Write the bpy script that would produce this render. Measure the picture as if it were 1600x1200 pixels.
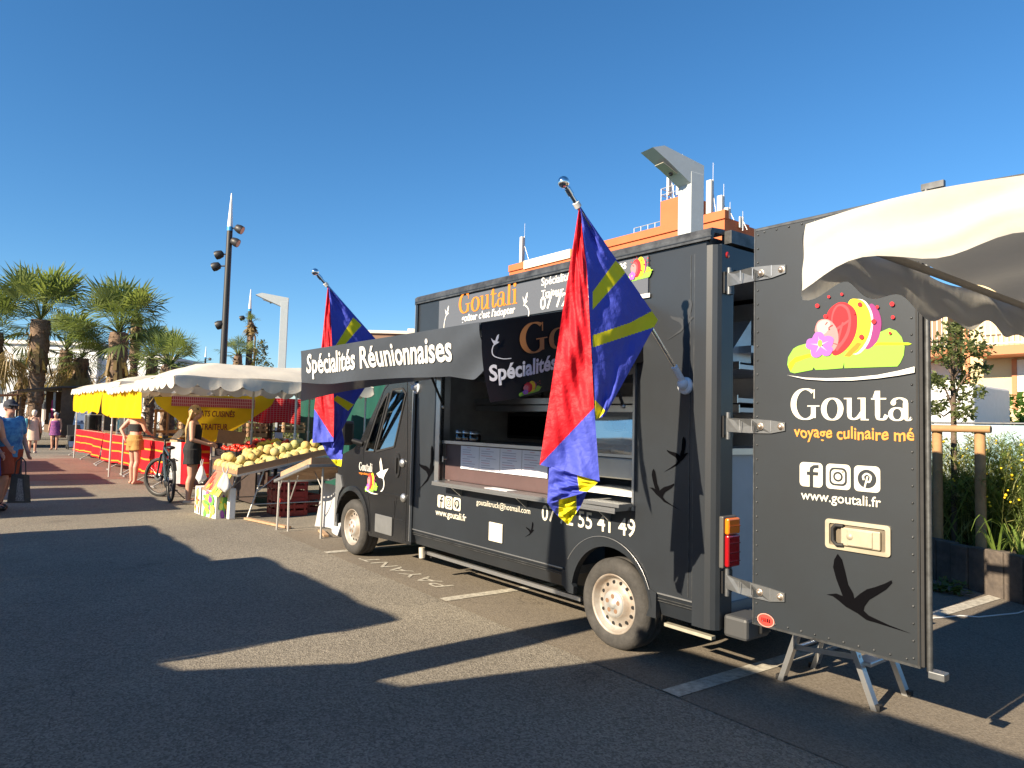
import bpy, bmesh, math, random
from mathutils import Vector, Matrix
from math import sin, cos, pi, radians, atan2, sqrt
random.seed(7)
for o in list(bpy.data.objects):
    bpy.data.objects.remove(o)
SC = bpy.context.scene
COL = SC.collection

# ------------------------------------------------------------------ camera
# metres; x runs along the truck towards its rear, y away from the aisle, z up
EYE = Vector((7.4327, -3.6009, 1.493))
F_PX, PITCH, ROLL, YAW = 1111.3, 0.0594, 0.0266, 0.6683
def _cam_axes():
    cp, sp = cos(PITCH), sin(PITCH)
    fw = Vector((0, cp, sp)); rt = Vector((1, 0, 0)); up = Vector((0, -sp, cp))
    c, s = cos(ROLL), sin(ROLL)
    r2 = c*rt + s*up; u2 = -s*rt + c*up
    e1 = Vector((sin(YAW), -cos(YAW), 0)); e2 = Vector((cos(YAW), sin(YAW), 0))
    w = lambda v: Vector((v.dot(e1), v.dot(e2), v.z))
    return w(fw), w(r2), w(u2)
FW, RT, UP = _cam_axes()
cam_d = bpy.data.cameras.new('camera'); cam = bpy.data.objects.new('camera', cam_d); COL.objects.link(cam)
cam_d.sensor_width = 36; cam_d.lens = F_PX/1600*36; cam_d.clip_start = 0.05; cam_d.clip_end = 3000
m = Matrix((RT, UP, -FW)).transposed().to_4x4(); m.translation = EYE; cam.matrix_world = m
SC.camera = cam

# ------------------------------------------------------------------ light
SUN_EL = radians(26.7)
world = bpy.data.worlds.new('World'); SC.world = world; world.use_nodes = True
wn = world.node_tree.nodes; wl = world.node_tree.links
bg = wn['Background']; sky = wn.new('ShaderNodeTexSky'); sky.sky_type = 'NISHITA'; sky.sun_disc = False
sky.sun_elevation = SUN_EL; sky.sun_rotation = pi - 0.011
sky.air_density = 1.0; sky.dust_density = 0.05; sky.ozone_density = 6.0
hs = wn.new('ShaderNodeHueSaturation'); hs.inputs['Saturation'].default_value = 1.13; hs.inputs['Hue'].default_value = .496
wl.new(sky.outputs[0], hs.inputs['Color']); wl.new(hs.outputs[0], bg.inputs[0]); bg.inputs[1].default_value = 0.068
sun_d = bpy.data.lights.new('sun', 'SUN'); sun_d.energy = 5.0; sun_d.angle = radians(0.5); sun_d.color = (1, .84, .62)
sun = bpy.data.objects.new('sun', sun_d); COL.objects.link(sun)
sun.rotation_mode = 'QUATERNION'
sun.rotation_quaternion = Vector((-.01, .893, -.45)).to_track_quat('-Z', 'Y')
sun.location = (0, -20, 30)
SC.view_settings.view_transform = 'Standard'; SC.view_settings.look = 'None'
SC.view_settings.exposure = 1.35; SC.view_settings.gamma = 1
SC.render.engine = 'CYCLES'
SC.render.resolution_x = 1024; SC.render.resolution_y = 768

# ------------------------------------------------------------------ survey helpers (photo measurement -> metres)
def ray(px, py):
    return FW + RT*((px-800)/F_PX) - UP*((py-600)/F_PX)
def G(px, py, z=0.0):                     # on the level z
    d = ray(px, py); return EYE + d*((z-EYE.z)/d.z)
def PY(px, py, y):                        # on the upright plane y = const
    d = ray(px, py); return EYE + d*((y-EYE.y)/d.y)
def PX(px, py, x):
    d = ray(px, py); return EYE + d*((x-EYE.x)/d.x)
def D(px, py, dist):                      # at a ground distance along the view
    d = ray(px, py); h = Vector((FW.x, FW.y, 0)).normalized(); return EYE + d*(dist/d.dot(h))
# the truck stands slightly tilted on the sloping bay
_a = Vector((1, 0, -0.0036)).normalized(); _z = Vector((0.0036, -0.0081, 1)); _z = (_z-_a*_z.dot(_a)).normalized(); _y = _z.cross(_a)
TRUCK_M = Matrix((_a, _y, _z)).transposed().to_4x4(); TRUCK_M.translation = Vector((0, 0, .0076))
TRUCK_I = TRUCK_M.inverted()
def SV(px, py, y=0.0):                    # truck coordinates on the truck's plane y
    o = TRUCK_I @ EYE; d = TRUCK_I.to_3x3() @ ray(px, py); return o + d*((y-o.y)/d.y)
def SX(px, py, x):
    o = TRUCK_I @ EYE; d = TRUCK_I.to_3x3() @ ray(px, py); return o + d*((x-o.x)/d.x)

# ------------------------------------------------------------------ materials
MATS = {}
def mat(name, col, rough=.6, metal=0.0, var=0.0, vscale=8.0, bump=0.0, bscale=60.0, spec=None, trans=0.0, col2=None, coat=0.0, emit=None, alpha=1.0):
    """Principled material; var mixes towards col2 (or a darker tone) with noise, bump adds fine relief."""
    if name in MATS: return MATS[name]
    m = bpy.data.materials.new(name); m.use_nodes = True
    nt = m.node_tree; b = nt.nodes['Principled BSDF']
    c = (*col, 1)
    b.inputs['Base Color'].default_value = c; b.inputs['Roughness'].default_value = rough; b.inputs['Metallic'].default_value = metal
    if spec is not None: b.inputs['Specular IOR Level'].default_value = spec
    if trans: b.inputs['Transmission Weight'].default_value = trans
    if coat: b.inputs['Coat Weight'].default_value = coat; b.inputs['Coat Roughness'].default_value = .15
    if alpha < 1: b.inputs['Alpha'].default_value = alpha
    if emit: b.inputs['Emission Color'].default_value = (*emit, 1); b.inputs['Emission Strength'].default_value = 1
    if var or bump:
        tc = nt.nodes.new('ShaderNodeTexCoord')
    if var:
        n = nt.nodes.new('ShaderNodeTexNoise'); n.inputs['Scale'].default_value = vscale; n.inputs['Detail'].default_value = 6; n.inputs['Roughness'].default_value = .65
        nt.links.new(tc.outputs['Object'], n.inputs['Vector'])
        r = nt.nodes.new('ShaderNodeValToRGB'); r.color_ramp.elements[0].position = .35; r.color_ramp.elements[1].position = .68
        c2 = col2 if col2 else tuple(v*(1-var) for v in col)
        r.color_ramp.elements[0].color = (*c2, 1); r.color_ramp.elements[1].color = c
        nt.links.new(n.outputs['Fac'], r.inputs[0]); nt.links.new(r.outputs[0], b.inputs['Base Color'])
        mr = nt.nodes.new('ShaderNodeMapRange'); mr.inputs['To Min'].default_value = min(1, rough*1.15); mr.inputs['To Max'].default_value = rough*.85
        nt.links.new(n.outputs['Fac'], mr.inputs['Value']); nt.links.new(mr.outputs[0], b.inputs['Roughness'])
    if bump:
        n2 = nt.nodes.new('ShaderNodeTexNoise'); n2.inputs['Scale'].default_value = bscale; n2.inputs['Detail'].default_value = 4
        nt.links.new(tc.outputs['Object'], n2.inputs['Vector'])
        bn = nt.nodes.new('ShaderNodeBump'); bn.inputs['Strength'].default_value = bump; bn.inputs['Distance'].default_value = .02
        nt.links.new(n2.outputs['Fac'], bn.inputs['Height']); nt.links.new(bn.outputs[0], b.inputs['Normal'])
    MATS[name] = m
    return m

def cloth_mat(name, col, trans=.35, rough=.9, bump=.25, bscale=14, var=.08):
    """thin fabric that lets some light through"""
    if name in MATS: return MATS[name]
    m = mat(name, col, rough, var=var, vscale=5, bump=bump, bscale=bscale, spec=.2)
    nt = m.node_tree; b = nt.nodes['Principled BSDF']; out = nt.nodes['Material Output']
    t = nt.nodes.new('ShaderNodeBsdfTranslucent'); t.inputs[0].default_value = (*col, 1)
    mx = nt.nodes.new('ShaderNodeMixShader'); mx.inputs[0].default_value = trans
    nt.links.new(b.outputs[0], mx.inputs[1]); nt.links.new(t.outputs[0], mx.inputs[2]); nt.links.new(mx.outputs[0], out.inputs[0])
    return m

def leaf_mat(name, col, col2, trans=.3):
    if name in MATS: return MATS[name]
    m = mat(name, col, .5, var=.5, vscale=1.6, col2=col2, spec=.35)
    nt = m.node_tree; b = nt.nodes['Principled BSDF']; out = nt.nodes['Material Output']
    t = nt.nodes.new('ShaderNodeBsdfTranslucent'); t.inputs[0].default_value = (min(1, col[0]*1.5), min(1, col[1]*1.6), col[2], 1)
    mx = nt.nodes.new('ShaderNodeMixShader'); mx.inputs[0].default_value = trans
    nt.links.new(b.outputs[0], mx.inputs[1]); nt.links.new(t.outputs[0], mx.inputs[2]); nt.links.new(mx.outputs[0], out.inputs[0])
    return m

def glass_mat(name, tint=(.8, .9, .9), mixg=.22, dark=.35):
    """window pane: a clear sheet that also mirrors its surroundings"""
    if name in MATS: return MATS[name]
    m = bpy.data.materials.new(name); m.use_nodes = True; nt = m.node_tree; nt.nodes.clear()
    out = nt.nodes.new('ShaderNodeOutputMaterial'); tr = nt.nodes.new('ShaderNodeBsdfTransparent'); tr.inputs[0].default_value = (tint[0]*dark, tint[1]*dark, tint[2]*dark, 1)
    gl = nt.nodes.new('ShaderNodeBsdfGlossy'); gl.inputs['Roughness'].default_value = .03; gl.inputs[0].default_value = (.9, .95, 1, 1)
    fr = nt.nodes.new('ShaderNodeFresnel'); fr.inputs[0].default_value = 1.5
    ad = nt.nodes.new('ShaderNodeMath'); ad.operation = 'ADD'; ad.use_clamp = True; ad.inputs[1].default_value = mixg
    mx = nt.nodes.new('ShaderNodeMixShader')
    nt.links.new(fr.outputs[0], ad.inputs[0]); nt.links.new(ad.outputs[0], mx.inputs[0]); nt.links.new(tr.outputs[0], mx.inputs[1]); nt.links.new(gl.outputs[0], mx.inputs[2])
    nt.links.new(mx.outputs[0], out.inputs[0]); MATS[name] = m
    return m

# ------------------------------------------------------------------ mesh builder
class MB:
    def __init__(s): s.v = []; s.f = []; s.m = []; s.mats = []; s.sm = []
    def mi(s, m):
        if m not in s.mats: s.mats.append(m)
        return s.mats.index(m)
    def add(s, vs, fs, m, smooth=False):
        o = len(s.v); k = s.mi(m); s.v += [tuple(p) for p in vs]
        for f in fs: s.f.append(tuple(i+o for i in f)); s.m.append(k); s.sm.append(smooth)
        return s
    def box(s, x0, x1, y0, y1, z0, z1, m, M=None):
        vs = [Vector(p) for p in ((x0,y0,z0),(x1,y0,z0),(x1,y1,z0),(x0,y1,z0),(x0,y0,z1),(x1,y0,z1),(x1,y1,z1),(x0,y1,z1))]
        if M is not None: vs = [M @ p for p in vs]
        return s.add(vs, [(0,3,2,1),(4,5,6,7),(0,1,5,4),(1,2,6,5),(2,3,7,6),(3,0,4,7)], m)
    def bbox(s, x0, x1, y0, y1, z0, z1, m, r=.01, M=None):
        """box with chamfered vertical and horizontal edges"""
        bm = bmesh.new(); bmesh.ops.create_cube(bm, size=1)
        for v in bm.verts:
            v.co = Vector(((x0+x1)/2+v.co.x*(x1-x0), (y0+y1)/2+v.co.y*(y1-y0), (z0+z1)/2+v.co.z*(z1-z0)))
        bmesh.ops.bevel(bm, geom=list(bm.edges), offset=r, segments=2, affect='EDGES', profile=.5)
        bm.verts.index_update(); vs = [v.co.copy() for v in bm.verts]
        if M is not None: vs = [M @ p for p in vs]
        s.add(vs, [[v.index for v in f.verts] for f in bm.faces], m); bm.free(); return s
    def quad(s, a, b, c, d, m): return s.add([a, b, c, d], [(0,1,2,3)], m)
    def poly(s, pts, m): return s.add(pts, [tuple(range(len(pts)))], m)
    def prism(s, pts, off, m):
        """flat outline pts extruded by vector off"""
        n = len(pts); off = Vector(off); a = [Vector(p) for p in pts]; b = [p+off for p in a]
        return s.add(a+b, [tuple(range(n))[::-1], tuple(range(n, 2*n))]+[(i, (i+1) % n, (i+1) % n+n, i+n) for i in range(n)], m)
    def tube(s, pts, r, m, seg=8, cap=True, smooth=True):
        pts = [Vector(p) for p in pts]; n = len(pts)
        rs = r if isinstance(r, (list, tuple)) else [r]*n
        vs = []; fs = []; prev = None
        for i, p in enumerate(pts):
            t = (pts[min(i+1, n-1)]-pts[max(i-1, 0)])
            if t.length < 1e-9: t = Vector((0, 0, 1))
            t.normalize()
            if prev is None: x = t.orthogonal().normalized()
            else:
                x = prev-t*prev.dot(t)
                x = x.normalized() if x.length > 1e-6 else t.orthogonal().normalized()
            prev = x; y = t.cross(x)
            for k in range(seg):
                a = 2*pi*k/seg; vs.append(p+(x*cos(a)+y*sin(a))*rs[i])
        for i in range(n-1):
            for k in range(seg):
                k2 = (k+1) % seg; fs.append((i*seg+k, i*seg+k2, (i+1)*seg+k2, (i+1)*seg+k))
        s.add(vs, fs, m, smooth)
        if cap: s.add(vs[:seg], [tuple(range(seg))[::-1]], m); s.add(vs[-seg:], [tuple(range(seg))], m)
        return s
    def bar(s, a, b, w, h, m, up=(0, 0, 1)):
        """rectangular bar from a to b, w wide, h high"""
        a = Vector(a); b = Vector(b); t = (b-a).normalized(); u = Vector(up)
        if abs(t.dot(u)) > .98: u = Vector((1, 0, 0))
        x = t.cross(u).normalized(); u = x.cross(t)
        q = [x*w/2*i+u*h/2*j for i, j in ((-1,-1),(1,-1),(1,1),(-1,1))]
        return s.add([a+k for k in q]+[b+k for k in q], [(3,2,1,0),(4,5,6,7)]+[(i, (i+1) % 4, (i+1) % 4+4, i+4) for i in range(4)], m)
    def lathe(s, prof, m, seg=24, axis='z', o=(0, 0, 0), smooth=True):
        """prof = [(radius, height)...] turned about an axis through o"""
        o = Vector(o); vs = []; fs = []; n = len(prof)
        for r, h in prof:
            for k in range(seg):
                a = 2*pi*k/seg; c, d = r*cos(a), r*sin(a)
                vs.append(o+(Vector((c, d, h)) if axis == 'z' else Vector((c, h, d)) if axis == 'y' else Vector((h, c, d))))
        for i in range(n-1):
            for k in range(seg):
                k2 = (k+1) % seg; fs.append((i*seg+k, i*seg+k2, (i+1)*seg+k2, (i+1)*seg+k))
        return s.add(vs, fs, m, smooth)
    def ball(s, c, r, m, seg=12, rings=8, sq=(1, 1, 1), M=None):
        vs = []; fs = []; c = Vector(c)
        for i in range(rings+1):
            t = pi*i/rings
            for k in range(seg):
                a = 2*pi*k/seg; p = Vector((sin(t)*cos(a)*sq[0], sin(t)*sin(a)*sq[1], cos(t)*sq[2]))*r
                vs.append(c+(M @ p if M is not None else p))
        for i in range(rings):
            for k in range(seg):
                k2 = (k+1) % seg; fs.append((i*seg+k, (i+1)*seg+k, (i+1)*seg+k2, i*seg+k2))
        return s.add(vs, fs, m, True)
    def grid(s, fn, nu, nv, m, smooth=True, mfn=None):
        vs = [fn(i/nu, j/nv) for j in range(nv+1) for i in range(nu+1)]
        if mfn is None:
            return s.add(vs, [(j*(nu+1)+i, j*(nu+1)+i+1, (j+1)*(nu+1)+i+1, (j+1)*(nu+1)+i) for j in range(nv) for i in range(nu)], m, smooth)
        o = len(s.v); s.v += [tuple(p) for p in vs]
        for j in range(nv):
            for i in range(nu):
                s.f.append(tuple(o+q for q in (j*(nu+1)+i, j*(nu+1)+i+1, (j+1)*(nu+1)+i+1, (j+1)*(nu+1)+i)))
                s.m.append(s.mi(mfn((i+.5)/nu, (j+.5)/nv))); s.sm.append(smooth)
        return s
    def build(s, name, parent=None, weld=False):
        me = bpy.data.meshes.new(name); me.from_pydata(s.v, [], s.f)
        for m in s.mats: me.materials.append(m)
        me.polygons.foreach_set('material_index', s.m); me.polygons.foreach_set('use_smooth', s.sm)
        me.validate(); me.update()
        if weld:
            bm = bmesh.new(); bm.from_mesh(me); bmesh.ops.remove_doubles(bm, verts=bm.verts, dist=1e-4); bm.to_mesh(me); bm.free()
        o = bpy.data.objects.new(name, me); COL.objects.link(o)
        if parent is not None: o.parent = parent
        return o

def tag(o, label=None, cat=None, group=None, kind=None):
    if label: o['label'] = label
    if cat: o['category'] = cat
    if group: o['group'] = group
    if kind: o['kind'] = kind
    return o
def thing(name, label, cat, loc=(0, 0, 0), rz=0, group=None, parent=None):
    o = bpy.data.objects.new(name, None); COL.objects.link(o); o.location = loc; o.rotation_euler = (0, 0, rz); o.empty_display_size = .1
    if parent: o.parent = parent
    return tag(o, label, cat, group)
def kids(o): return [c for c in bpy.data.objects if c.parent == o]
def copy_tree(o, parent=None):
    c = o.copy(); COL.objects.link(c)
    if parent is not None: c.parent = parent
    for ch in kids(o): copy_tree(ch, c)
    return c

# ------------------------------------------------------------------ lettering
_TXT = {}
def text_shape(s, bold=0.0, shear=0.0, space=1.0):
    """flat glyph outlines of s: (verts, faces, width, height) with cap height about .73"""
    key = (s, bold, shear, space)
    if key not in _TXT:
        c = bpy.data.curves.new('glyphs', 'FONT'); c.body = s; c.offset = bold; c.shear = shear; c.space_character = space; c.resolution_u = 3
        o = bpy.data.objects.new('glyphs', c); COL.objects.link(o)
        dg = bpy.context.evaluated_depsgraph_get(); me = bpy.data.meshes.new_from_object(o.evaluated_get(dg))
        vs = [(v.co.x, v.co.y) for v in me.vertices]; fs = [tuple(p.vertices) for p in me.polygons]
        bpy.data.objects.remove(o); bpy.data.curves.remove(c); bpy.data.meshes.remove(me)
        x0 = min(v[0] for v in vs); x1 = max(v[0] for v in vs); vs = [(x-x0, y) for x, y in vs]
        _TXT[key] = (vs, fs, x1-x0)
    return _TXT[key]
def letter(mb, s, p0, p1, m, up, off, bold=0.0, shear=0.0, tall=1.0, wob=0.0, space=1.0):
    """write s along p0 -> p1 (baseline), letters rising along up, lifted by off"""
    vs, fs, w = text_shape(s, bold, shear, space)
    p0 = Vector(p0); p1 = Vector(p1); k = (p1-p0).length/w; ex = (p1-p0).normalized(); ey = Vector(up).normalized(); off = Vector(off)
    mb.add([p0+ex*(x*k)+ey*((y+wob*sin(x*5.1)*.1)*k*tall)+off for x, y in vs], fs, m)
def smooth_path(pts, n=8, closed=False):
    """Catmull-Rom through 2D points"""
    out = []; N = len(pts)
    for i in range(N if closed else N-1):
        q = [pts[(i+j-1) % N] if closed else pts[max(0, min(N-1, i+j-1))] for j in range(4)]
        for k in range(n):
            t = k/n
            out.append(tuple(.5*((2*q[1][d])+(-q[0][d]+q[2][d])*t+(2*q[0][d]-5*q[1][d]+4*q[2][d]-q[3][d])*t*t+(-q[0][d]+3*q[1][d]-3*q[2][d]+q[3][d])*t**3) for d in range(2)))
    if not closed: out.append(tuple(pts[-1]))
    return out
def pen(path, thick, thin, closed=False):
    """broad-nib stroke: wide where it runs upright, thin where it runs level -> list of quads"""
    n = len(path); L = []; Rr = []
    for i in range(n):
        a = path[(i-1) % n] if closed else path[max(i-1, 0)]; b = path[(i+1) % n] if closed else path[min(i+1, n-1)]
        dx, dy = b[0]-a[0], b[1]-a[1]; l = sqrt(dx*dx+dy*dy) or 1; dx /= l; dy /= l
        w = (thin+(thick-thin)*abs(dy)**1.5)/2; L.append((path[i][0]-dy*w, path[i][1]+dx*w)); Rr.append((path[i][0]+dy*w, path[i][1]-dx*w))
    return [(L[i], Rr[i], Rr[(i+1) % n], L[(i+1) % n]) for i in range(n if closed else n-1)]
def _ell(cx, cy, rx, ry, a0=0, a1=2*pi, n=28):
    return [(cx+rx*cos(a0+(a1-a0)*i/n), cy+ry*sin(a0+(a1-a0)*i/n)) for i in range(n+1)]
def _rect(x0, x1, y0, y1): return [((x0, y0), (x1, y0), (x1, y1), (x0, y1))]
def serif_glyph(ch):
    """high-contrast roman letters, x-height 1"""
    T, t = .25, .06
    if ch == 'G':
        q = pen(_ell(.72, .72, .6, .7, radians(52), radians(310), 40), .3, .07)
        q += _rect(1.13, 1.19, .98, 1.4)+_rect(1.0, 1.24, .08, .62)+_rect(.82, 1.42, .6, .66)+[((1.1, .1), (1.0, .3), (.97, .15), (1.02, .05))]
        return q, 1.5
    if ch == 'o': return pen(_ell(.5, .49, .40, .48)[:-1], .27, .06, True), 1.0
    if ch == 'u':
        q = _rect(.16, .38, .3, .97)+_rect(.02, .38, .93, .99)+_rect(.78, 1.0, .0, .97)+_rect(.64, 1.0, .93, .99)+_rect(.78, 1.14, .0, .06)
        return q+pen(smooth_path([(.27, .36), (.3, .14), (.46, .05), (.66, .12), (.84, .34)]), .2, .08), 1.18
    if ch == 't':
        q = _rect(.2, .42, .2, 1.28)+_rect(.03, .68, .9, .97)+[((.2, 1.28), (.1, 1.0), (.2, .95), (.21, 1.2))]
        return q+pen(smooth_path([(.31, .26), (.34, .1), (.46, .05), (.6, .08), (.7, .24)]), .2, .08), .74
    if ch == 'a':
        q = pen(_ell(.36, .28, .27, .26)[:-1], .2, .06, True)+_rect(.6, .82, .1, .74)+pen(smooth_path([(.72, .68), (.68, .86), (.48, .95), (.28, .9), (.18, .76)]), .2, .07)
        q += pen(_ell(.21, .76, .06, .06, 0, 2*pi, 12)[:-1], .12, .12, True)+pen(smooth_path([(.71, .16), (.76, .04), (.86, .04), (.95, .14)]), .15, .06)
        return q, .98
    if ch == 'l': return _rect(.16, .4, .03, 1.46)+_rect(.02, .4, 1.41, 1.48)+_rect(.02, .54, 0, .06), .58
    if ch == 'i': return _rect(.16, .4, .03, .96)+_rect(.02, .4, .92, .98)+_rect(.02, .54, 0, .06)+pen(_ell(.27, 1.26, .07, .07, 0, 2*pi, 12)[:-1], .15, .15, True), .58
def serif(mb, s, p0, p1, m, up, off, tall=1.0):
    q = []; x = 0
    for ch in s:
        g, w = serif_glyph(ch); q.append((x, g)); x += w+.03
    p0 = Vector(p0); p1 = Vector(p1); k = (p1-p0).length/x; ex = (p1-p0).normalized(); ey = Vector(up).normalized(); off = Vector(off); e = off.normalized()
    for i, (gx, g) in enumerate(q):
        for j, f in enumerate(g):
            mb.add([p0+ex*((gx+a)*k)+ey*(b*k*tall)+off+e*(.00004*(j % 40)) for a, b in f], [(0, 1, 2, 3)], m)

# outlines of the painted swallow-like birds and of the white long-tailed bird, unit size
BIRD = [(440,562),(490,557),(524,570),(490,480),(474,420),(480,380),(498,350),(520,380),(536,440),(552,510),(578,556),(584,584),(612,560),(650,535),(692,524),(742,506),(778,488),(782,502),(750,536),(702,566),(662,590),(637,624),(633,646),(660,672),(702,692),(762,720),(880,766),(760,729),(694,708),(664,700),(646,694),(600,660),(540,626),(500,592),(472,571)]
BIRD = [((x-440)/440, (600-y)/440) for x, y in BIRD]
GULL = [(340,190),(372,232),(394,240),(404,200),(420,162),(440,148),(436,205),(418,254),(442,268),(424,282),(400,296),(378,310),(366,330),(360,316),(374,290),(356,246)]
GULL = [((x-340)/262, (300-y)/262) for x, y in GULL]

# ================================================================== THE TRUCK
def scuff_paint(name, col, rough=.42, scratch=.5):
    """dull dark van paint with dust, pale chips and fine scratches"""
    m = mat(name, col, rough, var=.28, vscale=2.2, bump=.03, bscale=3, coat=.15)
    nt = m.node_tree; b = nt.nodes['Principled BSDF']; L = nt.links
    src = b.inputs['Base Color'].links[0].from_socket
    tc = nt.nodes.new('ShaderNodeTexCoord')
    v = nt.nodes.new('ShaderNodeTexVoronoi'); v.inputs['Scale'].default_value = 11; L.new(tc.outputs['Object'], v.inputs['Vector'])
    n = nt.nodes.new('ShaderNodeTexNoise'); n.inputs['Scale'].default_value = 1.7; L.new(tc.outputs['Object'], n.inputs['Vector'])
    lt = nt.nodes.new('ShaderNodeMath'); lt.operation = 'LESS_THAN'; lt.inputs[1].default_value = .055; L.new(v.outputs['Distance'], lt.inputs[0])
    g = nt.nodes.new('ShaderNodeMath'); g.operation = 'GREATER_THAN'; g.inputs[1].default_value = .62; L.new(n.outputs['Fac'], g.inputs[0])
    mu = nt.nodes.new('ShaderNodeMath'); mu.operation = 'MULTIPLY'; L.new(lt.outputs[0], mu.inputs[0]); L.new(g.outputs[0], mu.inputs[1])
    mx = nt.nodes.new('ShaderNodeMix'); mx.data_type = 'RGBA'; mx.inputs['B'].default_value = (.42, .42, .4, 1)
    mf = nt.nodes.new('ShaderNodeMath'); mf.operation = 'MULTIPLY'; mf.inputs[1].default_value = scratch; L.new(mu.outputs[0], mf.inputs[0])
    L.new(mf.outputs[0], mx.inputs['Factor']); L.new(src, mx.inputs['A']); L.new(mx.outputs['Result'], b.inputs['Base Color'])
    return m
PAINT = scuff_paint('anthracite_paint', (.019, .0235, .030))
DOORP = scuff_paint('anthracite_door_paint', (.017, .0225, .029), .5, .6)
CABP = scuff_paint('black_cab_paint', (.016, .017, .019), .22, .2)
TRIM = mat('worn_aluminium_trim', (.12, .125, .13), .42, .5, var=.6, vscale=9, col2=(.035, .037, .04))
CHROME = mat('chrome', (.8, .8, .8), .08, 1.0)
ALU = mat('brushed_aluminium', (.55, .56, .57), .38, .9, var=.15, vscale=20)
GALV = mat('galvanised_steel', (.20, .21, .22), .42, .6, var=.3, vscale=14)
STEEL = mat('stainless_steel', (.5, .51, .52), .3, .85, var=.1, vscale=6)
RUBBER = mat('black_rubber', (.02, .02, .021), .7, var=.3, vscale=12)
TYRE = mat('dusty_tyre', (.055, .052, .049), .85, var=.35, vscale=10, col2=(.03, .029, .028), bump=.2, bscale=60)
RIM = mat('rusty_steel_rim', (.34, .325, .30), .5, .2, var=.6, vscale=7, col2=(.21, .16, .12))
WHITE = mat('white_vinyl', (.66, .65, .62), .6, spec=.2)
CREAM = mat('cream_vinyl', (.62, .60, .52), .6, var=.1, spec=.2)
ORANGE = mat('orange_vinyl', (.60, .185, .022), .6, spec=.2)
BLACKV = mat('black_vinyl', (.002, .002, .003), .7, spec=.04)
PLASTIC = mat('grey_bumper_plastic', (.13, .135, .14), .6, var=.2)
BLACKP = mat('black_plastic', (.012, .012, .013), .45)
INTER = mat('brightened_interior_panel', (.38, .385, .39), .5, var=.2)  # panel tone raised to brighten the dark interior
CLEAR = glass_mat('tinted_window_glass', (.85, .95, .93), .36, .85)
PAPER = mat('white_paper', (.66, .67, .74), .7)
PINK = mat('pink_vinyl', (.62, .20, .20), .6, spec=.2); RED = mat('red_vinyl', (.50, .022, .03), .6, spec=.2); YEL = mat('yellow_vinyl', (.66, .52, .03), .6, spec=.2)
PURP = mat('purple_vinyl', (.22, .035, .15), .6, spec=.2); LEAFV = mat('leaf_green_vinyl', (.22, .45, .06), .6, spec=.2); LEAFL = mat('lime_vinyl', (.36, .55, .015), .6, spec=.2)
VIO = mat('violet_vinyl', (.32, .11, .42), .6, spec=.2); GREYV = mat('grey_sign_board', (.082, .091, .110), .5)

truck = thing('food_truck', 'black food truck with its serving hatch open and its rear door swung wide', 'food truck')
truck.matrix_world = TRUCK_M
WB = 4.03; XF, XR = 1.36, 4.774; ZB, ZT = .47, 2.735; W = 2.02
OX0, OX1, OZ0, OZ1 = 1.83, 4.205, .965, 2.33
def arch(cx, cz, r, a0, a1, n=18): return [(cx+r*cos(a0+(a1-a0)*i/n), cz+r*sin(a0+(a1-a0)*i/n)) for i in range(n+1)]

# --- box body: near side panel in pieces round the hatch opening, roof, far side, front, floor
b = MB()
def sidepanel(pts, y0, y1, m): b.prism([(x, y0, z) for x, z in pts], (0, y1-y0, 0), m)
sidepanel([(XF, OZ1), (XR, OZ1), (XR, 2.667), (XF, 2.667)], 0, .035, PAINT)
sidepanel([(XF, OZ0), (OX0, OZ0), (OX0, OZ1), (XF, OZ1)], 0, .035, PAINT)
sidepanel([(OX1, OZ0), (XR, OZ0), (XR, OZ1), (OX1, OZ1)], 0, .035, PAINT)
A = arch(3.965, .335, .425, radians(18.5), radians(161.5))
sidepanel([(XF, ZB), (XF, OZ0), (XR, OZ0), (XR, ZB)]+A, 0, .035, PAINT)
# lower skirt fore and aft of the wheel, leaning in
for x0, x1 in ((XF, 3.57), (4.37, XR)):
    b.prism([(x0, .004, ZB-.004), (x0, .05, .325), (x0, .09, .325), (x0, .04, ZB-.004)], (x1-x0, 0, 0), PAINT)
# arch skirt ring
Ai = arch(4.0, .33, .365, radians(5), radians(175), 22); Ao = arch(3.965, .335, .42, radians(5), radians(175), 22)
for i in range(22):
    b.add([(Ao[i][0], -.012, Ao[i][1]), (Ao[i+1][0], -.012, Ao[i+1][1]), (Ai[i+1][0], -.006, Ai[i+1][1]), (Ai[i][0], -.006, Ai[i][1]),
           (Ao[i][0], .03, Ao[i][1]), (Ao[i+1][0], .03, Ao[i+1][1]), (Ai[i+1][0], .05, Ai[i+1][1]), (Ai[i][0], .05, Ai[i][1])],
          [(0,1,2,3), (0,4,5,1), (3,2,6,7)], PAINT, False)
b.prism([(3.6, -.01, .31), (3.66, -.01, .31), (3.66, -.01, .36), (3.55, -.01, .47), (3.535, -.01, .47), (3.535, -.01, .36)], (0, .04, 0), PAINT)
b.prism([(4.34, -.01, .31), (4.42, -.01, .31), (4.42, -.01, .47), (4.36, -.01, .49), (4.36, -.01, .36)], (0, .04, 0), PAINT)
b.box(XF, XR, .036, W, 2.62, 2.70, PAINT)                       # roof
b.box(XF, 4.82, W-.04, W, .47, 2.62, PAINT)                     # far side
b.box(XF, XF+.04, .036, W-.041, .47, 2.62, PAINT)               # front bulkhead
FLS = mat('floor_sheet', (.25, .26, .27), .5, .3); b.box(XF, 3.5, .04, W-.041, .40, .462, FLS); b.box(3.501, 4.499, .45, W-.45, .40, .462, FLS); b.box(4.5, 4.82, .04, W-.041, .40, .462, FLS)
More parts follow.
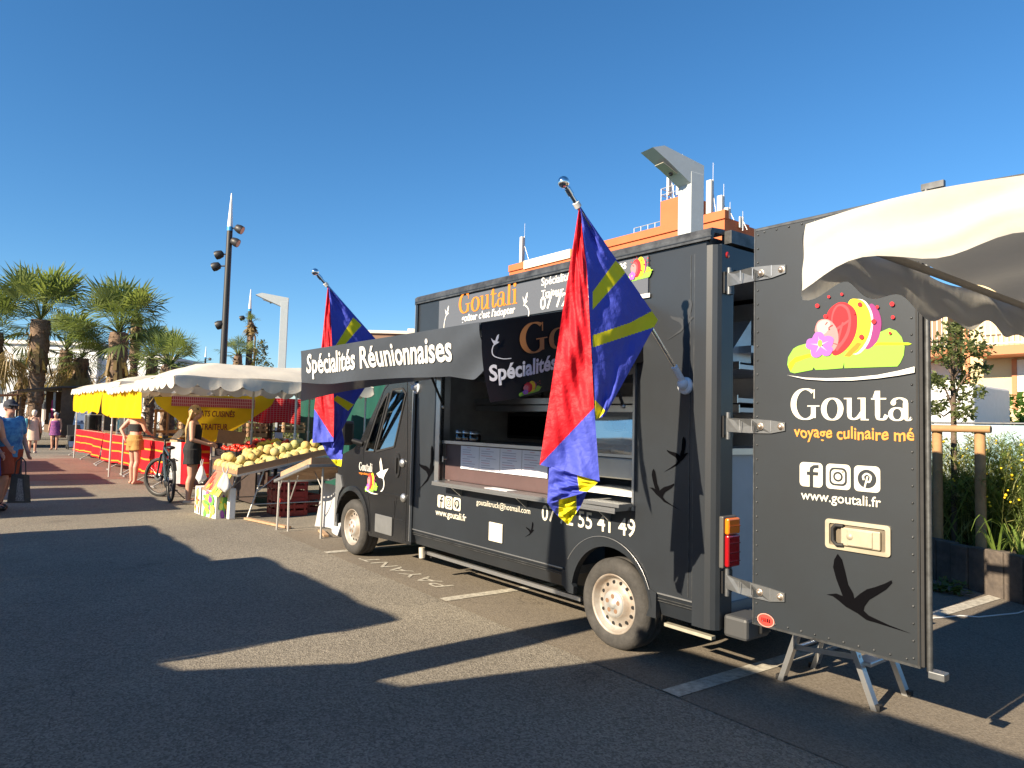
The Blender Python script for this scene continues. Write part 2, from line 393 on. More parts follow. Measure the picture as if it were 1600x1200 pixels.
# rear portal: post, header, sill
b.box(4.834, 4.862, .03, .155, .34, 2.64, PAINT); b.box(4.80, 4.858, .156, W-.15, 2.5, 2.64, PAINT); b.box(4.80, 4.858, W-.149, W, .34, 2.64, PAINT)
b.box(4.72, 4.83, .04, .05, .35, 2.64, PAINT)
# wheel housing
b.box(3.55, 4.45, .42, .44, .25, .8, BLACKP); b.box(3.5, 4.5, .052, .42, .78, .8, BLACKP)
b.box(1.4, 4.7, .5, 1.5, .22, .38, BLACKP)
# fairing over the cab
b.grid(lambda u, v: Vector((1.355-.52*(1-cos(u*pi/2)), .12+1.76*v, 2.60-.62*sin(u*pi/2)**1.3)), 10, 4, CABP)
body = b.build('box_body', truck)
b = MB()
b.prism([(4.70, -.004, .33), (4.70, -.014, 2.63), (4.71, -.016, 2.63), (4.80, -.016, 2.63), (4.835, .0, 2.63), (4.862, .028, 2.63), (4.862, .028, .33), (4.83, -.002, .33)], (0, 0, 0), PAINT) if False else None
P = [(4.700, .0), (4.702, -.016), (4.79, -.016), (4.826, -.008), (4.85, .010), (4.864, .034), (4.864, .05), (4.70, .05)]
b.prism([(x, y, .335) for x, y in P], (0, 0, 2.3), PAINT)
b.build('corner_post', truck)
# mouldings: roof rail, seams, sill strips, worn bright edges
b = MB()
b.prism([(XF-.02, -.022, 2.668), (XF-.02, -.022, 2.712), (XF-.02, -.008, 2.742), (XF-.02, .12, 2.752), (XF-.02, .12, 2.716), (XF-.02, .02, 2.716), (XF-.02, .0, 2.668)], (4.84-XF, 0, 0), TRIM)
b.box(XF-.02, 4.83, -.026, -.021, 2.684, 2.690, PAINT)
b.box(4.80, 4.87, .12, W, 2.66, 2.74, TRIM); b.box(XF-.03, XF, -.02, W, 2.66, 2.73, TRIM)
b.box(XF-.025, XF+.02, -.016, .03, .34, 2.66, PAINT)
b.box(XF-.022, XF-.012, -.02, -.015, .35, 2.66, ALU)
for z, h_, mm in ((.466, .008, ALU), (.437, .005, TRIM), (.420, .005, TRIM)):
    b.box(XF+.02, 3.535, -.006+(.466-z)*.2, .01, z, z+h_, mm); b.box(4.425, 4.70, -.006+(.466-z)*.2, .01, z, z+h_, mm)
AL = arch(3.965, .335, .424, radians(20), radians(150), 24)
b.tube([(x, -.012, z) for x, z in AL], .0025, ALU, 5)
b.box(4.69, 4.697, -.005, 0, .49, 2.60, TRIM); b.box(4.66, 4.664, -.003, 0, .49, 2.60, TRIM); b.box(OX1, OX1+.018, -.014, .03, OZ0, OZ1, STEEL)
b.box(OX0-.07, OX0, -.012, .10, OZ0-.01, OZ1, STEEL); b.box(OX0-.07, OX1+.02, -.012, .03, OZ1, OZ1+.03, STEEL)
b.build('moulding', truck)
b = MB()
b.box(1.45, 3.62, .10, .13, .232, .262, ALU); b.box(4.43, 4.79, .06, .10, .255, .275, mat('bare_sill_rail', (.5, .47, .38), .5, .4, var=.3)); b.box(1.50, 1.53, .13, .4, .2, .25, BLACKP)
b.tube([(1.46, .06, .30), (1.47, .06, .20)], .03, mat('jack_foot', (.5, .46, .38), .6), 10)
b.build('sill_rail', truck)

# --- kitchen seen through the hatch
b = MB()
KSTEEL = mat('brightened_stainless', (.6, .61, .62), .35, .3, var=.2, vscale=4)  # steel made paler to stand in for missing kitchen light
b.box(OX0+.02, 3.68, .05, .07, .985, 1.315, mat('brown_counter_panel', (.09, .055, .055), .5, var=.15, vscale=5))
b.box(OX0, 3.70, .02, .62, 1.318, 1.345, STEEL)                 # counter top edge
b.box(OX0, 4.2, .10, .6, .815, .98, INTER)
b.build('counter', truck)
b = MB()
for z, y0 in ((1.635, .62), (1.70, .60), (1.93, .62)):
    b.box(OX0-.3, 4.6, y0, 1.55, z, z+.03, KSTEEL); b.box(OX0-.3, 4.6, y0-.012, y0-.001, z-.004, z+.05, STEEL)
b.box(.9+.5, 4.7, 1.56, 1.60, .5, 2.55, KSTEEL); b.box(1.42, 1.46, .1, 1.55, .5, 2.5, INTER)
b.box(1.5, 4.6, .75, 1.5, 2.05, 2.10, KSTEEL); b.prism([(1.5, .60, 1.99), (1.5, .9, 2.3), (1.5, .9, 1.99)], (3, 0, 0), KSTEEL)
b.box(1.42, 4.7, .06, 1.55, 2.585, 2.60, INTER)
b.build('kitchen_shelf', truck)
b = MB()
b.bbox(1.55, 2.45, 1.0, 1.45, 1.36, 1.62, BLACKP, .012); b.box(1.6, 2.2, .992, .9985, 1.39, 1.59, BLACKV)
b.bbox(2.24, 2.275, .955, .985, 1.39, 1.60, STEEL, .006)
for z in (1.44, 1.53): b.lathe([(0, 0), (.022, 0), (.026, .02), (0, .02)], STEEL, 14, 'y', (2.36, .975, z))
b.build('microwave_oven', truck)
b = MB(); b.bbox(2.62, 3.9, .8, 1.4, 1.36, 1.60, KSTEEL, .01); b.build('oven', truck)
def jar(x, y, h):
    b = MB(); b.lathe([(0, 0), (.05, 0), (.052, .01), (.052, h), (.03, h+.02)], glass_mat('jar_glass', (.9, .9, .9), .05, .8), 16, 'z', (x, y, 1.346)); b.lathe([(.0, h+.045), (.05, h+.04), (.05, h+.012)], STEEL, 16, 'z', (x, y, 1.346))
    b.lathe([(0, .004), (.046, .004), (.046, h*.45), (0, h*.45)], mat('spice', (.30, .12, .05), .8, var=.5, vscale=80), 12, 'z', (x, y, 1.346))
    b.build('jar', truck)
jar(1.99, .12, .06); jar(2.10, .12, .06); jar(2.2, .13, .055)
# menus under the counter
b = MB()
for i, (x0, x1) in enumerate(((2.12, 2.40), (2.405, 2.695), (2.70, 2.985), (2.99, 3.30), (3.32, 3.6))):
    b.box(x0, x1, .036, .038, 1.105, 1.308, PAPER)
INK = mat('faded_menu_ink', (.25, .25, .36), .8); INKR = mat('red_menu_ink', (.5, .2, .26), .8)
random.seed(4)
for i, x0 in enumerate((2.12, 2.405, 2.70, 2.99)):
    for k in range(9):
        w_ = .06 if k == 0 else random.uniform(.12, .22)
        b.box(x0+(.1 if k in (0, 4) else .03), x0+(.1 if k in (0, 4) else .03)+w_*.9, .0345, .0358, 1.292-k*.02, 1.2955-k*.02, INK if k % 3 else INKR)
b.build('menu_sheet', truck)
# glazed display case at the rear of the hatch
b = MB()
b.box(3.72, 4.19, .06, .5, 1.305, 1.325, STEEL); b.box(3.72, 4.19, .06, .5, 1.62, 1.66, STEEL); b.box(3.73, 4.18, .47, .49, 1.325, 1.62, INTER)
b.bbox(3.72, 4.19, .03, .2, 1.16, 1.30, CREAM, .01); b.box(3.72, 4.2, .0, .3, 1.05, 1.085, mat('white_shelf', (.7, .72, .72), .5))
random.seed(9)
for i in range(26):
    x, z = random.uniform(3.76, 4.15), random.choice((1.345, 1.43, 1.52)); c = random.choice(((.55, .42, .2), (.15, .3, .08), (.7, .7, .68), (.5, .22, .07), (.2, .22, .2)))
    b.ball((x, random.uniform(.2, .42), z), random.uniform(.025, .05), mat('food_%s' % 'abcde'[int(c[0]*10) % 5], c, .6), 8, 6)
b.box(3.73, 4.18, .14, .45, 1.40, 1.405, STEEL); b.box(3.73, 4.18, .14, .45, 1.485, 1.49, STEEL)
dc = b.build('display_case', truck)
b = MB(); b.quad((3.73, .065, 1.325), (4.18, .065, 1.325), (4.18, .09, 1.62), (3.73, .09, 1.62), CLEAR); b.build('pane', dc)
b = MB()
b.box(1.95, 4.19, -.155, .02, .963, .985, STEEL); b.box(1.95, 4.19, -.157, -.15, .95, .962, STEEL)
b.box(2.7, 3.0, -.12, -.02, .986, .989, PAPER)
for x in (2.2, 3.1, 4.0): b.prism([(x, -.002, .962), (x, -.14, .962), (x, -.002, .86)], (.012, 0, 0), STEEL)
b.build('serving_shelf', truck)
b = MB(); b.box(3.9, 4.23, -.16, -.03, .992, 1.015, STEEL); b.build('shelf_flap', truck)
b = MB(); b.tube([(1.90, .03, 1.18), (1.90, -.01, 1.18)], .012, STEEL, 8); b.tube([(1.90, -.01, 1.15), (1.90, -.01, 1.2)], .008, STEEL, 6); b.build('latch', truck)

# --- hatch flap with its cloth valances
HZ, HY = 2.335, -1.31
hx0, hx1 = OX0-.09, OX1+.05
b = MB()
OZe = 2.04
b.prism([(hx0, .0, HZ+.0), (hx0, HY, OZe), (hx0, HY, OZe+.035), (hx0, .0, HZ+.035)], (hx1-hx0, 0, 0), PAINT)
b.box(hx0+.01, hx1-.01, HY+.03, HY+.05, OZe-.03, OZe+.005, STEEL)
hatch = b.build('serving_hatch', truck)
AWN = cloth_mat('grey_awning_cloth', (.070, .082, .102), .22, .55, .10, 6, var=.12)
AWNS = cloth_mat('shaded_awning_cloth', (.010, .010, .012), .05, .45, .10, 6, var=.1)  # awning cloth darkened for the side turned away from the sun
AWNI = cloth_mat('thin_grey_cloth', (.19, .185, .18), .4, .7, .12, 6, var=.12)
# front valance (towards the aisle)
fz = lambda u: .255+.012*sin(u*9)+.02*sin(u*3.1)
def front_fn(u, v):
    x = hx0-.005+(hx1+.012-hx0)*u
    cr = max(0, (u-.85)/.15); y = HY-.018+.05*v-.018*sin(u*17+v*2)*v-.02*sin(u*6+1)*v-.045*cr*sin(v*6.5+u*26)*v
    z = OZe+.038-(fz(u)+.005+.04*cr)*v-.02*cr*sin(v*7+u*15)*v
    return Vector((x, y, z))
b = MB(); b.grid(front_fn, 90, 14, AWN); fv = b.build('valance', hatch)
# front (cab) end valance, pale see-through cloth
def cab_fn(u, v):
    y = HY*(1-u); top = OZe+(HZ-OZe)*u
    return Vector((hx0-.01-.02*sin(u*8)*v, y, top+.02-v*(.40-.02*sin(u*4)+.02*u)))
b = MB(); b.grid(cab_fn, 30, 6, AWNI); cv = b.build('valance', hatch)
# rear end valance, its shade put into the colour, its outer corner flapping loose
def rear_fn(u, v):
    y = HY*(1-u); top = OZe+.035+(HZ-OZe)*u
    sw = max(0, 1-u*3.0)
    return Vector((hx1+.008+.03*v*sin(u*7)+.12*v*sw*v, y-.02*v*sw, top-v*(.44+.02*sin(u*5))))
b = MB(); b.grid(rear_fn, 34, 10, AWNS); rv = b.build('valance', hatch)
# crumpled fold of cloth at the outer corner
def fold_fn(u, v):
    a = -.30+.42*u
    x = hx1-.02+(.05*sin(u*pi)) + min(0, a)*1.0; y = HY-.055*sin(u*pi*.9)-.03*sin(v*6+u*4)*v + max(0, a)*1.2
    return Vector((x, y, OZe+.03-v*(.30+.02*sin(u*6))+.02*sin(u*14)*v))
# lettering on the valances
b = MB()
def on_front(s, u0, u1, v, m, **k):
    vs, fs, w = text_shape(s, k.get('bold', .02), k.get('shear', .2)); sc = (u1-u0)*(hx1-hx0)/w
    b.add([front_fn(u0+x*sc/(hx1-hx0), v-(y*sc)/.30*k.get('tall', 1))+Vector((0, -.006, 0)) for x, y in vs], fs, m)
on_front('Spécialités Réunionnaises', .05, .885, .68, WHITE, bold=.022, shear=.18, tall=1.12)
b.build('lettering', fv)
b = MB()
def on_rear(s, u0, u1, v, m, **k):
    vs, fs, w = text_shape(s, k.get('bold', .02), k.get('shear', .1)); L_ = -HY; sc = (u1-u0)*L_/w
    b.add([rear_fn(u0+x*sc/L_, v-(y*sc)/.46*k.get('tall', 1))+Vector((.005, 0, 0)) for x, y in vs], fs, m)
def rear_pts(pts, u0, v0, su, sv): return [rear_fn(u0+x*su, v0-y*sv)+Vector((.005, 0, 0)) for x, y in pts]
LILAC = mat('white_print', (.72, .71, .74), .5)
on_rear('Spécialités Réunionnaises', .02, .99, .74, LILAC, bold=.03)
b.build('lettering', rv); b = MB(); on_rear('07 72 55 41 49', .43, .93, .93, LILAC, bold=.025)
ORB = mat('dull_orange_print', (.48, .20, .06), .5)
b.build('lettering', rv); b = MB(); qs = []; x = 0
for ch in 'Goutali':
    g, w_ = serif_glyph(ch); qs += [[(a+x, c) for a, c in f] for f in g]; x += w_+.03
for j, f in enumerate(qs):
    b.add([rear_fn(.20+a*.76/x, .48-c*.27)+Vector((.004+.0001*(j % 30), 0, 0)) for a, c in f], [(0, 1, 2, 3)], ORB)
b.build('lettering', rv); b = MB(); b.poly(rear_pts(GULL, .045, .30, .11, .22), LILAC)
tail = smooth_path([(.11, -.02), (.03, -.35), (.1, -.7), (.5, -.95), (.9, -1.0)], 6)
for i, q in enumerate(pen([(x_, y_) for x_, y_ in tail], .05, .05)): b.add([p+Vector((.0001*i, 0, 0)) for p in rear_pts(q, .045, .30, .11, .20)], [(0, 1, 2, 3)], LILAC)
# small fruit emblem: leaf, three round slices, blossom
def emblem(place, s=1.0, e=0.0):
    """draws the fruit on its leaf through place(x, y, layer); unit width"""
    k = 0
    def shp(pts, m):
        nonlocal k; k += 1; b.add([place(x_, y_, k) for x_, y_ in pts], [tuple(range(len(pts)))], m)
    shp([(0,.13),(.02,.06),(.04,.02),(.2,.06),(.215,.10),(.23,.055),(.44,.07),(.455,.12),(.47,.075),(.86,.10),(.9,.16),(.94,.24),(.93,.33),(.88,.42),(.80,.46),(.74,.46),(.6,.36),(.3,.30),(.13,.27),(.03,.22)], LEAFV)
    shp([(.03,.12),(.06,.20),(.18,.24),(.5,.31),(.96,.33),(1.0,.315),(.96,.30),(.5,.28),(.2,.20)], LEAFL)
    shp([(.63+.13*cos(a), .50+.27*sin(a)) for a in [i*pi/14 for i in range(28)]], PURP)
    shp([(.555+.15*cos(a), .50+.33*sin(a)) for a in [i*pi/14 for i in range(28)]], YEL)
    shp([(.40+.17*cos(a), .475+.31*sin(a)) for a in [i*pi/14 for i in range(28)]], RED)
    shp([(.35+.115*cos(a), .47+.24*sin(a)) for a in [i*pi/14 for i in range(28)]], mat('coral_vinyl', (.62, .06, .07), .6, spec=.2))
    shp([(.30+.10*cos(a)*(1+.1*sin(3*a)), .45+.20*sin(a)) for a in [i*pi/14 for i in range(28)]], PINK)
    for q in range(5):
        a = q*2*pi/5+.3; shp([(.255+.062*cos(a)+.058*cos(t), .235+.075*sin(a)+.075*sin(t)) for t in [i*pi/6 for i in range(12)]], VIO)
    shp([(.255+.022*cos(t), .235+.03*sin(t)) for t in [i*pi/5 for i in range(10)]], LEAFL)
    for x_, y_, r in ((.59,.72,.018),(.69,.55,.022),(.60,.36,.02),(.83,.40,.012),(.24,.70,.015),(.30,.58,.015),(.33,.80,.01),(.44,.83,.01),(.85,.72,.018),(.86,.57,.014),(.76,.66,.014)):
        shp([(x_+r*cos(t), y_+r*1.3*sin(t)) for t in [i*pi/5 for i in range(10)]], RED)
b.build('bird_print', rv); b = MB()
emblem(lambda x_, y_, k: rear_fn(.16+x_*.16, .99-y_*.20)+Vector((.004+.0006*k, 0, 0)))
b.build('fruit_emblem', rv)
b = MB()
vs, fs, w = text_shape('07 72 55 41 49', .02, .1); GH = mat('ghost_print', (.12, .11, .11), .7)
b.add([cab_fn(.25+x_*.62/w, .78-y_*.62/w*3.1)+Vector((-.006, 0, 0)) for x_, y_ in vs], fs, GH)
b.build('lettering', cv)
for x in (hx0+.16, hx1-.13):
    b = MB(); b.tube([(x, -.35, 2.235), (x, -.19, 1.985)], .006, CHROME, 8); b.tube([(x, -.19, 1.985), (x, -.02, 1.66)], .011, BLACKP, 8); b.ball((x, -.02, 1.655), .018, STEEL, 8, 6)
    b.build('gas_strut', truck)

# --- sign board over the hatch
b = MB()
s0, s1 = SV(688, 472), SV(1015, 398); zt, zb = 2.655, 2.40
zt = (s0.z+s1.z)/2; zt = 2.652
b.box(s0.x, s1.x, -.012, -.001, 2.385, zt, GREYV)
sign = b.build('sign_board', truck); LP = sign
b = MB(); N = Vector((0, -.0145, 0)); UPZ = (0, 0, 1)
def sp(px, py): v = SV(px, py); return Vector((v.x, 0, v.z))
def line(s, pa, pb, m, level=True, **k):
    p, q = sp(*pa), sp(*pb)
    q.z = p.z
    b2 = MB(); letter(b2, s, p, q, m, UPZ, k.pop('off', N), **k); b2.build('lettering', LP)
p, q = sp(719, 491), sp(811, 478); q.z = p.z
serif(b, 'Goutali', p, q, ORANGE, UPZ, N, tall=1.0); b.build('lettering', sign)
line('goûter c\'est l\'adopter', (723, 503), (807, 491), WHITE, bold=.02, shear=.1)
for px in (705, 829):
    b = MB()
    c = sp(px, 489 if px < 800 else 470); b.poly([(c.x-.085+x_*.17, -.0145, c.z+y_*.155-.02) for x_, y_ in GULL], WHITE)
    for i, q_ in enumerate(pen(smooth_path([(.11, -.02), (-.02, -.4), (-.06, -.8)] if px < 800 else [(.11, -.02), (.42, -.25), (.5, -.6), (.25, -.95)], 6), .06, .06)):
        b.add([(c.x-.085+x_*.17, -.0145-.0001*i, c.z+y_*.155-.02) for x_, y_ in q_], [(0, 1, 2, 3)], WHITE)
    b.build('bird_print', sign)
line('Spécialités Réunionnaises', (848, 447), (981, 414), WHITE, bold=.015)
line('Traiteur et évènements', (848, 465), (955, 440), WHITE, bold=.015)
line('07 72 55 41 49', (846, 484), (972, 456), WHITE, bold=.022)
b = MB(); c0 = sp(980, 440); emblem(lambda x_, y_, k: Vector((c0.x+x_*.24, -.0135-.0006*k, c0.z+y_*.20-.02)))
b.build('fruit_emblem', sign); b = MB()
b.box(sp(1000, 458).x, s1.x+.02, -.016, -.0125, 2.372, 2.40, WHITE)
b.build('sign_clip', sign)

# --- paintwork on the side of the box
LP = body
b = MB(); N = Vector((0, -.004, 0))
def icons(p0, s, y, gap=.08, m=CREAM, bk=None):
    """three rounded squares: f, camera, p; p0 lower left corner"""
    def rr(x0, z0, w_, h_, r): return [(x0+(w_-r if i in (0, 3) else r)+r*cos(a), z0+(h_-r if i in (0, 1) else r)+r*sin(a)) for i in range(4) for a in [pi/2*i+pi/2*j/5 for j in range(6)]]
    P3 = lambda pts, e: [(x_, y-e, z_) for x_, z_ in pts]
    for i in range(3):
        x0 = p0.x+i*s*(1+gap+.06); z0 = p0.z
        b.poly(P3(rr(x0, z0, s, s, s*.17), 0), m)
        cx, cz = x0+s/2, z0+s/2
        if i == 0:
            b.poly(P3([(cx+.10*s, z0), (cx+.10*s, cz+.2*s), (cx+.16*s, cz+.28*s), (cx+.33*s, cz+.28*s), (cx+.33*s, cz+.42*s), (cx+.10*s, cz+.40*s), (cx-.04*s, cz+.30*s), (cx-.06*s, cz+.18*s), (cx-.06*s, z0)], .001), bk)
            b.poly(P3([(cx-.18*s, cz-.02*s), (cx+.3*s, cz-.02*s), (cx+.32*s, cz+.12*s), (cx-.18*s, cz+.12*s)], .0014), bk)
        elif i == 1:
            b.poly(P3(rr(cx-.36*s, cz-.36*s, .72*s, .72*s, .2*s), .001), bk); b.poly(P3(rr(cx-.28*s, cz-.28*s, .56*s, .56*s, .15*s), .0014), m)
            b.poly(P3(_ell(cx, cz, .2*s, .2*s)[:-1], .0018), bk); b.poly(P3(_ell(cx, cz, .12*s, .12*s)[:-1], .0022), m); b.poly(P3(_ell(cx+.2*s, cz+.2*s, .035*s, .035*s, n=10)[:-1], .0018), bk)
        else:
            b.poly(P3(_ell(cx, cz, .36*s, .36*s)[:-1], .001), bk)
            for j, q_ in enumerate(pen(smooth_path([(cx-.12*s, cz-.05*s), (cx-.14*s, cz+.1*s), (cx, cz+.2*s), (cx+.15*s, cz+.1*s), (cx+.1*s, cz-.1*s), (cx, cz-.1*s)], 5), .08*s, .07*s)): b.poly(P3(q_, .0014+.00005*j), m)
            b.poly(P3([(cx-.01*s, cz+.1*s), (cx+.06*s, cz+.1*s), (cx-.06*s, cz-.36*s), (cx-.12*s, cz-.34*s)], .0020), m)
p = sp(684, 792); icons(p, .115, -.004, bk=PAINT); b.build('icon_row', body); b = MB()
line('www.goutali.fr', (681, 804), (729, 811), CREAM, bold=.012, off=N)
line('goutalitruck@hotmail.com', (745, 788), (829, 802), CREAM, off=N)
line('07 72 55 41 49', (847, 812), (993, 836), CREAM, bold=.012, off=N, tall=1.05)
def bird(px0, py0, px1, py1, flip=False, m=BLACKV, y=-.004):
    a_, c_ = sp(px0, py0), sp(px1, py1); 
    mx = lambda v: (1-v) if flip else v
    b.poly([(a_.x+(c_.x-a_.x)*mx(x_), y, a_.z+(c_.z-a_.z)*(.43-(y_))/.95*1.0) for x_, y_ in [(u, v+.13) for u, v in BIRD]], m)
def bird_at(px, py, size, flip=False, rot=0, m=BLACKV, y=-.004):
    b = MB()
    c = sp(px, py); pts = [((x_-.45)*(-1 if flip else 1), y_) for x_, y_ in BIRD]
    b.poly([(c.x+size*(x_*cos(rot)-y_*sin(rot)), y, c.z+size*(x_*sin(rot)+y_*cos(rot))) for x_, y_ in pts], m); b.build('bird_print', body)
bird_at(1037, 770, .26); bird_at(1058, 715, .22, True, .15); bird_at(668, 737, .40, True, .25); bird_at(828, 830, .13, True, .1); bird_at(1065, 505, .25, True, .1, mat('faint_vinyl', (.027, .031, .037), .5))
b = MB(); g0, g1 = sp(766, 815), sp(786, 849); b.bbox(g0.x, g1.x, -.014, -.001, g1.z, g0.z, mat('cream_vent_plastic', (.72, .68, .56), .5), .004)
for k in range(9): b.box(g0.x+.02, g1.x-.02, -.0165, -.014, g1.z+.02+k*.015, g1.z+.026+k*.015, mat('vent_slit', (.5, .47, .4), .6))
b.build('vent_grille', truck)

# --- wheels
def wheel(x, name='wheel'):
    w = thing(name, None, None, (x, .02, .307), parent=truck); R_ = .307
    b = MB(); b.lathe([(.185, .03), (.2, .012), (.225, .002), (.26, .0), (.285, .008), (.298, .028), (R_, .04), (R_, .075), (R_-.007, .078), (R_-.007, .088), (R_, .091), (R_, .13), (R_-.007, .133), (R_-.007, .143), (R_, .146), (R_, .185), (.297, .2), (.26, .21), (.19, .21)], TYRE, 56, 'y')
    b.build('tyre', w)
    b = MB(); b.lathe([(.202, .020), (.204, .012), (.196, .008), (.186, .018), (.172, .05), (.158, .062), (.146, .055), (.136, .052), (.112, .045), (.098, .022), (.09, .018), (.0, .018)], RIM, 48, 'y')
    for k in range(14):
        a = 2*pi*k/14; c = Vector((cos(a)*.142, .049, sin(a)*.142)); b.lathe([(0, 0), (.0125, 0), (.0125, .01)], BLACKP, 10, 'y', c, False)
    b.build('rim', w)
    b = MB(); b.lathe([(.092, .022), (.088, .012), (.07, .006), (.03, .006), (.028, -.002), (0, -.003)], mat('silver_hub_cap', (.40, .40, .39), .45, .3, var=.2), 32, 'y')
    for k in range(5):
        a = 2*pi*k/5+.3; b.lathe([(0, -.001), (.016, -.001), (.017, .004)], mat('rusty_nut', (.22, .13, .08), .7, .3), 10, 'y', (cos(a)*.052, .006, sin(a)*.052), False)
    b.build('hub_cap', w)
    return w
w1 = wheel(0.0)
def clone_part(src, loc):
    c = src.copy(); COL.objects.link(c); c.parent = src.parent; c.location = loc
    for ch in kids(src): copy_tree(ch, c)
    return c
w2 = clone_part(w1, (WB-.02, .02, .307))
for x in (0, WB-.02):
    f_ = clone_part(w1, (x, 1.98, .307)); f_.rotation_euler = (0, 0, pi)

# --- cab
def keyhole(outer, holes):
    """outline with window holes joined by hairline slits"""
    pts = list(outer)
    for h in holes:
        best = min(((Vector((p[0]-q[0], p[1]-q[1])).length, i, j) for i, p in enumerate(pts) for j, q in enumerate(h)))
        _, i, j = best; ring = (h[j:]+h[:j+1])[::-1]
        pts = pts[:i+1]+ring+[pts[i]]+pts[i+1:]
    return pts
QW = [(.27, 1.17), (.475, 1.175), (.765, 1.80), (.70, 1.765), (.55, 1.61)]
MW = [(.52, 1.18), (.915, 1.245), (1.125, 1.79), (1.05, 1.845), (.845, 1.835)]
out_cab = [(1.30, .30), (1.30, 1.2), (1.25, 1.96), (1.2, 2.05), (.92, 2.05), (.72, 1.93), (.5, 1.68), (.12, 1.26), (-.02, 1.19), (-.33, 1.10), (-.42, 1.065), (-.42, .30), (-.40, .27)]
arc_f = arch(0.0, .34, .375, radians(183), radians(-3), 18)
out_cab = out_cab[:-1]+[(-.37, .28)]+arc_f+[(.42, .27)]
b = MB()
kp = keyhole(out_cab, [QW, MW])
b.poly([(x, .03, z) for x, z in kp], CABP); b.poly([(x, W-.05, z) for x, z in kp[::-1]], CABP)
top = [(1.25, 1.96), (1.2, 2.05), (.92, 2.05), (.72, 1.93)]
for (x0, z0), (x1, z1) in zip(top, top[1:]): b.quad((x0, .03, z0), (x1, .03, z1), (x1, W-.05, z1), (x0, W-.05, z0), CABP)
nose = [(.12, 1.26), (-.02, 1.19), (-.33, 1.10), (-.42, 1.065), (-.52, 1.02), (-.64, .96), (-.74, .88), (-.81, .78), (-.86, .6), (-.865, .30)]
ins = lambda x: .03+.62*(max(0, -.42-x)/.445)**1.5
for (x0, z0), (x1, z1) in zip(nose, nose[1:]):
    i0, i1 = ins(x0), ins(x1); b.quad((x0, i0, z0), (x1, i1, z1), (x1, W-.02-i1, z1), (x0, W-.02-i0, z0), CABP)
    if x0 < -.40:
        for s_, y_ in ((1, 0), (-1, W-.02)): b.quad((x0, y_+s_*i0, z0), (x1, y_+s_*i1, z1), (x1, y_+s_*i1, .29), (x0, y_+s_*i0, .29), CABP)
b.box(1.28, 1.36, .2, W-.2, .3, 2.0, CABP)
for i in range(len(arc_f)-1):
    (x0, z0), (x1, z1) = arc_f[i], arc_f[i+1]; b.quad((x0, .03, z0), (x1, .03, z1), (x1, .42, z1), (x0, .42, z0), BLACKP)
b.box(-.4, .4, .42, .43, .25, .75, BLACKP)
# arch lip and flared wing
for i in range(len(arc_f)-1):
    (x0, z0), (x1, z1) = arc_f[i], arc_f[i+1]; s_ = 1.14; c = (0, .34)
    X0, Z0, X1, Z1 = c[0]+(x0-c[0])*s_, c[1]+(z0-c[1])*s_, c[0]+(x1-c[0])*s_, c[1]+(z1-c[1])*s_
    b.add([(x0, .008, z0), (x1, .008, z1), (X1, .016, Z1), (X0, .016, Z0), (x0, .04, z0), (x1, .04, z1), (X0, .03, Z0), (X1, .03, Z1)], [(0,1,2,3), (0,4,5,1), (3,2,7,6)], CABP)
b.box(.50, 1.29, .022, .0295, .735, .765, CABP)                  # side crease
cab = b.build('cab', truck)
b = MB()
pl = [(-.36, .27), (-.37, .55), (-.33, .66), (-.24, .74), (-.30, .86), (-.43, .88), (-.43, .27)]
b.prism([(x, .012, z) for x, z in pl], (0, .02, 0), PLASTIC)
xs = [-.425, -.50, -.58, -.66, -.74, -.81, -.86, -.90]; zs_ = [.88, .85, .80, .76, .72, .68, .64, .62]
for s_, y_ in ((1, 0), (-1, W-.02)):
    for k in range(7): b.quad((xs[k], y_+s_*(ins(xs[k])-.02), zs_[k]), (xs[k+1], y_+s_*(ins(xs[k+1])-.02), zs_[k+1]), (xs[k+1], y_+s_*(ins(xs[k+1])-.02), .27), (xs[k], y_+s_*(ins(xs[k])-.02), .27), PLASTIC)
b.box(-.905, -.875, .70, W-.72, .27, .62, PLASTIC)
b.build('bumper', truck)
b = MB(); b.quad((.72, .06, 1.92), (.72, W-.08, 1.92), (.12, W-.08, 1.265), (.12, .06, 1.265), CLEAR); b.build('windscreen', truck)
# doors of the cab
def cabdoor(y, s):
    d = MB()
    seam = lambda pts: [d.bar((x0, y-.0015*s, z0), (x1, y-.0015*s, z1), .007, .004, BLACKP, (0, 1, 0)) for (x0, z0), (x1, z1) in zip(pts, pts[1:])]
    seam([(1.19, .32), (1.185, 1.2), (1.14, 1.93), (.86, 1.96), (.66, 1.84), (.22, 1.19), (.24, .95), (.40, .62), (.46, .30)])
    seam([(.95, .70), (1.19, .74)]); seam([(.95, .70), (.94, .36)]); seam([(1.0, .75), (.95, .52), (1.15, .52)])
    for ring, gr in ((QW, .016), (MW, .02)):
        for p, q in zip(ring, ring[1:]+ring[:1]): d.bar((p[0], y-.004*s, p[1]), (q[0], y-.004*s, q[1]), gr, .008, RUBBER, (0, 1, 0))
    dd = d.build('cab_door', truck)
    g = MB(); g.poly([(x, y+(.006+(z-1.16)*.14)*s, z) for x, z in QW], CLEAR); g.poly([(x, y+(.006+(z-1.16)*.14)*s, z) for x, z in MW], CLEAR); g.build('window', dd)
    h = MB(); h.prism([(x, y-.002*s, z) for x, z in _ell(1.0, 1.06, .055, .125, n=20)[:-1]], (0, -.008*s, 0), BLACKP); h.bbox(.985, 1.01, min(y-.03*s, y-.012*s), max(y-.03*s, y-.012*s), .98, 1.14, BLACKP, .006); h.build('handle', dd)
    k = MB(); k.bbox(.565, .93, min(y-.014*s, y), max(y-.014*s, y), .335, .525, PLASTIC, .006); k.build('rubbing_panel', dd)
    return dd
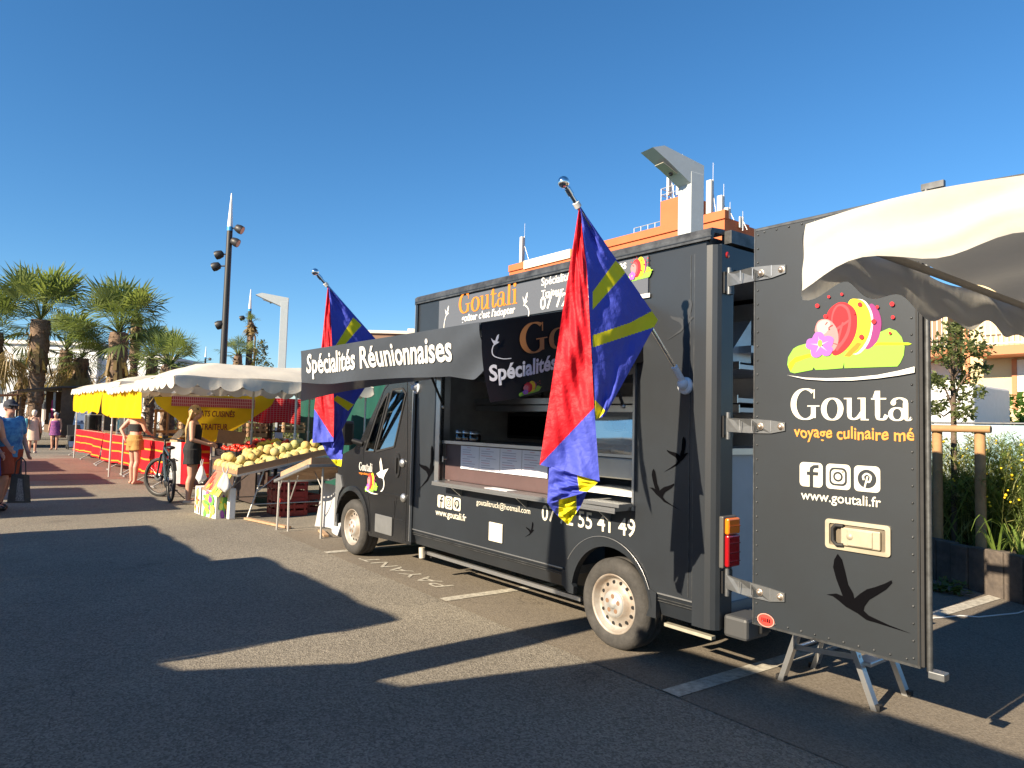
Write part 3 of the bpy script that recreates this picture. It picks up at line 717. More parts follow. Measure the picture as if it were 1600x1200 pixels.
dn = cabdoor(.03, 1); cabdoor(W-.05, -1)
b = MB()
for x, z in ((1.10, 1.09), (1.14, .745)):
    b = MB(); b.lathe([(0, -.026), (.03, -.024), (.045, -.008), (.045, .0)], ALU, 18, 'y', (x, .028, z)); b.build('lock_cap', dn)
b = MB(); N = Vector((0, .024, 0))
serif(b, 'Goutali', Vector((.14, 0, .955)), Vector((.46, 0, .955)), WHITE, UPZ, Vector((0, .024, 0)), tall=1.3)
b.build('lettering', dn); b = MB(); letter(b, 'voyage culinaire métissé', Vector((.14, 0, .915)), Vector((.47, 0, .915)), ORANGE, UPZ, N, bold=.03)
def pd(px, py): v = SV(px, py, .024); return Vector((v.x, .024, v.z))
b.build('lettering', dn); b = MB(); c0 = SV(570, 769, .024); emblem(lambda x_, y_, k: Vector((c0.x+x_*.30, .024-.0004*k, c0.z+y_*.27)))
b.poly([pd(px, py) for px, py in ((592, 746), (588, 740), (594, 736), (593, 722), (595, 715), (597, 726), (598, 735), (607, 732), (602, 740), (599, 748))], WHITE)
for i, q_ in enumerate(pen([(v.x, v.z) for v in [pd(*t) for t in smooth_path([(598, 745), (600, 755), (598, 765), (590, 771), (580, 770), (571, 764)], 5)]], .018, .014)):
    b.add([(x_, .0235-.00005*i, z_) for x_, z_ in q_], [(0, 1, 2, 3)], WHITE)
b.build('fruit_emblem', dn)
# mirror
b = MB(); b.bbox(.02, .14, -.19, -.04, 1.23, 1.50, BLACKP, .03); b.tube([(.2, .03, 1.25), (.1, -.08, 1.29)], .03, BLACKP, 8); b.lathe([(0, 0), (.02, 0), (.025, .02)], mat('lamp_white', (.7, .7, .68), .3), 10, 'y', (.02, -.18, 1.27)); b.build('wing_mirror', truck)
# seats, wheel, dash
b = MB()
for y in (.35, 1.35):
    b.bbox(.75, 1.2, y, y+.5, .75, .9, INTER, .04); b.bbox(1.08, 1.22, y+.03, y+.47, .85, 1.42, INTER, .05); b.bbox(1.12, 1.22, y+.13, y+.37, 1.45, 1.65, INTER, .04)
b.build('seat', truck)
b = MB(); b.box(.0, .42, .1, W-.12, .85, 1.12, BLACKP)
b.tube([(.45+.03*cos(t), .6+.2*sin(t), 1.12+.19*cos(t)) for t in [i*pi/12 for i in range(25)]], .014, BLACKP, 6); b.build('dashboard', truck)
b = MB(); b.bbox(.62, .66, .9, 1.1, 1.66, 1.74, BLACKP, .01); b.build('rear_view_mirror', truck)
# clip on the pillar
# --- rear: lamp, bumper step, hinges, interior wall
lamp = MB(); lamp.bbox(4.864, 4.895, .02, .16, .70, 1.005, mat('lamp_housing', (.07, .068, .065), .5), .008); tl = lamp.build('tail_light', truck)
b = MB(); b.bbox(4.896, 4.925, .03, .15, .90, .995, mat('amber_lens', (.75, .18, .01), .15, coat=.6), .01); b.box(4.926, 4.929, .035, .145, .945, .95, mat('amber_rib', (.5, .12, .01), .2)); b.build('lens', tl)
b = MB(); b.bbox(4.896, 4.925, .03, .15, .71, .896, mat('red_lens', (.28, .006, .01), .15, coat=.6), .01)
for z in (.74, .79, .845): b.box(4.926, 4.929, .035, .145, z, z+.005, mat('red_rib', (.12, .004, .006), .2))
b.build('lens', tl)
b = MB(); b.bbox(4.87, 5.03, .06, .30, .30, .43, mat('dark_step_plastic', (.05, .052, .055), .55), .02); b.box(4.87, 5.02, .31, 1.9, .36, .42, GALV); b.bbox(5.03, 5.05, .18, .28, .33, .41, BLACKP, .008); b.build('step_bumper', truck)
b = MB(); b.box(4.55, 4.80, .16, .9, .462, 1.36, mat('pale_blue_partition', (.42, .47, .53), .5, var=.08)); b.box(4.5, 4.82, .158, .92, 1.361, 1.40, STEEL); b.build('rear_worktop', truck)
b = MB(); b.lathe([(0, .0), (.02, .0), (.024, -.02)], mat('marker_red', (.4, .02, .02), .3), 12, 'x', (4.865, .09, 2.58)); b.build('marker_light', truck)

# --- rear door, opened straight back
DX0, DX1, DZ0, DZ1 = 5.11, 5.985, .436, 2.675
b = MB()
b.box(DX0, DX1, 0, .045, DZ0, DZ1, DOORP)
for z in (DZ0+.004, DZ1-.012): b.box(DX0, DX1, -.003, 0, z-.004, z+.008, TRIM)
b.box(DX0-.004, DX0+.004, -.003, .045, DZ0, DZ1, TRIM); b.box(DX1-.012, DX1-.004, -.002, 0, DZ0, DZ1, RUBBER)
for i in range(28):
    z = DZ0+.04+i*(DZ1-DZ0-.08)/27
    for x in (DX0+.02, DX1-.03): b.ball((x, -.001, z), .006, TRIM, 8, 4)
for i in range(11):
    x = DX0+.06+i*(DX1-DX0-.12)/10
    for z in (DZ0+.03, DZ1-.03): b.ball((x, -.001, z), .006, TRIM, 8, 4)
door = b.build('rear_door', truck)
b = MB(); b.box(DX1+.003, DX1+.018, .0, .05, DZ0+.01, DZ1-.01, RUBBER); b.build('door_seal', door)
b = MB(); b.tube([(DX1+.030, .026, DZ0-.01), (DX1+.030, .026, DZ1+.015)], .013, mat('dull_rod_steel', (.14, .145, .15), .5, .6, var=.5, vscale=20), 12)
b.bbox(DX1+.03, DX1+.10, .0, .06, DZ0-.035, DZ0+.0, GALV, .005); b.box(DX1-.0, DX1+.10, .04, .065, DZ1+.02, DZ1+.05, TRIM); b.build('lock_rod', door)
HB = mat('hinge_bolt', (.55, .45, .36), .35, .8)
for zc in (2.415, 1.545, .625):
    b = MB()
    b.box(4.866, 4.878, .045, .14, zc-.075, zc+.055, BLACKP); b.tube([(4.90, .055, zc-.085), (4.90, .055, zc+.075)], .013, GALV, 10)
    for z in (zc+.05, zc-.065): b.bar((4.87, .10, z), (4.905, .05, z), .02, .012, GALV)
    b.build('hinge_bracket', truck)
    b = MB()
    b.prism([(4.90, .05, zc-.04), (5.0, .02, zc-.042), (5.09, -.003, zc-.044), (5.22, -.003, zc-.042), (5.305, -.003, zc-.025), (5.305, -.003, zc+.02), (5.22, -.003, zc+.03), (5.09, -.003, zc+.038), (5.0, .02, zc+.04), (4.90, .05, zc+.042)], (0, -.007, 0), GALV)
    for x in (5.155, 5.28): b.lathe([(0, -.024), (.012, -.023), (.014, -.011), (.02, -.0105)], HB, 12, 'y', (x, -.001, zc-.004))
    for x in (5.02, 5.10, 5.22): b.box(x, x+.004, -.013, -.006, zc-.03, zc+.03, ALU)
    b.build('hinge_strap', door)
# recessed lock
b = MB(); k0, k1 = SV(1291, 812), SV(1393, 868); LC = mat('yellowed_lock_plate', (.44, .39, .29), .45, .2, var=.2, vscale=12)
x0, x1 = k0.x, k1.x; zc = 1.0; hh = .075
def rrect(x0, x1, z0, z1, r): return [((x1-r if i in (0, 3) else x0+r)+r*cos(a), (z1-r if i in (0, 1) else z0+r)+r*sin(a)) for i in range(4) for a in [pi/2*i+pi/2*j/4 for j in range(5)]]
o_, i_ = rrect(x0, x1, zc-hh, zc+hh, .018), rrect(x0+.022, x1-.022, zc-hh+.02, zc+hh-.02, .008)
n = len(o_); vs = [(x, -.012, z) for x, z in o_]+[(x, -.014, z) for x, z in i_]+[(x, -.002, z) for x, z in i_]+[(x, -.001, z) for x, z in o_]
b.add(vs, [(i, (i+1) % n, (i+1) % n+n, i+n) for i in range(n)]+[(i+n, (i+1) % n+n, (i+1) % n+2*n, i+2*n) for i in range(n)]+[(i, (i+1) % n, (i+1) % n+3*n, i+3*n) for i in range(n)], LC)
b.poly([(x, -.003, z) for x, z in i_], mat('lock_recess', (.16, .13, .09), .6, var=.3))
lock = b.build('door_lock', door)
b = MB(); b.bbox(x0+.085, x1-.045, -.020, -.004, zc-.05, zc+.042, LC, .006); b.bbox(x0+.12, x1-.08, -.026, -.019, zc-.045, zc+.036, LC, .004); b.lathe([(0, -.03), (.016, -.029), (.018, -.022)], LC, 16, 'y', (x0+.135, 0, zc))
b.tube([(x0+.10, -.02, zc-.048), (x0+.065, -.022, zc-.05), (x0+.045, -.022, zc-.03), (x0+.045, -.022, zc+.03), (x0+.06, -.022, zc+.048), (x0+.10, -.02, zc+.048)], .010, RUBBER, 8)
b.build('handle', lock)
# painted door graphics
b = MB(); N = Vector((0, -.0035, 0))
def dp(px, py, e=0): v = SV(px, py); return Vector((min(v.x, DX1-.002), -.0035-e, v.z))
ex = lambda zx, zy: (1160+zx/3, 420+zy/3)
e_ = [0]
def sh(pts, m): e_[0] += .00022; b.poly([dp(*ex(*p), e_[0]) for p in pts], m)
sh([(212,450),(216,415),(240,375),(262,362),(320,345),(420,330),(560,350),(640,300),(690,278),(722,290),(748,320),(762,365),(758,405),(742,440),(728,458),(600,462),(480,466),(478,440),(472,466),(400,472),(345,474),(335,462),(330,474),(246,490),(226,484)], LEAFV)
sh([(222,440),(250,415),(300,402),(420,375),(640,345),(780,346),(796,352),(780,358),(640,358),(430,392),(300,420),(250,440),(228,480),(216,460)], LEAFL)
sh(smooth_path([(600,165),(632,185),(652,235),(650,290),(630,345),(585,378),(560,330),(570,230)], 4, True), PURP)
sh(smooth_path([(548,142),(585,160),(612,215),(612,280),(592,350),(545,400),(500,380),(490,260),(500,160)], 4, True), WHITE)
sh(smooth_path([(540,142),(575,160),(602,215),(603,280),(580,345),(535,396),(495,380),(485,260),(500,155)], 4, True), YEL)
sh([(540,345),(562,350),(545,375),(505,412),(478,410),(500,385)], ORANGE)
sh(smooth_path([(480,158),(520,180),(540,225),(535,300),(505,360),(455,402),(420,395),(395,300),(400,210),(440,165)], 5, True), RED)
CORAL = mat('coral_vinyl', (.62, .06, .07), .6, spec=.2)
sh(smooth_path([(470,165),(500,185),(512,240),(500,310),(460,370),(440,380),(420,300),(420,220),(440,175)], 5, True), CORAL)
sh(smooth_path([(462,175),(490,195),(500,240),(488,300),(455,350),(435,320),(425,240),(440,190)], 5, True), RED)
sh([(424,290),(505,235),(506,246),(428,302)], CORAL); sh([(440,345),(470,250),(478,252),(452,350)], CORAL)
sh(smooth_path([(345,275),(360,245),(395,236),(425,252),(448,290),(452,340),(435,380),(415,385),(400,350),(370,330),(345,300)], 4, True), PINK)
PK2 = mat('pale_pink_vinyl', (.66, .33, .31), .5)
sh(smooth_path([(352,270),(370,245),(400,242),(415,258),(395,300),(365,310)], 4, True), PK2)
for a_ in ((390, 262, 400, 248), (405, 275, 425, 262), (425, 348, 445, 352)): sh([(a_[0], a_[1]), (a_[2], a_[3]), (a_[2]+3, a_[3]+5), (a_[0]+3, a_[1]+3)], RED)
for k in range(5):
    a = radians(100+72*k); cx, cy = 368+40*cos(a), 358-36*sin(a)
    sh([(cx+30*cos(t)*(1+.12*sin(3*t+k)), cy+27*sin(t)) for t in [i*pi/8 for i in range(16)]], VIO)
PALEV = mat('pale_violet_vinyl', (.5, .3, .58), .5)
for k in range(5):
    a = radians(100+72*k); sh([(368+8*cos(a+.6), 358-8*sin(a+.6)), (368+48*cos(a), 358-42*sin(a)), (368+8*cos(a-.6), 358-8*sin(a-.6))], PALEV)
sh([(368+11*cos(t), 350+17*sin(t)) for t in [i*pi/6 for i in range(12)]], LEAFV)
for x_, y_, r in ((355,174,10),(409,132,7),(470,120,7),(394,224,10),(555,168,11),(530,210,6),(620,248,12),(563,320,12),(637,180,8),(706,166,11),(710,228,9),(697,302,7),(411,282,3)):
    sh([(x_+r*cos(t), y_+r*sin(t)) for t in [i*pi/6 for i in range(12)]], RED if r > 4 else BLACKV)
sh([(216,499),(300,511),(400,514),(520,510),(640,498),(740,478),(812,459),(812,487),(740,500),(640,514),(520,524),(400,525),(300,518)], WHITE)
b.build('fruit_emblem', door); b = MB()
p, q = dp(1237, 656), dp(1427.5, 657); z = (p.z+q.z)/2
p.z = q.z = z; p.y = q.y = 0
serif(b, 'Gouta', p, q, CREAM, UPZ, Vector((0, -.004, 0)), tall=1.02)
p, q = dp(1241, 683), dp(1429, 689); p.y = q.y = 0; p.z = q.z = (p.z+q.z)/2
b.build('lettering', door); b = MB(); letter(b, 'voyage culinaire mé', p, q, mat('light_orange_vinyl', (.62, .25, .04), .5), UPZ, N, bold=.018, wob=.5, tall=1.12)
p, q = dp(1252, 783), dp(1377, 789); p.y = q.y = 0; p.z = q.z = (p.z+q.z)/2-.0
b.build('lettering', door); b = MB(); letter(b, 'www.goutali.fr', p, q, CREAM, UPZ, N, bold=.012)
b.build('lettering', door); b = MB(); p = SV(1250, 759); icons(Vector((p.x, 0, p.z)), .128, -.0035, .08, CREAM, DOORP)
b.build('icon_row', door); b = MB()
ez = lambda zx, zy: (1160+zx/3.333, 760+zy/3.333)
b.poly([dp(*ez(x*440+440, 600-y*440), .0002) for x, y in BIRD], BLACKV)
b.build('bird_print', door); b = MB()
# red oval maker's sticker
c = SV(1197, 969); RS = mat('red_sticker', (.7, .05, .04), .4)
b.poly([(c.x+.052*cos(t), -.004, c.z+.036*sin(t)) for t in [i*pi/16 for i in range(32)]], mat('pale_red_rim', (.75, .3, .25), .4))
b.poly([(c.x+.047*cos(t), -.0043, c.z+.032*sin(t)) for t in [i*pi/16 for i in range(32)]], RS)
for i, (x_, w_) in enumerate(((-.026, .008), (-.014, .009), (-.002, .007), (.008, .01), (.02, .008))): b.poly([(c.x+x_, -.0046, c.z-.01), (c.x+x_+w_, -.0046, c.z-.01), (c.x+x_+w_*.7, -.0046, c.z+.012), (c.x+x_, -.0046, c.z+.010)], BLACKV)
b.build('sticker', door)

# ================================================================== GROUND
def asphalt(name, c1, c2, scale=1.0, grain=1.0):
    m = bpy.data.materials.new(name); m.use_nodes = True; nt = m.node_tree; L = nt.links; b = nt.nodes['Principled BSDF']
    tc = nt.nodes.new('ShaderNodeTexCoord')
    v = nt.nodes.new('ShaderNodeTexVoronoi'); v.inputs['Scale'].default_value = 95*scale; L.new(tc.outputs['Object'], v.inputs['Vector'])
    n = nt.nodes.new('ShaderNodeTexNoise'); n.inputs['Scale'].default_value = 150*scale; n.inputs['Detail'].default_value = 3; L.new(tc.outputs['Object'], n.inputs['Vector'])
    big = nt.nodes.new('ShaderNodeTexNoise'); big.inputs['Scale'].default_value = .55; big.inputs['Detail'].default_value = 8; big.inputs['Roughness'].default_value = .62; L.new(tc.outputs['Object'], big.inputs['Vector'])
    r = nt.nodes.new('ShaderNodeValToRGB'); r.color_ramp.elements[0].position = .2; r.color_ramp.elements[1].position = .85
    r.color_ramp.elements[0].color = (*[x*(1-.45*grain) for x in c1], 1); r.color_ramp.elements[1].color = (*[x*(1+.5*grain) for x in c1], 1)
    sep = nt.nodes.new('ShaderNodeSeparateColor'); L.new(v.outputs['Color'], sep.inputs[0])
    mixn = nt.nodes.new('ShaderNodeMath'); mixn.operation = 'MULTIPLY_ADD'; mixn.inputs[1].default_value = .5; L.new(sep.outputs[0], mixn.inputs[0])
    hv = nt.nodes.new('ShaderNodeMath'); hv.operation = 'MULTIPLY'; hv.inputs[1].default_value = .5; L.new(n.outputs['Fac'], hv.inputs[0]); L.new(hv.outputs[0], mixn.inputs[2])
    L.new(mixn.outputs[0], r.inputs[0])
    mx = nt.nodes.new('ShaderNodeMix'); mx.data_type = 'RGBA'; mx.blend_type = 'MULTIPLY'
    rb = nt.nodes.new('ShaderNodeValToRGB'); rb.color_ramp.elements[0].position = .3; rb.color_ramp.elements[1].position = .75
    rb.color_ramp.elements[0].color = (*c2, 1); rb.color_ramp.elements[1].color = (1, 1, 1, 1); L.new(big.outputs['Fac'], rb.inputs[0])
    mx.inputs['Factor'].default_value = 1; L.new(r.outputs[0], mx.inputs['A']); L.new(rb.outputs[0], mx.inputs['B']); 
    sp_ = nt.nodes.new('ShaderNodeTexNoise'); sp_.inputs['Scale'].default_value = 1.1; sp_.inputs['Detail'].default_value = 7; L.new(tc.outputs['Object'], sp_.inputs['Vector'])
    rs = nt.nodes.new('ShaderNodeValToRGB'); rs.color_ramp.elements[0].position = .24; rs.color_ramp.elements[1].position = .36; rs.color_ramp.elements[0].color = (.62, .62, .63, 1); L.new(sp_.outputs['Fac'], rs.inputs[0])
    m2 = nt.nodes.new('ShaderNodeMix'); m2.data_type = 'RGBA'; m2.blend_type = 'MULTIPLY'; m2.inputs['Factor'].default_value = 1; L.new(mx.outputs['Result'], m2.inputs['A']); L.new(rs.outputs[0], m2.inputs['B'])
    gum = nt.nodes.new('ShaderNodeTexVoronoi'); gum.inputs['Scale'].default_value = 1.6; L.new(tc.outputs['Object'], gum.inputs['Vector'])
    gl = nt.nodes.new('ShaderNodeMath'); gl.operation = 'LESS_THAN'; gl.inputs[1].default_value = .028; L.new(gum.outputs['Distance'], gl.inputs[0])
    m3 = nt.nodes.new('ShaderNodeMix'); m3.data_type = 'RGBA'; m3.inputs['B'].default_value = (.05, .047, .044, 1); gf = nt.nodes.new('ShaderNodeMath'); gf.operation = 'MULTIPLY'; gf.inputs[1].default_value = .55; L.new(gl.outputs[0], gf.inputs[0]); L.new(gf.outputs[0], m3.inputs['Factor']); L.new(m2.outputs['Result'], m3.inputs['A'])
    ck = nt.nodes.new('ShaderNodeTexVoronoi'); ck.feature = 'DISTANCE_TO_EDGE'; ck.inputs['Scale'].default_value = .22
    wp = nt.nodes.new('ShaderNodeTexNoise'); wp.inputs['Scale'].default_value = 1.3; wp.inputs['Detail'].default_value = 6; L.new(tc.outputs['Object'], wp.inputs['Vector'])
    wa = nt.nodes.new('ShaderNodeMix'); wa.data_type = 'RGBA'; wa.blend_type = 'ADD'; wa.inputs['Factor'].default_value = .9; L.new(tc.outputs['Object'], wa.inputs['A']); L.new(wp.outputs['Color'], wa.inputs['B']); L.new(wa.outputs['Result'], ck.inputs['Vector'])
    cl = nt.nodes.new('ShaderNodeMath'); cl.operation = 'LESS_THAN'; cl.inputs[1].default_value = .0008; L.new(ck.outputs['Distance'], cl.inputs[0])
    cf = nt.nodes.new('ShaderNodeMath'); cf.operation = 'MULTIPLY'; cf.inputs[1].default_value = .35; L.new(cl.outputs[0], cf.inputs[0])
    m4 = nt.nodes.new('ShaderNodeMix'); m4.data_type = 'RGBA'; m4.inputs['B'].default_value = (.03, .029, .028, 1); L.new(cf.outputs[0], m4.inputs['Factor']); L.new(m3.outputs['Result'], m4.inputs['A'])
    L.new(m4.outputs['Result'], b.inputs['Base Color'])
    b.inputs['Roughness'].default_value = .9; b.inputs['Specular IOR Level'].default_value = .12
    bp = nt.nodes.new('ShaderNodeBump'); bp.inputs['Strength'].default_value = .55*grain; bp.inputs['Distance'].default_value = .006; L.new(v.outputs['Distance'], bp.inputs['Height']); L.new(bp.outputs[0], b.inputs['Normal'])
    return m
ASPH = asphalt('coarse_grey_asphalt', (.245, .222, .182), (.72, .72, .74))
BAY = asphalt('smooth_bay_asphalt', (.205, .178, .142), (.78, .78, .8), 1.2, .7)
REDP = asphalt('reddish_paving', (.22, .14, .115), (.8, .8, .8), .5, .5)
b = MB(); b.quad((-900, -700, 0), (400, -700, 0), (400, 900, 0), (-900, 900, 0), ASPH); tag(b.build('ground'), kind='structure')
# parking bays (turned two degrees from the truck) beside the lane
PA = Vector((cos(-.0349), sin(-.0349), 0)); PB = Vector((-sin(-.0349), cos(-.0349), 0))
p1, p2 = G(688, 937), G(1046, 1085)
Q0 = p1; 
b = MB(); a_ = Q0-PA*4.2; c_ = Q0+PA*9; b.add([a_+Vector((0,0,.004)), c_+Vector((0,0,.004)), c_+PB*6.5+Vector((0,0,.004)), a_+PB*6.5+Vector((0,0,.004))], [(0, 1, 2, 3)], BAY); tag(b.build('parking_bay'), kind='structure')
LINE = mat('worn_white_road_paint', (.56, .53, .45), .8, var=.45, vscale=22, col2=(.27, .25, .21), bump=.2, bscale=120)
b = MB()
def stripe(p, L_, w_): b.add([p+Vector((0,0,.008)), p+PA*w_+Vector((0,0,.008)), p+PA*w_+PB*L_+Vector((0,0,.008)), p+PB*L_+Vector((0,0,.008))], [(0, 1, 2, 3)], LINE)
stripe(G(686, 936), 4.6, .115); stripe(G(1034, 1080), 4.6, .125)
s3 = G(505, 863); stripe(s3, 4.6, .115)
tag(b.build('road_marking'), kind='structure')
# PAYANT, painted to be read from the far side
b = MB(); vs, fs, w = text_shape('PAYANT', .0, .12)
r0, r1 = G(692, 919), G(566, 873); ax = (r1-r0); k = ax.length/w; ax.normalize(); ay = Vector((ax.y, -ax.x, 0))
if ay.y > 0: ay = -ay
random.seed(2)
b.add([r0+ax*(x_*k)+ay*(y_*k*.62)-ay*.13+Vector((0, 0, .008)) for x_, y_ in vs], fs, LINE)
tag(b.build('road_lettering'), kind='structure')
b = MB(); b.quad((-21, -3.6, .004), (-11.6, -3.6, .004), (-11.6, .9, .004), (-21, .9, .004), REDP); tag(b.build('path'), kind='structure')

# ================================================================== FLAGS
FB = cloth_mat('flag_blue', (.066, .088, .50), .12, .55, .5, 24, .1); FR = cloth_mat('flag_red', (.60, .014, .024), .12, .55, .5, 24, .1); FY = cloth_mat('flag_yellow', (.74, .66, .02), .12, .6, .3, 9, .08)
FBD = FB
def inside(p, poly):
    x, y = p; c = False; j = len(poly)-1
    for i in range(len(poly)):
        xi, yi = poly[i]; xj, yj = poly[j]
        if (yi > y) != (yj > y) and x < (xj-xi)*(y-yi)/(yj-yi)+xi: c = not c
        j = i
    return c
def along(path, t):
    L_ = [sqrt((b_[0]-a_[0])**2+(b_[1]-a_[1])**2) for a_, b_ in zip(path, path[1:])]; T_ = t*sum(L_)
    for (a_, b_), l in zip(zip(path, path[1:]), L_):
        if T_ <= l or (b_ is path[-1]): k = min(1, T_/l); return (a_[0]+(b_[0]-a_[0])*k, a_[1]+(b_[1]-a_[1])*k)
        T_ -= l
def make_flag(label, xp, bracket, tip, panels, rip):
    """xp = truck x of the pole plane; panels = (left path, right path, x left(t), x right(t), colour areas, base colour)"""
    bp = SX(*bracket, xp); bp.y = 0; tp = SX(*tip, xp)
    f = thing('flag', label, 'flag', TRUCK_M @ bp, 0, 'red and blue flags mounted on the food truck')
    inv = Matrix.Translation(-(TRUCK_M @ bp))
    tr = lambda v: inv @ (TRUCK_M @ v)
    b = MB(); b.tube([tr(bp+(tp-bp)*.10), tr(tp)], .0125, CHROME, 12); dv = (tp-bp).normalized()
    b.build('pole', f)
    b = MB(); b.ball(tr(tp+dv*.03), .032, CHROME, 16, 10); b.tube([tr(tp-dv*.05), tr(tp-dv*.01)], .018, CHROME, 12); b.build('finial', f)
    b = MB(); b.tube([tr(tp-dv*.13), tr(tp-dv*.10)], .02, WHITE, 10); b.tube([tr(tp-dv*.13), tr(tp-dv*.15+Vector((0, .03, -.02)))], .006, WHITE, 6); b.build('clip', f)
    b = MB(); PB_ = mat('white_pole_bracket', (.6, .64, .70), .5)
    b.lathe([(0, -.022), (.05, -.02), (.055, -.006), (.055, 0)], PB_, 20, 'y', tr(bp)); b.tube([tr(bp+Vector((0, -.01, 0))), tr(bp+dv*.16)], .021, PB_, 12); b.ball(tr(bp+Vector((0, -.03, .01))), .036, PB_, 12, 8); b.build('bracket', f)
    b = MB()
    for left, right, xl, xr, areas, base, nu, nv in panels:
        def fn(u, v):
            l, r = along(left, v), along(right, v); px, py = l[0]+(r[0]-l[0])*u, l[1]+(r[1]-l[1])*u
            x = xl(v)*(1-u)+xr(v)*u; e = sin(u*pi)
            x += e*(rip*sin(u*7+v*9)+rip*.6*sin(v*23+u*4)+rip*.35*sin(u*19-v*31))
            return tr(SX(px, py, x))
        def mf(u, v):
            l, r = along(left, v), along(right, v); p = (l[0]+(r[0]-l[0])*u, l[1]+(r[1]-l[1])*u)
            for m_, a_ in areas:
                if inside(p, a_): return m_
            return base
        b.grid(fn, nu, nv, FB, True, mf)
    b.build('cloth', f)
    return f
X0 = 4.63
fold = [(906, 322), (917, 420), (928, 632), (937, 752)]
make_flag('large red and blue flag with yellow rays on the pole by the serving hatch', X0, (1074, 603), (885, 292), [
    ([(906, 322), (917, 420), (931, 655)], [(906, 322), (1028, 500), (945, 650)], lambda v: X0+.13*v, lambda v: X0+.022+(max(0, v-.55)*.28),
     [(FY, [(962, 407), (979, 424), (926, 484), (926, 456)]), (FY, [(1022, 484), (1032, 508), (926, 543), (926, 524), (985, 504)]), (FY, [(922, 622), (931, 626), (946, 642), (934, 656), (922, 650)])], FB, 170, 240),
    ([(905, 322), (880, 480), (843, 726)], fold, lambda v: X0-.10*v, lambda v: X0+.17*v,
     [(FB, [(843, 727), (930, 635), (960, 600), (960, 800), (843, 770)])], FR, 130, 260),
    ([(858, 728), (855, 786)], [(936, 752), (917, 769)], lambda v: X0-.07, lambda v: X0+.15-.05*v, [(FY, [(900, 730), (905, 767), (930, 770), (934, 754)])], FB, 110, 50),
    ([(855, 786), (868, 803), (886, 819)], [(918, 768), (908, 790), (888, 820)], lambda v: X0-.06+.02*v, lambda v: X0+.04-.05*v, [(FY, [(874, 760), (900, 760), (902, 822), (872, 822)])], FB, 80, 80),
], .012)
X1 = 1.385
make_flag('red and blue flag with yellow rays hanging in front of the truck cab', X1, (652, 607), (496, 429), [
    ([(513, 447), (518, 530), (520, 640), (518, 700)], [(513, 447), (590, 533), (600, 560), (556, 628), (519, 702)], lambda v: X1+.10*v, lambda v: X1+.022+max(0, v-.5)*.2,
     [(FY, [(552, 496), (565, 508), (529, 550), (518, 550)]), (FY, [(527, 618), (553, 632), (544, 642), (520, 624)])], FB, 120, 190),
    ([(512, 447), (502, 545), (491, 640), (488, 692)], [(514, 447), (519, 545), (522, 640), (521, 690)], lambda v: X1-.08*v, lambda v: X1+.13*v,
     [(FB, [(480, 630), (492, 640), (519, 682), (530, 690), (530, 720), (480, 720)])], FR, 80, 190),
    ([(500, 688), (512, 712), (525, 727)], [(528, 640), (538, 690), (533, 729)], lambda v: X1-.04, lambda v: X1+.1, [(FY, [(515, 718), (540, 718), (540, 735), (515, 735)])], FB, 30, 40),
], .012)

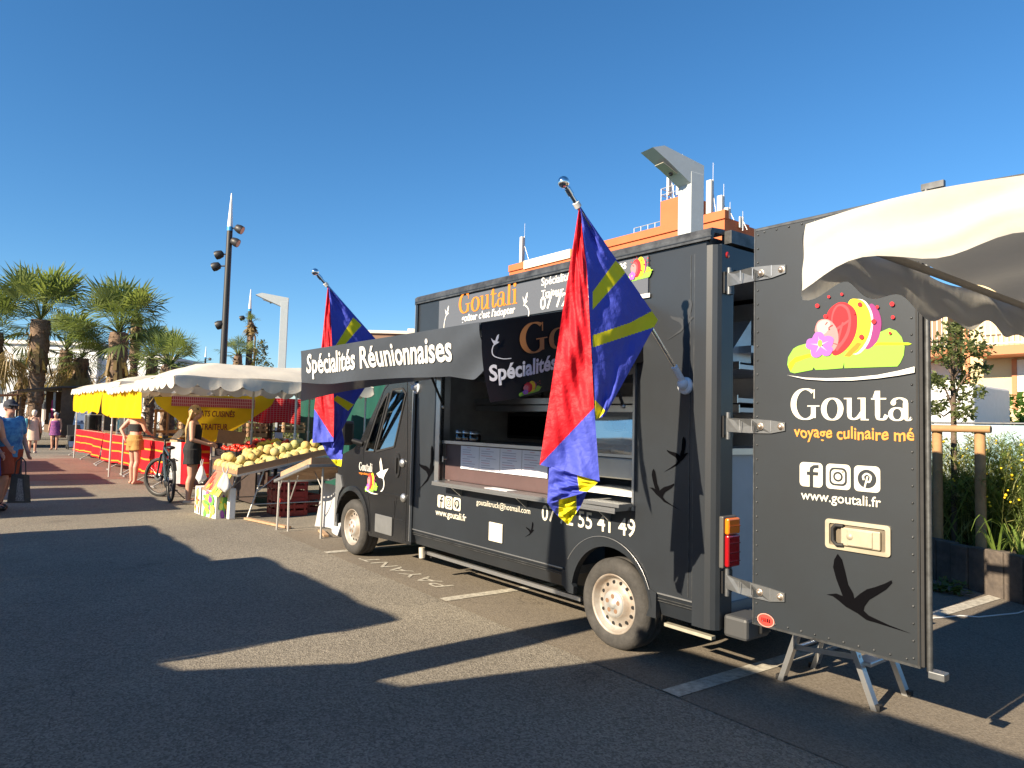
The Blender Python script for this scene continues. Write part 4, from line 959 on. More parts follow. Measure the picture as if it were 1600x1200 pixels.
# ================================================================== STALLS
CANV = cloth_mat('cream_canvas', (.66, .62, .54), .22, .8, .35, 4, .08)
POLE = mat('grey_stall_pole', (.48, .47, .45), .45, .5, var=.15)
YCL = cloth_mat('yellow_cloth', (.78, .48, .006), .35, .85, .2, 6, .08)
RCL = cloth_mat('red_cloth', (.72, .012, .022), .2, .85, .2, 6, .1); OCL = cloth_mat('orange_stripe_cloth', (.85, .33, .03), .2, .85, .2, 6, .1)
WCL = cloth_mat('white_sheet', (.55, .55, .57), .25, .7, .3, 5, .06)
CARD = mat('brown_cardboard', (.33, .185, .10), .85, var=.15, vscale=6)
CRATEW = mat('pale_crate_wood', (.42, .27, .16), .8, var=.3, vscale=12)
def wav(u, n, k=1): return abs(sin(u*pi*n))**.7*k
def canopy(name, label, x0, x1, y0, y1, zt, drop=.28, rise=.30, poles=(), group=None, scal=.3, sag=.06, seed=1, pz=None, cat='stall canopy', wall=None):
    """ridge-less stretched canvas on a pole frame with a scalloped edge"""
    rr = random.Random(seed); t = thing(name, label, cat, ((x0+x1)/2, (y0+y1)/2, 0), 0, group)
    cx, cy = (x0+x1)/2, (y0+y1)/2
    def top(u, v):
        e = min(1, 2.2*min(u, 1-u)*(x1-x0)/min(x1-x0, y1-y0), 2.2*min(v, 1-v)*(y1-y0)/min(x1-x0, y1-y0))
        z = zt+rise*min(1,e*1.6)**.8-sag*sin(u*pi)*sin(v*pi)+.012*sin(u*23+seed)*sin(v*19)+.02*sin(u*9+v*5+seed)
        return Vector((x0+(x1-x0)*u-cx, y0+(y1-y0)*v-cy, z))
    b = MB(); b.grid(top, 40, 26, CANV)
    b.build('roof_sheet', t)
    b = MB()
    def skirt(a_, c_):
        a_ = Vector(a_); c_ = Vector(c_); L_ = (c_-a_).length; n = max(2, round(L_/scal)) if scal else 0; nrm = Vector((c_.y-a_.y, -(c_.x-a_.x), 0)).normalized()
        def fn(u, v):
            p = a_+(c_-a_)*u; d_ = drop*(.62+.38*wav(u, n)) if n else drop
            zz = zt+.012*sin(u*23)
            return p+Vector((0, 0, zz-d_*v))+nrm*(.02+.035*v*sin(u*L_*5+seed)+.02*v)
        b.grid(fn, max(20, int(n*10)), 5, CANV)
    A_ = (x0-cx, y0-cy, 0); B_ = (x1-cx, y0-cy, 0); C_ = (x1-cx, y1-cy, 0); D_ = (x0-cx, y1-cy, 0)
    skirt(A_, B_); skirt(B_, C_); skirt(C_, D_); skirt(D_, A_)
    b.build('valance', t)
    for (px, py) in poles:
        b = MB(); b.tube([(px-cx, py-cy, 0), (px-cx, py-cy, 1.25)], .024, POLE, 10); b.tube([(px-cx, py-cy, 1.2), (px-cx, py-cy, zt+.02)], .019, POLE, 10); b.lathe([(.03, 1.24), (.03, 1.28), (.02, 1.285)], POLE, 10, 'z', (px-cx, py-cy, 0))
        b.build('pole', t)
    b = MB()
    for (a_, c_) in ((A_, B_), (B_, C_), (C_, D_), (D_, A_)): b.tube([Vector(a_)+Vector((0, 0, zt-.02)), Vector(c_)+Vector((0, 0, zt-.02))], .016, POLE, 6)
    for (a_, s_) in ((A_, (1, 1)), (B_, (-1, 1)), (C_, (-1, -1)), (D_, (1, -1))): b.tube([Vector(a_)+Vector((0, 0, zt-.02)), Vector((a_[0]+s_[0]*(x1-x0)*.3, a_[1]+s_[1]*(y1-y0)*.3, zt+rise*.7))], .014, POLE, 6)
    b.build('frame', t)
    if wall: wall(t, cx, cy)
    return t
# the fruit stall
canopy('stall_canopy', 'cream scalloped canopy over the melon stall next to the food truck', -7.0, -4.15, -.95, 2.35, 2.13, .20, .34, [(-4.32, 1.02), (-6.6, 1.05), (-4.3, 2.3), (-6.85, 2.3)], 'cream market canopies along the row', .33, .05, 3)
canopy('stall_canopy', 'cream canopy with yellow cloth, nearest the melon stall', -12.4, -8.55, -.58, 2.3, 2.16, .16, .22, [(-12.3, -.45), (-8.7, 2.2), (-8.7, .9)], 'cream market canopies along the row', .25, .05, 5)
canopy('stall_canopy', 'longest cream canopy, at the palm end of the market row', -21.6, -12.6, -.25, 2.6, 2.36, .2, .26, [(-21.4, -.1), (-12.75, -.1), (-21.4, 2.4)], 'cream market canopies along the row', .3, .05, 6)
# yellow cloths
def hanging(name, label, cat, a_, c_, zt, zb, m, group=None, wob=.03, n=7, hem=.0, mfn=None, nu=40, nv=16):
    a_ = Vector((*a_, 0)); c_ = Vector((*c_, 0)); nrm = Vector((c_.y-a_.y, -(c_.x-a_.x), 0)).normalized(); o_ = (a_+c_)/2
    b = MB()
    def fn(u, v):
        p = a_+(c_-a_)*u-o_; return p+nrm*(wob*sin(u*n)*v+wob*.5*sin(u*n*2.3+v*3))+Vector((0, 0, zt+(zb-zt)*v+hem*sin(u*n*1.3)*v-hem*2*v*u))
    b.grid(fn, nu, nv, m, True, mfn)
    o = b.build(name); o.location = o_
    return tag(o, label, cat, group)
hanging('hanging_cloth', 'first yellow cloth from the palms, under the far canopy', 'cloth', (-21.3, -.22), (-15.6, -.22), 2.30, 1.62, YCL, 'yellow cloths hung under the canopies', .04, 21, .04)
hanging('hanging_cloth', 'middle yellow cloth of three, beside the white pole', 'cloth', (-15.4, -.22), (-12.75, -.22), 2.22, 1.55, YCL, 'yellow cloths hung under the canopies', .04, 13, .05)
hanging('hanging_cloth', 'yellow cloth covering the head of the woman in brown shorts', 'cloth', (-12.1, -.53), (-8.6, -.53), 2.10, 1.45, YCL, 'yellow cloths hung under the canopies', .03, 9, .0)
# counters with red cloths
def striped(u, v): return OCL if (.24 < v < .29 or .56 < v < .61 or .9 < v < .95) else RCL
def counter(label, x0, x1, y0, y1, h_):
    t = thing('market_counter', label, 'counter', ((x0+x1)/2, (y0+y1)/2, 0), 0, 'red draped counters along the market row')
    hx, hy = (x1-x0)/2, (y1-y0)/2
    b = MB(); b.box(-hx, hx, -hy, hy, h_-.03, h_, CRATEW); b.build('tabletop', t)
    b = MB()
    def fn(u, v): return Vector((-hx+2*hx*u, -hy-.03-.05*sin(u*hx*9)*v-.04*v, h_+.01-v*(h_-.20+.03*sin(u*hx*3))))
    b.grid(fn, int(hx*14)+10, 40, RCL, True, striped)
    def fe(u, v): return Vector((hx+.02+.03*sin(u*8)*v, -hy+2*hy*u, h_+.01-v*(h_-.2)))
    b.grid(fe, 16, 30, RCL, True, striped)
    b.build('cloth', t)
    for sx in (-1, 0, 1):
        b = MB(); x = sx*(hx-.12)
        b.tube([(x, -hy-.22, .02), (x, -hy+.25, .3), (x, hy*.4, h_-.04)], .016, POLE, 6); b.tube([(x, hy, .02), (x, -hy*.2, h_-.04)], .016, POLE, 6); b.tube([(x-.15, -hy-.2, .02), (x+.15, -hy-.2, .02)], .016, POLE, 6)
        b.build('trestle', t)
    return t
counter('longest red striped counter, at the palm end of the row', -23.2, -17.2, .15, .95, .95)
counter('red striped counter with a glass screen, behind the white pole', -16.8, -12.7, .1, .9, .95)
counter('red striped counter beside the bicycle', -12.3, -8.9, .05, .95, .95)
def screen(label, x0, x1, y, z0, z1):
    t = thing('glass_screen', label, 'screen', ((x0+x1)/2, y, 0), 0, 'sneeze screens on the red counters'); hx = (x1-x0)/2
    b = MB(); b.box(-hx, hx, -.004, .004, z0+.003, z1, glass_mat('counter_glass', (.95, .97, .95), .12, .85)); b.build('pane', t)
    b = MB()
    for x in (-hx, hx): b.box(x-.015, x+.015, -.012, .012, z0, z1+.02, POLE)
    b.box(-hx+.016, hx-.016, -.012, .012, z1+.001, z1+.02, POLE); b.build('frame', t)
screen('clear sneeze screen on the counter behind the white pole', -15.9, -12.9, .25, .95, 1.48)
screen('clear sneeze screen on the far palm-end counter', -22.5, -18.5, .3, .95, 1.50)
o = hanging('striped_panel', 'pale and red striped cloth hung at the counter end by the blonde woman', 'cloth', (-8.75, .10), (-8.1, .42), .98, .12, RCL, None, .02, 8, 0, lambda u, v: WCL if u < .36 else (RCL if u > .42 else WCL), 30, 10)
# food trays on the counters
FOODY = mat('yellow_rice_food', (.75, .45, .05), .7, var=.5, vscale=40, bump=.6, bscale=60)
def tray(label, x, y, z, r, m):
    t = thing('food_pan', label, 'food pan', (x, y, z), 0, 'wide food pans on the last counter')
    b = MB(); b.lathe([(0, .004), (r*.8, .004), (r, .07), (r+.02, .07)], mat('pan_steel', (.12, .12, .12), .4, .6), 24); b.build('pan', t)
    b = MB(); b.lathe([(r*.93, .05), (r*.6, .08), (0, .10)], m, 24); b.build('food', t)
tray('wide pan of yellow rice next to the bicycle handlebar', -10.6, .5, .955, .42, FOODY)
tray('second pan of yellow food, nearer the blonde woman', -9.4, .55, .955, .36, mat('orange_stew', (.6, .28, .06), .6, var=.5, vscale=30, bump=.5, bscale=50))
t = thing('pastry_case', 'low glass case of pastries behind the blonde woman', 'display case', (-9.0, .5, .955))
b = MB(); b.box(-.32, .32, -.3, .3, 0, .06, CRATEW); b.build('base', t)
b = MB(); random.seed(5)
for i in range(40): b.ball((random.uniform(-.28, .28), random.uniform(-.26, .26), .075), .035, mat('pastry', (.65, .38, .12), .7), 7, 5)
b.build('pastry', t)
b = MB(); b.prism([(-.32, -.3, .062), (-.32, .3, .062), (-.32, .3, .3), (-.32, -.1, .3)], (.64, 0, 0), glass_mat('case_glass', (.9, .9, .85), .06, .85)); b.build('glass', t)

# yellow banner across the back of the melon stall
BANY = cloth_mat('banner_yellow', (.80, .50, .015), .3, .6, .12, 5, .08); BANR = mat('banner_dark_red', (.16, .008, .012), .7)
bx = -7.25
bp_ = lambda px, py: PX(px, py, bx)
bt = thing('banner', 'yellow pointed banner offering cooked dishes behind the melon stall', 'banner', (bx, 1, 0)); off_ = Vector((-bx, -1, 0))
b = MB(); L_ = [(240, 620), (245, 632), (300, 672), (318, 692)]; R_ = [(432, 618), (424, 634), (372, 668), (338, 692)]
def bfn(u, v):
    l, r = along(L_, v), along(R_, v); q = PX(l[0]+(r[0]-l[0])*u, l[1]+(r[1]-l[1])*u, bx+.02*sin(u*9+v*7)*v); return q+off_
b.grid(bfn, 40, 24, BANY); b.build('cloth', bt)
b = MB()
p, q = bp_(303, 650), bp_(366, 649); q.z = p.z; up_ = (0, 0, 1); N = Vector((.035, 0, 0))
letter(b, 'PLATS CUISINÉS', p+off_+Vector((0, 0, -.0)), q+off_, BANR, up_, N, bold=.02, shear=.12, tall=1.5)
p, q = bp_(313, 671), bp_(355, 670); q.z = p.z
b.build('lettering', bt); b = MB(); letter(b, 'TRAITEUR', p+off_, q+off_, BANR, up_, N, bold=.02, tall=1.5)
p, q = bp_(267, 634), bp_(398, 624)
b.build('lettering', bt); b = MB()
GA = mat('gingham_red', (.42, .04, .06), .8); GB_ = mat('gingham_pale', (.6, .35, .33), .8)
n_ = 44
for i in range(n_):
    for j in range(3):
        y0 = p.y+(q.y-p.y)*i/n_; y1 = p.y+(q.y-p.y)*(i+1)/n_; z0 = p.z+(q.z-p.z)*j/3; z1 = p.z+(q.z-p.z)*(j+1)/3; g_ = (y1-y0)*.3
        b.quad(Vector((bx+.035, y0, z0))+off_, Vector((bx+.035, y1-g_, z0))+off_, Vector((bx+.035, y1-g_, z1-.012))+off_, Vector((bx+.035, y0, z1-.012))+off_, GA)
b.add([Vector((bx+.031, p.y, p.z))+off_, Vector((bx+.031, q.y, p.z))+off_, Vector((bx+.031, q.y, q.z))+off_, Vector((bx+.031, p.y, q.z))+off_], [(0, 1, 2, 3)], GB_)
b.build('gingham_strip', bt)
# red check cloth
CHK = mat('check_line', (.72, .25, .22), .85)
pa, pb_ = PX(395, 624, -8.0), PX(470, 622, -8.0); zb_ = PX(430, 659, -8.0).z
o = hanging('check_cloth', 'red checked cloth hanging right of the yellow banner', 'cloth', (-8.0, pa.y-.4), (-8.0, pb_.y), pa.z+.05, zb_, RCL, None, .03, 8, .02, lambda u, v: CHK if ((u*22) % 1 < .14 or (v*12) % 1 < .14) else RCL, 176, 96)

# trestle table with the tilted melon tray
t = thing('trestle_table', 'folding table tilted towards the aisle under the melons', 'table', (-4.0, .5, 0))
ZF, ZBK = .66, .97
def tz(y): return ZF+(ZBK-ZF)*(y-(-.2))/1.5
b = MB(); b.prism([(-.62, -.7, tz(-.2)-.02), (-.62, .8, tz(1.3)-.02), (-.62, .8, tz(1.3)+.01), (-.62, -.7, tz(-.2)+.01)], (1.27, 0, 0), ALU); b.build('tabletop', t)
for x in (-.5, .6):
    for y0, y1 in ((-.52, -.30), (.75, .6)):
        b = MB(); b.tube([(x, y0, 0), (x, y1, tz(y1+.5)-.02)], .014, POLE, 8); b.build('leg', t)
    b = MB(); b.tube([(x, -.46, .22), (x, .70, .22)], .009, POLE, 6); b.build('brace', t); b = MB(); b.tube([(x, -.40, .4), (x, .1, tz(.6)-.03)], .009, POLE, 6); b.build('brace', t)
t = thing('melon_tray', 'long brown cardboard trays full of melons on the tilted table', 'tray', (-4.0, .5, 0))
b = MB()
for (y0, y1) in ((-.70, .04), (.05, .80)):
    f = lambda y, h_: (tz(y+.5)+.012+h_)
    for x in (-.62, .62): b.prism([(x, y0, f(y0, 0)), (x, y1, f(y1, 0)), (x, y1, f(y1, .10)), (x, y0, f(y0, .10))], (.012, 0, 0), CARD)
    b.prism([(-.605, y0, f(y0, 0)), (.615, y0, f(y0, 0)), (.615, y0, f(y0, .07)), (-.605, y0, f(y0, .07))], (0, .012, 0), CARD)
    b.prism([(-.605, y1-.012, f(y1, 0)), (.615, y1-.012, f(y1, 0)), (.615, y1-.012, f(y1, .09)), (-.605, y1-.012, f(y1, .09))], (0, .012, 0), CARD)
    b.prism([(-.60, y0+.013, f(y0, 0)), (-.60, y1-.013, f(y1, 0)), (-.60, y1-.013, f(y1, .006)), (-.60, y0+.013, f(y0, .006))], (1.2, 0, 0), CARD)
b.build('tray', t)
# melons
MEL = [mat('melon_skin_%s' % k, c, .7, var=.3, vscale=14, col2=c2, bump=.5, bscale=55) for k, c, c2 in (('pale', (.66, .55, .24), (.52, .42, .15)), ('gold', (.64, .48, .17), (.50, .36, .10)), ('green', (.56, .53, .22), (.42, .40, .12)))]
def melon_mesh(m, name):
    b = MB(); vs = []; seg, rings = 20, 12
    for i in range(rings+1):
        a = pi*i/rings
        for k in range(seg):
            f_ = 2*pi*k/seg; r_ = (1+.025*cos(f_*10)*sin(a))*(1-.08*(abs(cos(a))**6)); vs.append((r_*sin(a)*cos(f_), r_*sin(a)*sin(f_), r_*cos(a)*.93))
    b.add(vs, [(i*seg+k, (i+1)*seg+k, (i+1)*seg+(k+1) % seg, i*seg+(k+1) % seg) for i in range(rings) for k in range(seg)], m, True)
    b.tube([(0, 0, .86), (.02, .01, 1.0)], .09, mat('melon_stalk', (.3, .25, .1), .9), 6); return b.build(name)
mp = [melon_mesh(m, 'melon') for m in MEL]
rm = random.Random(11); first = {}
def place_fruit(protos, first_, key, loc, s, label, cat, group):
    i = key; src = protos[i]
    if not first_.get(i): o = src; first_[i] = True
    else: o = src.copy(); COL.objects.link(o)
    o.location = loc; o.scale = (s, s, s); o.rotation_euler = (rm.uniform(0, 6), rm.uniform(0, 6), rm.uniform(0, 6)); tag(o, label, cat, group); return o
ML = 'ripe netted yellow melon among those heaped in the cardboard trays'
for ly in range(2):
    for iy in range(9 if ly == 0 else 8):
        for ix in range(8 if ly == 0 else 6):
            x = -4.54+.155*ix+(.08 if ly else 0)+rm.uniform(-.015, .015); y = -.13+.167*iy+(.08 if ly else 0)+rm.uniform(-.015, .015)
            if abs(y-.55) < .04: y += .05
            if ly == 1 and (rm.random() < .42 or x > -3.52): continue
            s = rm.uniform(.066, .082)
            place_fruit(mp, first, rm.randrange(3), (x, y, tz(y)+.016+s*.93+(.105 if ly else 0)), s, ML, 'melon', 'melons heaped on the tilted trays')
# printed fruit cartons at the front corner
def art(b, o_, ex_, ey_, w_, h_, items):
    for (x_, y_, rx, ry, rot, c, nm) in items:
        mm = mat('print_'+nm, c, .7)
        b.poly([o_+ex_*(w_*(x_+rx*cos(t_)*cos(rot)-ry*sin(t_)*sin(rot)))+ey_*(h_*(y_+rx*cos(t_)*sin(rot)+ry*sin(t_)*cos(rot))) for t_ in [i*pi/9 for i in range(18)]], mm)
PC = {'red': (.75, .05, .03), 'orange': (.85, .35, .04), 'yellow': (.85, .62, .05), 'green': (.12, .38, .06), 'violet': (.2, .05, .28), 'pale': (.75, .72, .5), 'lime': (.45, .6, .1), 'pink': (.85, .25, .15)}
def carton(label, x0, y0, w_, d_, h_, rz, seed, names):
    t = thing('printed_carton', label, 'carton', (x0, y0, 0), rz, 'printed fruit cartons stacked below the melons'); r_ = random.Random(seed)
    b = MB(); wb = mat('white_card', (.72, .70, .62), .8, var=.08); b.box(-w_/2, w_/2, -d_/2, d_/2, 0, h_, wb); b.build('box', t)
    b = MB()
    for o_, ex_, ey_, w2 in ((Vector((-w_/2, -d_/2-.003, 0)), Vector((1, 0, 0)), Vector((0, 0, 1)), w_), (Vector((w_/2+.003, -d_/2, 0)), Vector((0, 1, 0)), Vector((0, 0, 1)), d_)):
        for i in range(34):
            n_ = r_.choice(names); art(b, o_+ (Vector((0, -.0004*i, 0)) if ex_.x else Vector((.0004*i, 0, 0))), ex_, ey_, w2, h_, [(r_.uniform(.18, .82), r_.uniform(.14, .86), r_.uniform(.10, .20), r_.uniform(.06, .16), r_.uniform(0, 3), PC[n_], n_)])
    b.build('print', t)
    return t
carton('white carton printed with a red watermelon, nearest the blonde woman', -4.42, -.31, .30, .30, .42, 0, 3, ('pale', 'red', 'lime', 'pale'))
carton('white carton printed with aubergines and green leaves under the melon corner', -3.93, -.30, .52, .26, .40, .12, 5, ('violet', 'green', 'yellow', 'green', 'lime'))
def panel(label, pts, seed, names, bg_):
    r_ = random.Random(seed); t = thing('printed_signboard', label, 'carton panel', pts[0], 0, 'printed panels at the melon corner'); P0 = Vector(pts[0]); q = [Vector(p)-P0 for p in pts]
    b = MB(); nrm = (q[1]-q[0]).cross(q[3]-q[0]).normalized(); nrm = nrm if nrm.y < 0 else -nrm
    b.prism(q, -nrm*.02, mat('panel_'+label.split()[0], bg_, .7, var=.1)); b.build('board', t)
    b = MB()
    for i in range(22):
        n_ = r_.choice(names); art(b, q[0]+nrm*(.003+.0004*i), (q[1]-q[0]), (q[3]-q[0]), 1, 1, [(r_.uniform(.15, .85), r_.uniform(.12, .88), r_.uniform(.03, .10), r_.uniform(.10, .2), r_.uniform(-.8, .8), PC[n_], n_)])
    b.build('print', t)
panel('coral panel printed with red peppers below the melons', [(-4.18, -.47, .40), (-3.86, -.44, .36), (-3.86, -.26, .68), (-4.22, -.26, .68)], 2, ('red', 'pink', 'red', 'orange'), (.75, .16, .10))
panel('yellow panel printed with bananas beside the coral one', [(-3.85, -.44, .36), (-3.50, -.42, .34), (-3.48, -.25, .66), (-3.85, -.26, .68)], 4, ('yellow', 'orange', 'yellow', 'green'), (.65, .50, .10))
o = MB(); o.bbox(-3.60, -3.50, -.26, -.16, 0, .46, mat('white_plastic_edge', (.72, .72, .7), .6), .015); tag(o.build('corner_post'), 'white upright board at the front leg of the melon table', 'board')
def bag(label, x, y, z, rz=0, grp='white carrier bags hung at the stall'):
    t = thing('carrier_bag', label, 'bag', (x, y, z), rz, grp); b = MB()
    def fn(u, v):
        a = 2*pi*u; r_ = (.03+.115*min(1, v*1.15)**.9)*(1-.35*max(0, v-.85)/.15); return Vector((r_*cos(a)*(1+.14*sin(3*a+v*5)), r_*.6*sin(a)*(1+.16*cos(4*a+v*3)), -.30*v+.03*sin(a*2)*v))
    b.grid(fn, 30, 14, WCL); b.build('sack', t)
    b = MB()
    for s_ in (-1, 1): b.tube([(s_*.03, 0, 0), (s_*.06, 0, .06), (s_*.05, .01, .12)], [.012, .01, .004], WCL, 6)
    b.build('handle', t); return t
bag('white carrier bag on the left corner of the melon table', -4.52, -.40, .74).scale = (.85, .85, .85)
bag('white carrier bag on the right corner of the melon table', -3.42, -.36, .70, .5).scale = (.85, .85, .85)
# red crates under the table
def crate_mb(b, w_, d_, h_, m):
    for z in (0, .0): pass
    t_ = .015
    b.box(-w_/2, w_/2, -d_/2, d_/2, 0, t_, m)
    for s_ in (-1, 1):
        for (z0, z1) in ((t_, h_*.30), (h_*.42, h_*.62), (h_*.74, h_)):
            b.box(-w_/2, w_/2, s_*d_/2-t_/2, s_*d_/2+t_/2, z0, z1, m); b.box(s_*w_/2-t_/2, s_*w_/2+t_/2, -d_/2+t_/2+.001, d_/2-t_/2-.001, z0, z1, m)
        for k in (-1, -.33, .33, 1): b.box(k*(w_/2-.03)-.015, k*(w_/2-.03)+.015, s_*(d_/2+.009)-.004, s_*(d_/2+.009)+.004, .01, h_-.01, m)
        for k in (-1, 0, 1): b.box(s_*(w_/2+.009)-.004, s_*(w_/2+.009)+.004, k*(d_/2-.04)-.015, k*(d_/2-.04)+.015, .01, h_-.01, m)
REDC = mat('red_crate_plastic', (.38, .035, .028), .45, var=.2)
BLKC = mat('black_crate_plastic', (.02, .02, .022), .5)
b = MB(); crate_mb(b, .6, .42, .29, REDC); cr = b.build('crate'); cr.location = (-3.75, .72, 0); tag(cr, 'red plastic crate standing on the asphalt under the melon table', 'crate', 'red crates under the melon table')
c2 = cr.copy(); COL.objects.link(c2); c2.location = (-3.74, .71, .295); c2['label'] = 'red plastic crate stacked on top of the other under the melon table'
c3 = cr.copy(); COL.objects.link(c3); c3.location = (-4.05, 1.05, 0); c3.rotation_euler = (0, 0, .1); c3['label'] = 'red plastic crate furthest back under the melons'
# second table with the slatted tray
t = thing('trestle_table', 'folding table with a tilted tray at the nose of the truck', 'table', (-1.75, .3, 0))
zA, zC = .66, .925
def t2z(x): return zA+(zC-zA)*(x+2.3)/1.1
S2 = lambda x, y, h_=0: (x+1.75, y-.3, t2z(x)+h_)
b = MB()
for k in range(11):
    x = -2.28+k*.102; b.add([S2(x, .0), S2(x+.05, .0), S2(x+.05, .75), S2(x, .75), S2(x, .0, .016), S2(x+.05, .0, .016), S2(x+.05, .75, .016), S2(x, .75, .016)], [(0,3,2,1), (4,5,6,7), (0,1,5,4), (1,2,6,5), (2,3,7,6), (3,0,4,7)], CRATEW)
b.build('slat', t)['kind'] = 'stuff'
b = MB()
for y in (-.02, .77): b.bar(S2(-2.32, y), S2(-1.18, y), .03, .035, ALU)
b.bar(S2(-1.17, -.02), S2(-1.17, .77), .03, .035, ALU); b.bar(S2(-2.33, -.02), S2(-2.33, .77), .03, .035, ALU); b.build('frame', t)
for (x, y, xb) in ((-2.2, .0, -2.22), (-2.06, .08, -2.02), (-1.24, .2, -1.22), (-1.3, .72, -1.3)):
    b = MB(); b.tube([(xb+1.75, y-.3, 0), S2(x, y, -.02)], .015, POLE, 8); b.build('leg', t)
for q0, q1 in ((S2(-1.5, .2, -.02), (-1.23+1.75, -.1, .62)), (S2(-1.8, .1, -.02), (-2.04+1.75, -.2, .42)), (S2(-2.1, .0, -.02), (-2.21+1.75, -.3, .52))):
    b = MB(); b.tube([q0, q1], .008, POLE, 6); b.build('brace', t)
t = thing('cardboard_tray', 'shallow cardboard trays of oranges on the table by the truck nose', 'tray', (-1.75, .3, 0))
b = MB(); hb = .11
for y in (.03, .71): b.add([S2(-2.25, y, .02), S2(-1.22, y, .02), S2(-1.22, y, hb), S2(-2.25, y, hb), S2(-2.25, y+.012, .02), S2(-1.22, y+.012, .02), S2(-1.22, y+.012, hb), S2(-2.25, y+.012, hb)], [(0,1,2,3), (7,6,5,4), (3,2,6,7), (0,3,7,4), (1,5,6,2)], CRATEW)
for x in (-2.25, -1.74, -1.232): b.add([S2(x, .043, .02), S2(x, .709, .02), S2(x, .709, hb), S2(x, .043, hb), S2(x+.012, .043, .02), S2(x+.012, .709, .02), S2(x+.012, .709, hb), S2(x+.012, .043, hb)], [(3,2,1,0), (4,5,6,7), (3,7,6,2)], CRATEW)
b.add([S2(-2.24, .045, .024), S2(-1.235, .045, .024), S2(-1.235, .707, .024), S2(-2.24, .707, .024)], [(0, 1, 2, 3)], CARD)
b.build('box', t)
def fruit_proto(name, c, c2, stalk=True):
    b = MB(); b.ball((0, 0, 0), 1, mat(name+'_skin', c, .35, var=.3, vscale=2, col2=c2), 14, 9, (1, 1, .9))
    if stalk: b.lathe([(.0, .93), (.22, .90), (.26, .87)], mat('fruit_stalk_green', (.1, .22, .05), .8), 8)
    return b.build(name)
org = fruit_proto('orange', (.85, .25, .015), (.75, .17, .01)); fo = {}
rm = random.Random(3)
for i in range(7):
    for j in range(4):
        x, y = -2.15+.135*i, .45+.07*j*1.0
        if i < 3 and j < 2: continue
        place_fruit([org], fo, 0, (x+rm.uniform(-.01, .01), .40+.085*j, t2z(x)+.025+.038+(.03 if (i+j) % 3 == 0 else 0)), .038, 'small bright orange in the cardboard tray by the truck nose', 'orange', 'oranges in the tray by the truck')
# white boxes and sheets under it
t = thing('white_sheet', 'white plastic sheet hanging behind the table at the truck nose', 'sheet', (-1.75, .62, 0))
b = MB(); b.grid(lambda u, v: Vector((-.42+.95*u, .02*sin(u*9)+.10*v*sin(u*5)-.1*v, .62-.60*v)), 40, 16, WCL); b.build('cloth', t)
b = MB(); b.bbox(-2.55, -2.25, .75, 1.15, .01, .45, mat('white_foam_box', (.5, .51, .52), .7), .02, Matrix.Rotation(.0, 4, 'Z')); o = b.build('foam_box'); tag(o, 'white foam box between the red crates and the hanging sheet', 'box')
b = MB(); b.bar((-3.35, -.05, .025), (-2.2, .16, .025), .07, .03, CRATEW); tag(b.build('plank'), 'pale wooden plank on the asphalt by the table legs', 'plank', 'planks lying by the stall')
b = MB(); b.bar((-1.75, .42, .025), (-1.28, .30, .025), .06, .025, CRATEW); tag(b.build('plank'), 'short pale plank near the front wheel', 'plank', 'planks lying by the stall')

# tomato display behind the melons: tilted black crates
t = thing('display_bench', 'dark sloping bench under the tomato crates', 'bench', (-6.1, .95, 0))
DKW = mat('dark_bench_wood', (.045, .028, .022), .8, var=.3); BX0, BX1, BY0, BY1 = -7.4, -4.85, .55, 1.85
def bz(y): return .72+.28*(y-BY0)/(BY1-BY0)
b = MB(); b.prism([(BX0+6.1, BY0-.95, bz(BY0)-.04), (BX0+6.1, BY1-.95, bz(BY1)-.04), (BX0+6.1, BY1-.95, bz(BY1)), (BX0+6.1, BY0-.95, bz(BY0))], (BX1-BX0, 0, 0), DKW); b.build('top', t)
b = MB(); b.box(BX0+6.1, BX1+6.1, BY0-.93, BY0-.90, .05, bz(BY0)-.05, DKW); b.build('front_board', t)
for x in (BX0+.1, -6.1, BX1-.1):
    b = MB(); b.box(x+6.07, x+6.13, BY1-1.02, BY1-.96, 0, bz(BY1)-.05, DKW); b.build('leg', t)
TOM = [fruit_proto('tomato', (.70, .035, .012), (.55, .02, .01)), fruit_proto('tomato', (.80, .13, .015), (.7, .07, .01))]; ft = {}
LEM = [fruit_proto('lemon', (.75, .52, .03), (.62, .42, .02), False)]; fl = {}
PEP = [fruit_proto('nectarine', (.60, .03, .03), (.72, .25, .04), False)]; fn_ = {}
bcr = None; rm = random.Random(21)
CR = [(-7.05, .85, 'tomatoes', TOM, ft), (-6.4, .85, 'tomatoes', TOM, ft), (-5.75, .85, 'lemons', LEM, fl), (-5.12, .85, 'nectarines', PEP, fn_), (-7.05, 1.35, 'tomatoes', TOM, ft), (-6.4, 1.35, 'lemons', LEM, fl), (-5.75, 1.35, 'tomatoes', TOM, ft), (-5.12, 1.35, 'tomatoes', TOM, ft)]
where = ['first black crate from the blonde woman, front row, red tomatoes', 'second black crate of the front row, red tomatoes', 'black crate of yellow lemons in the front row', 'front black crate of nectarines behind the melons', 'back row black crate of tomatoes under the banner tip', 'back row black crate of lemons by the cardboard lid', 'back row black crate of tomatoes beside the pole', 'back row black crate of tomatoes farthest right behind the melons']
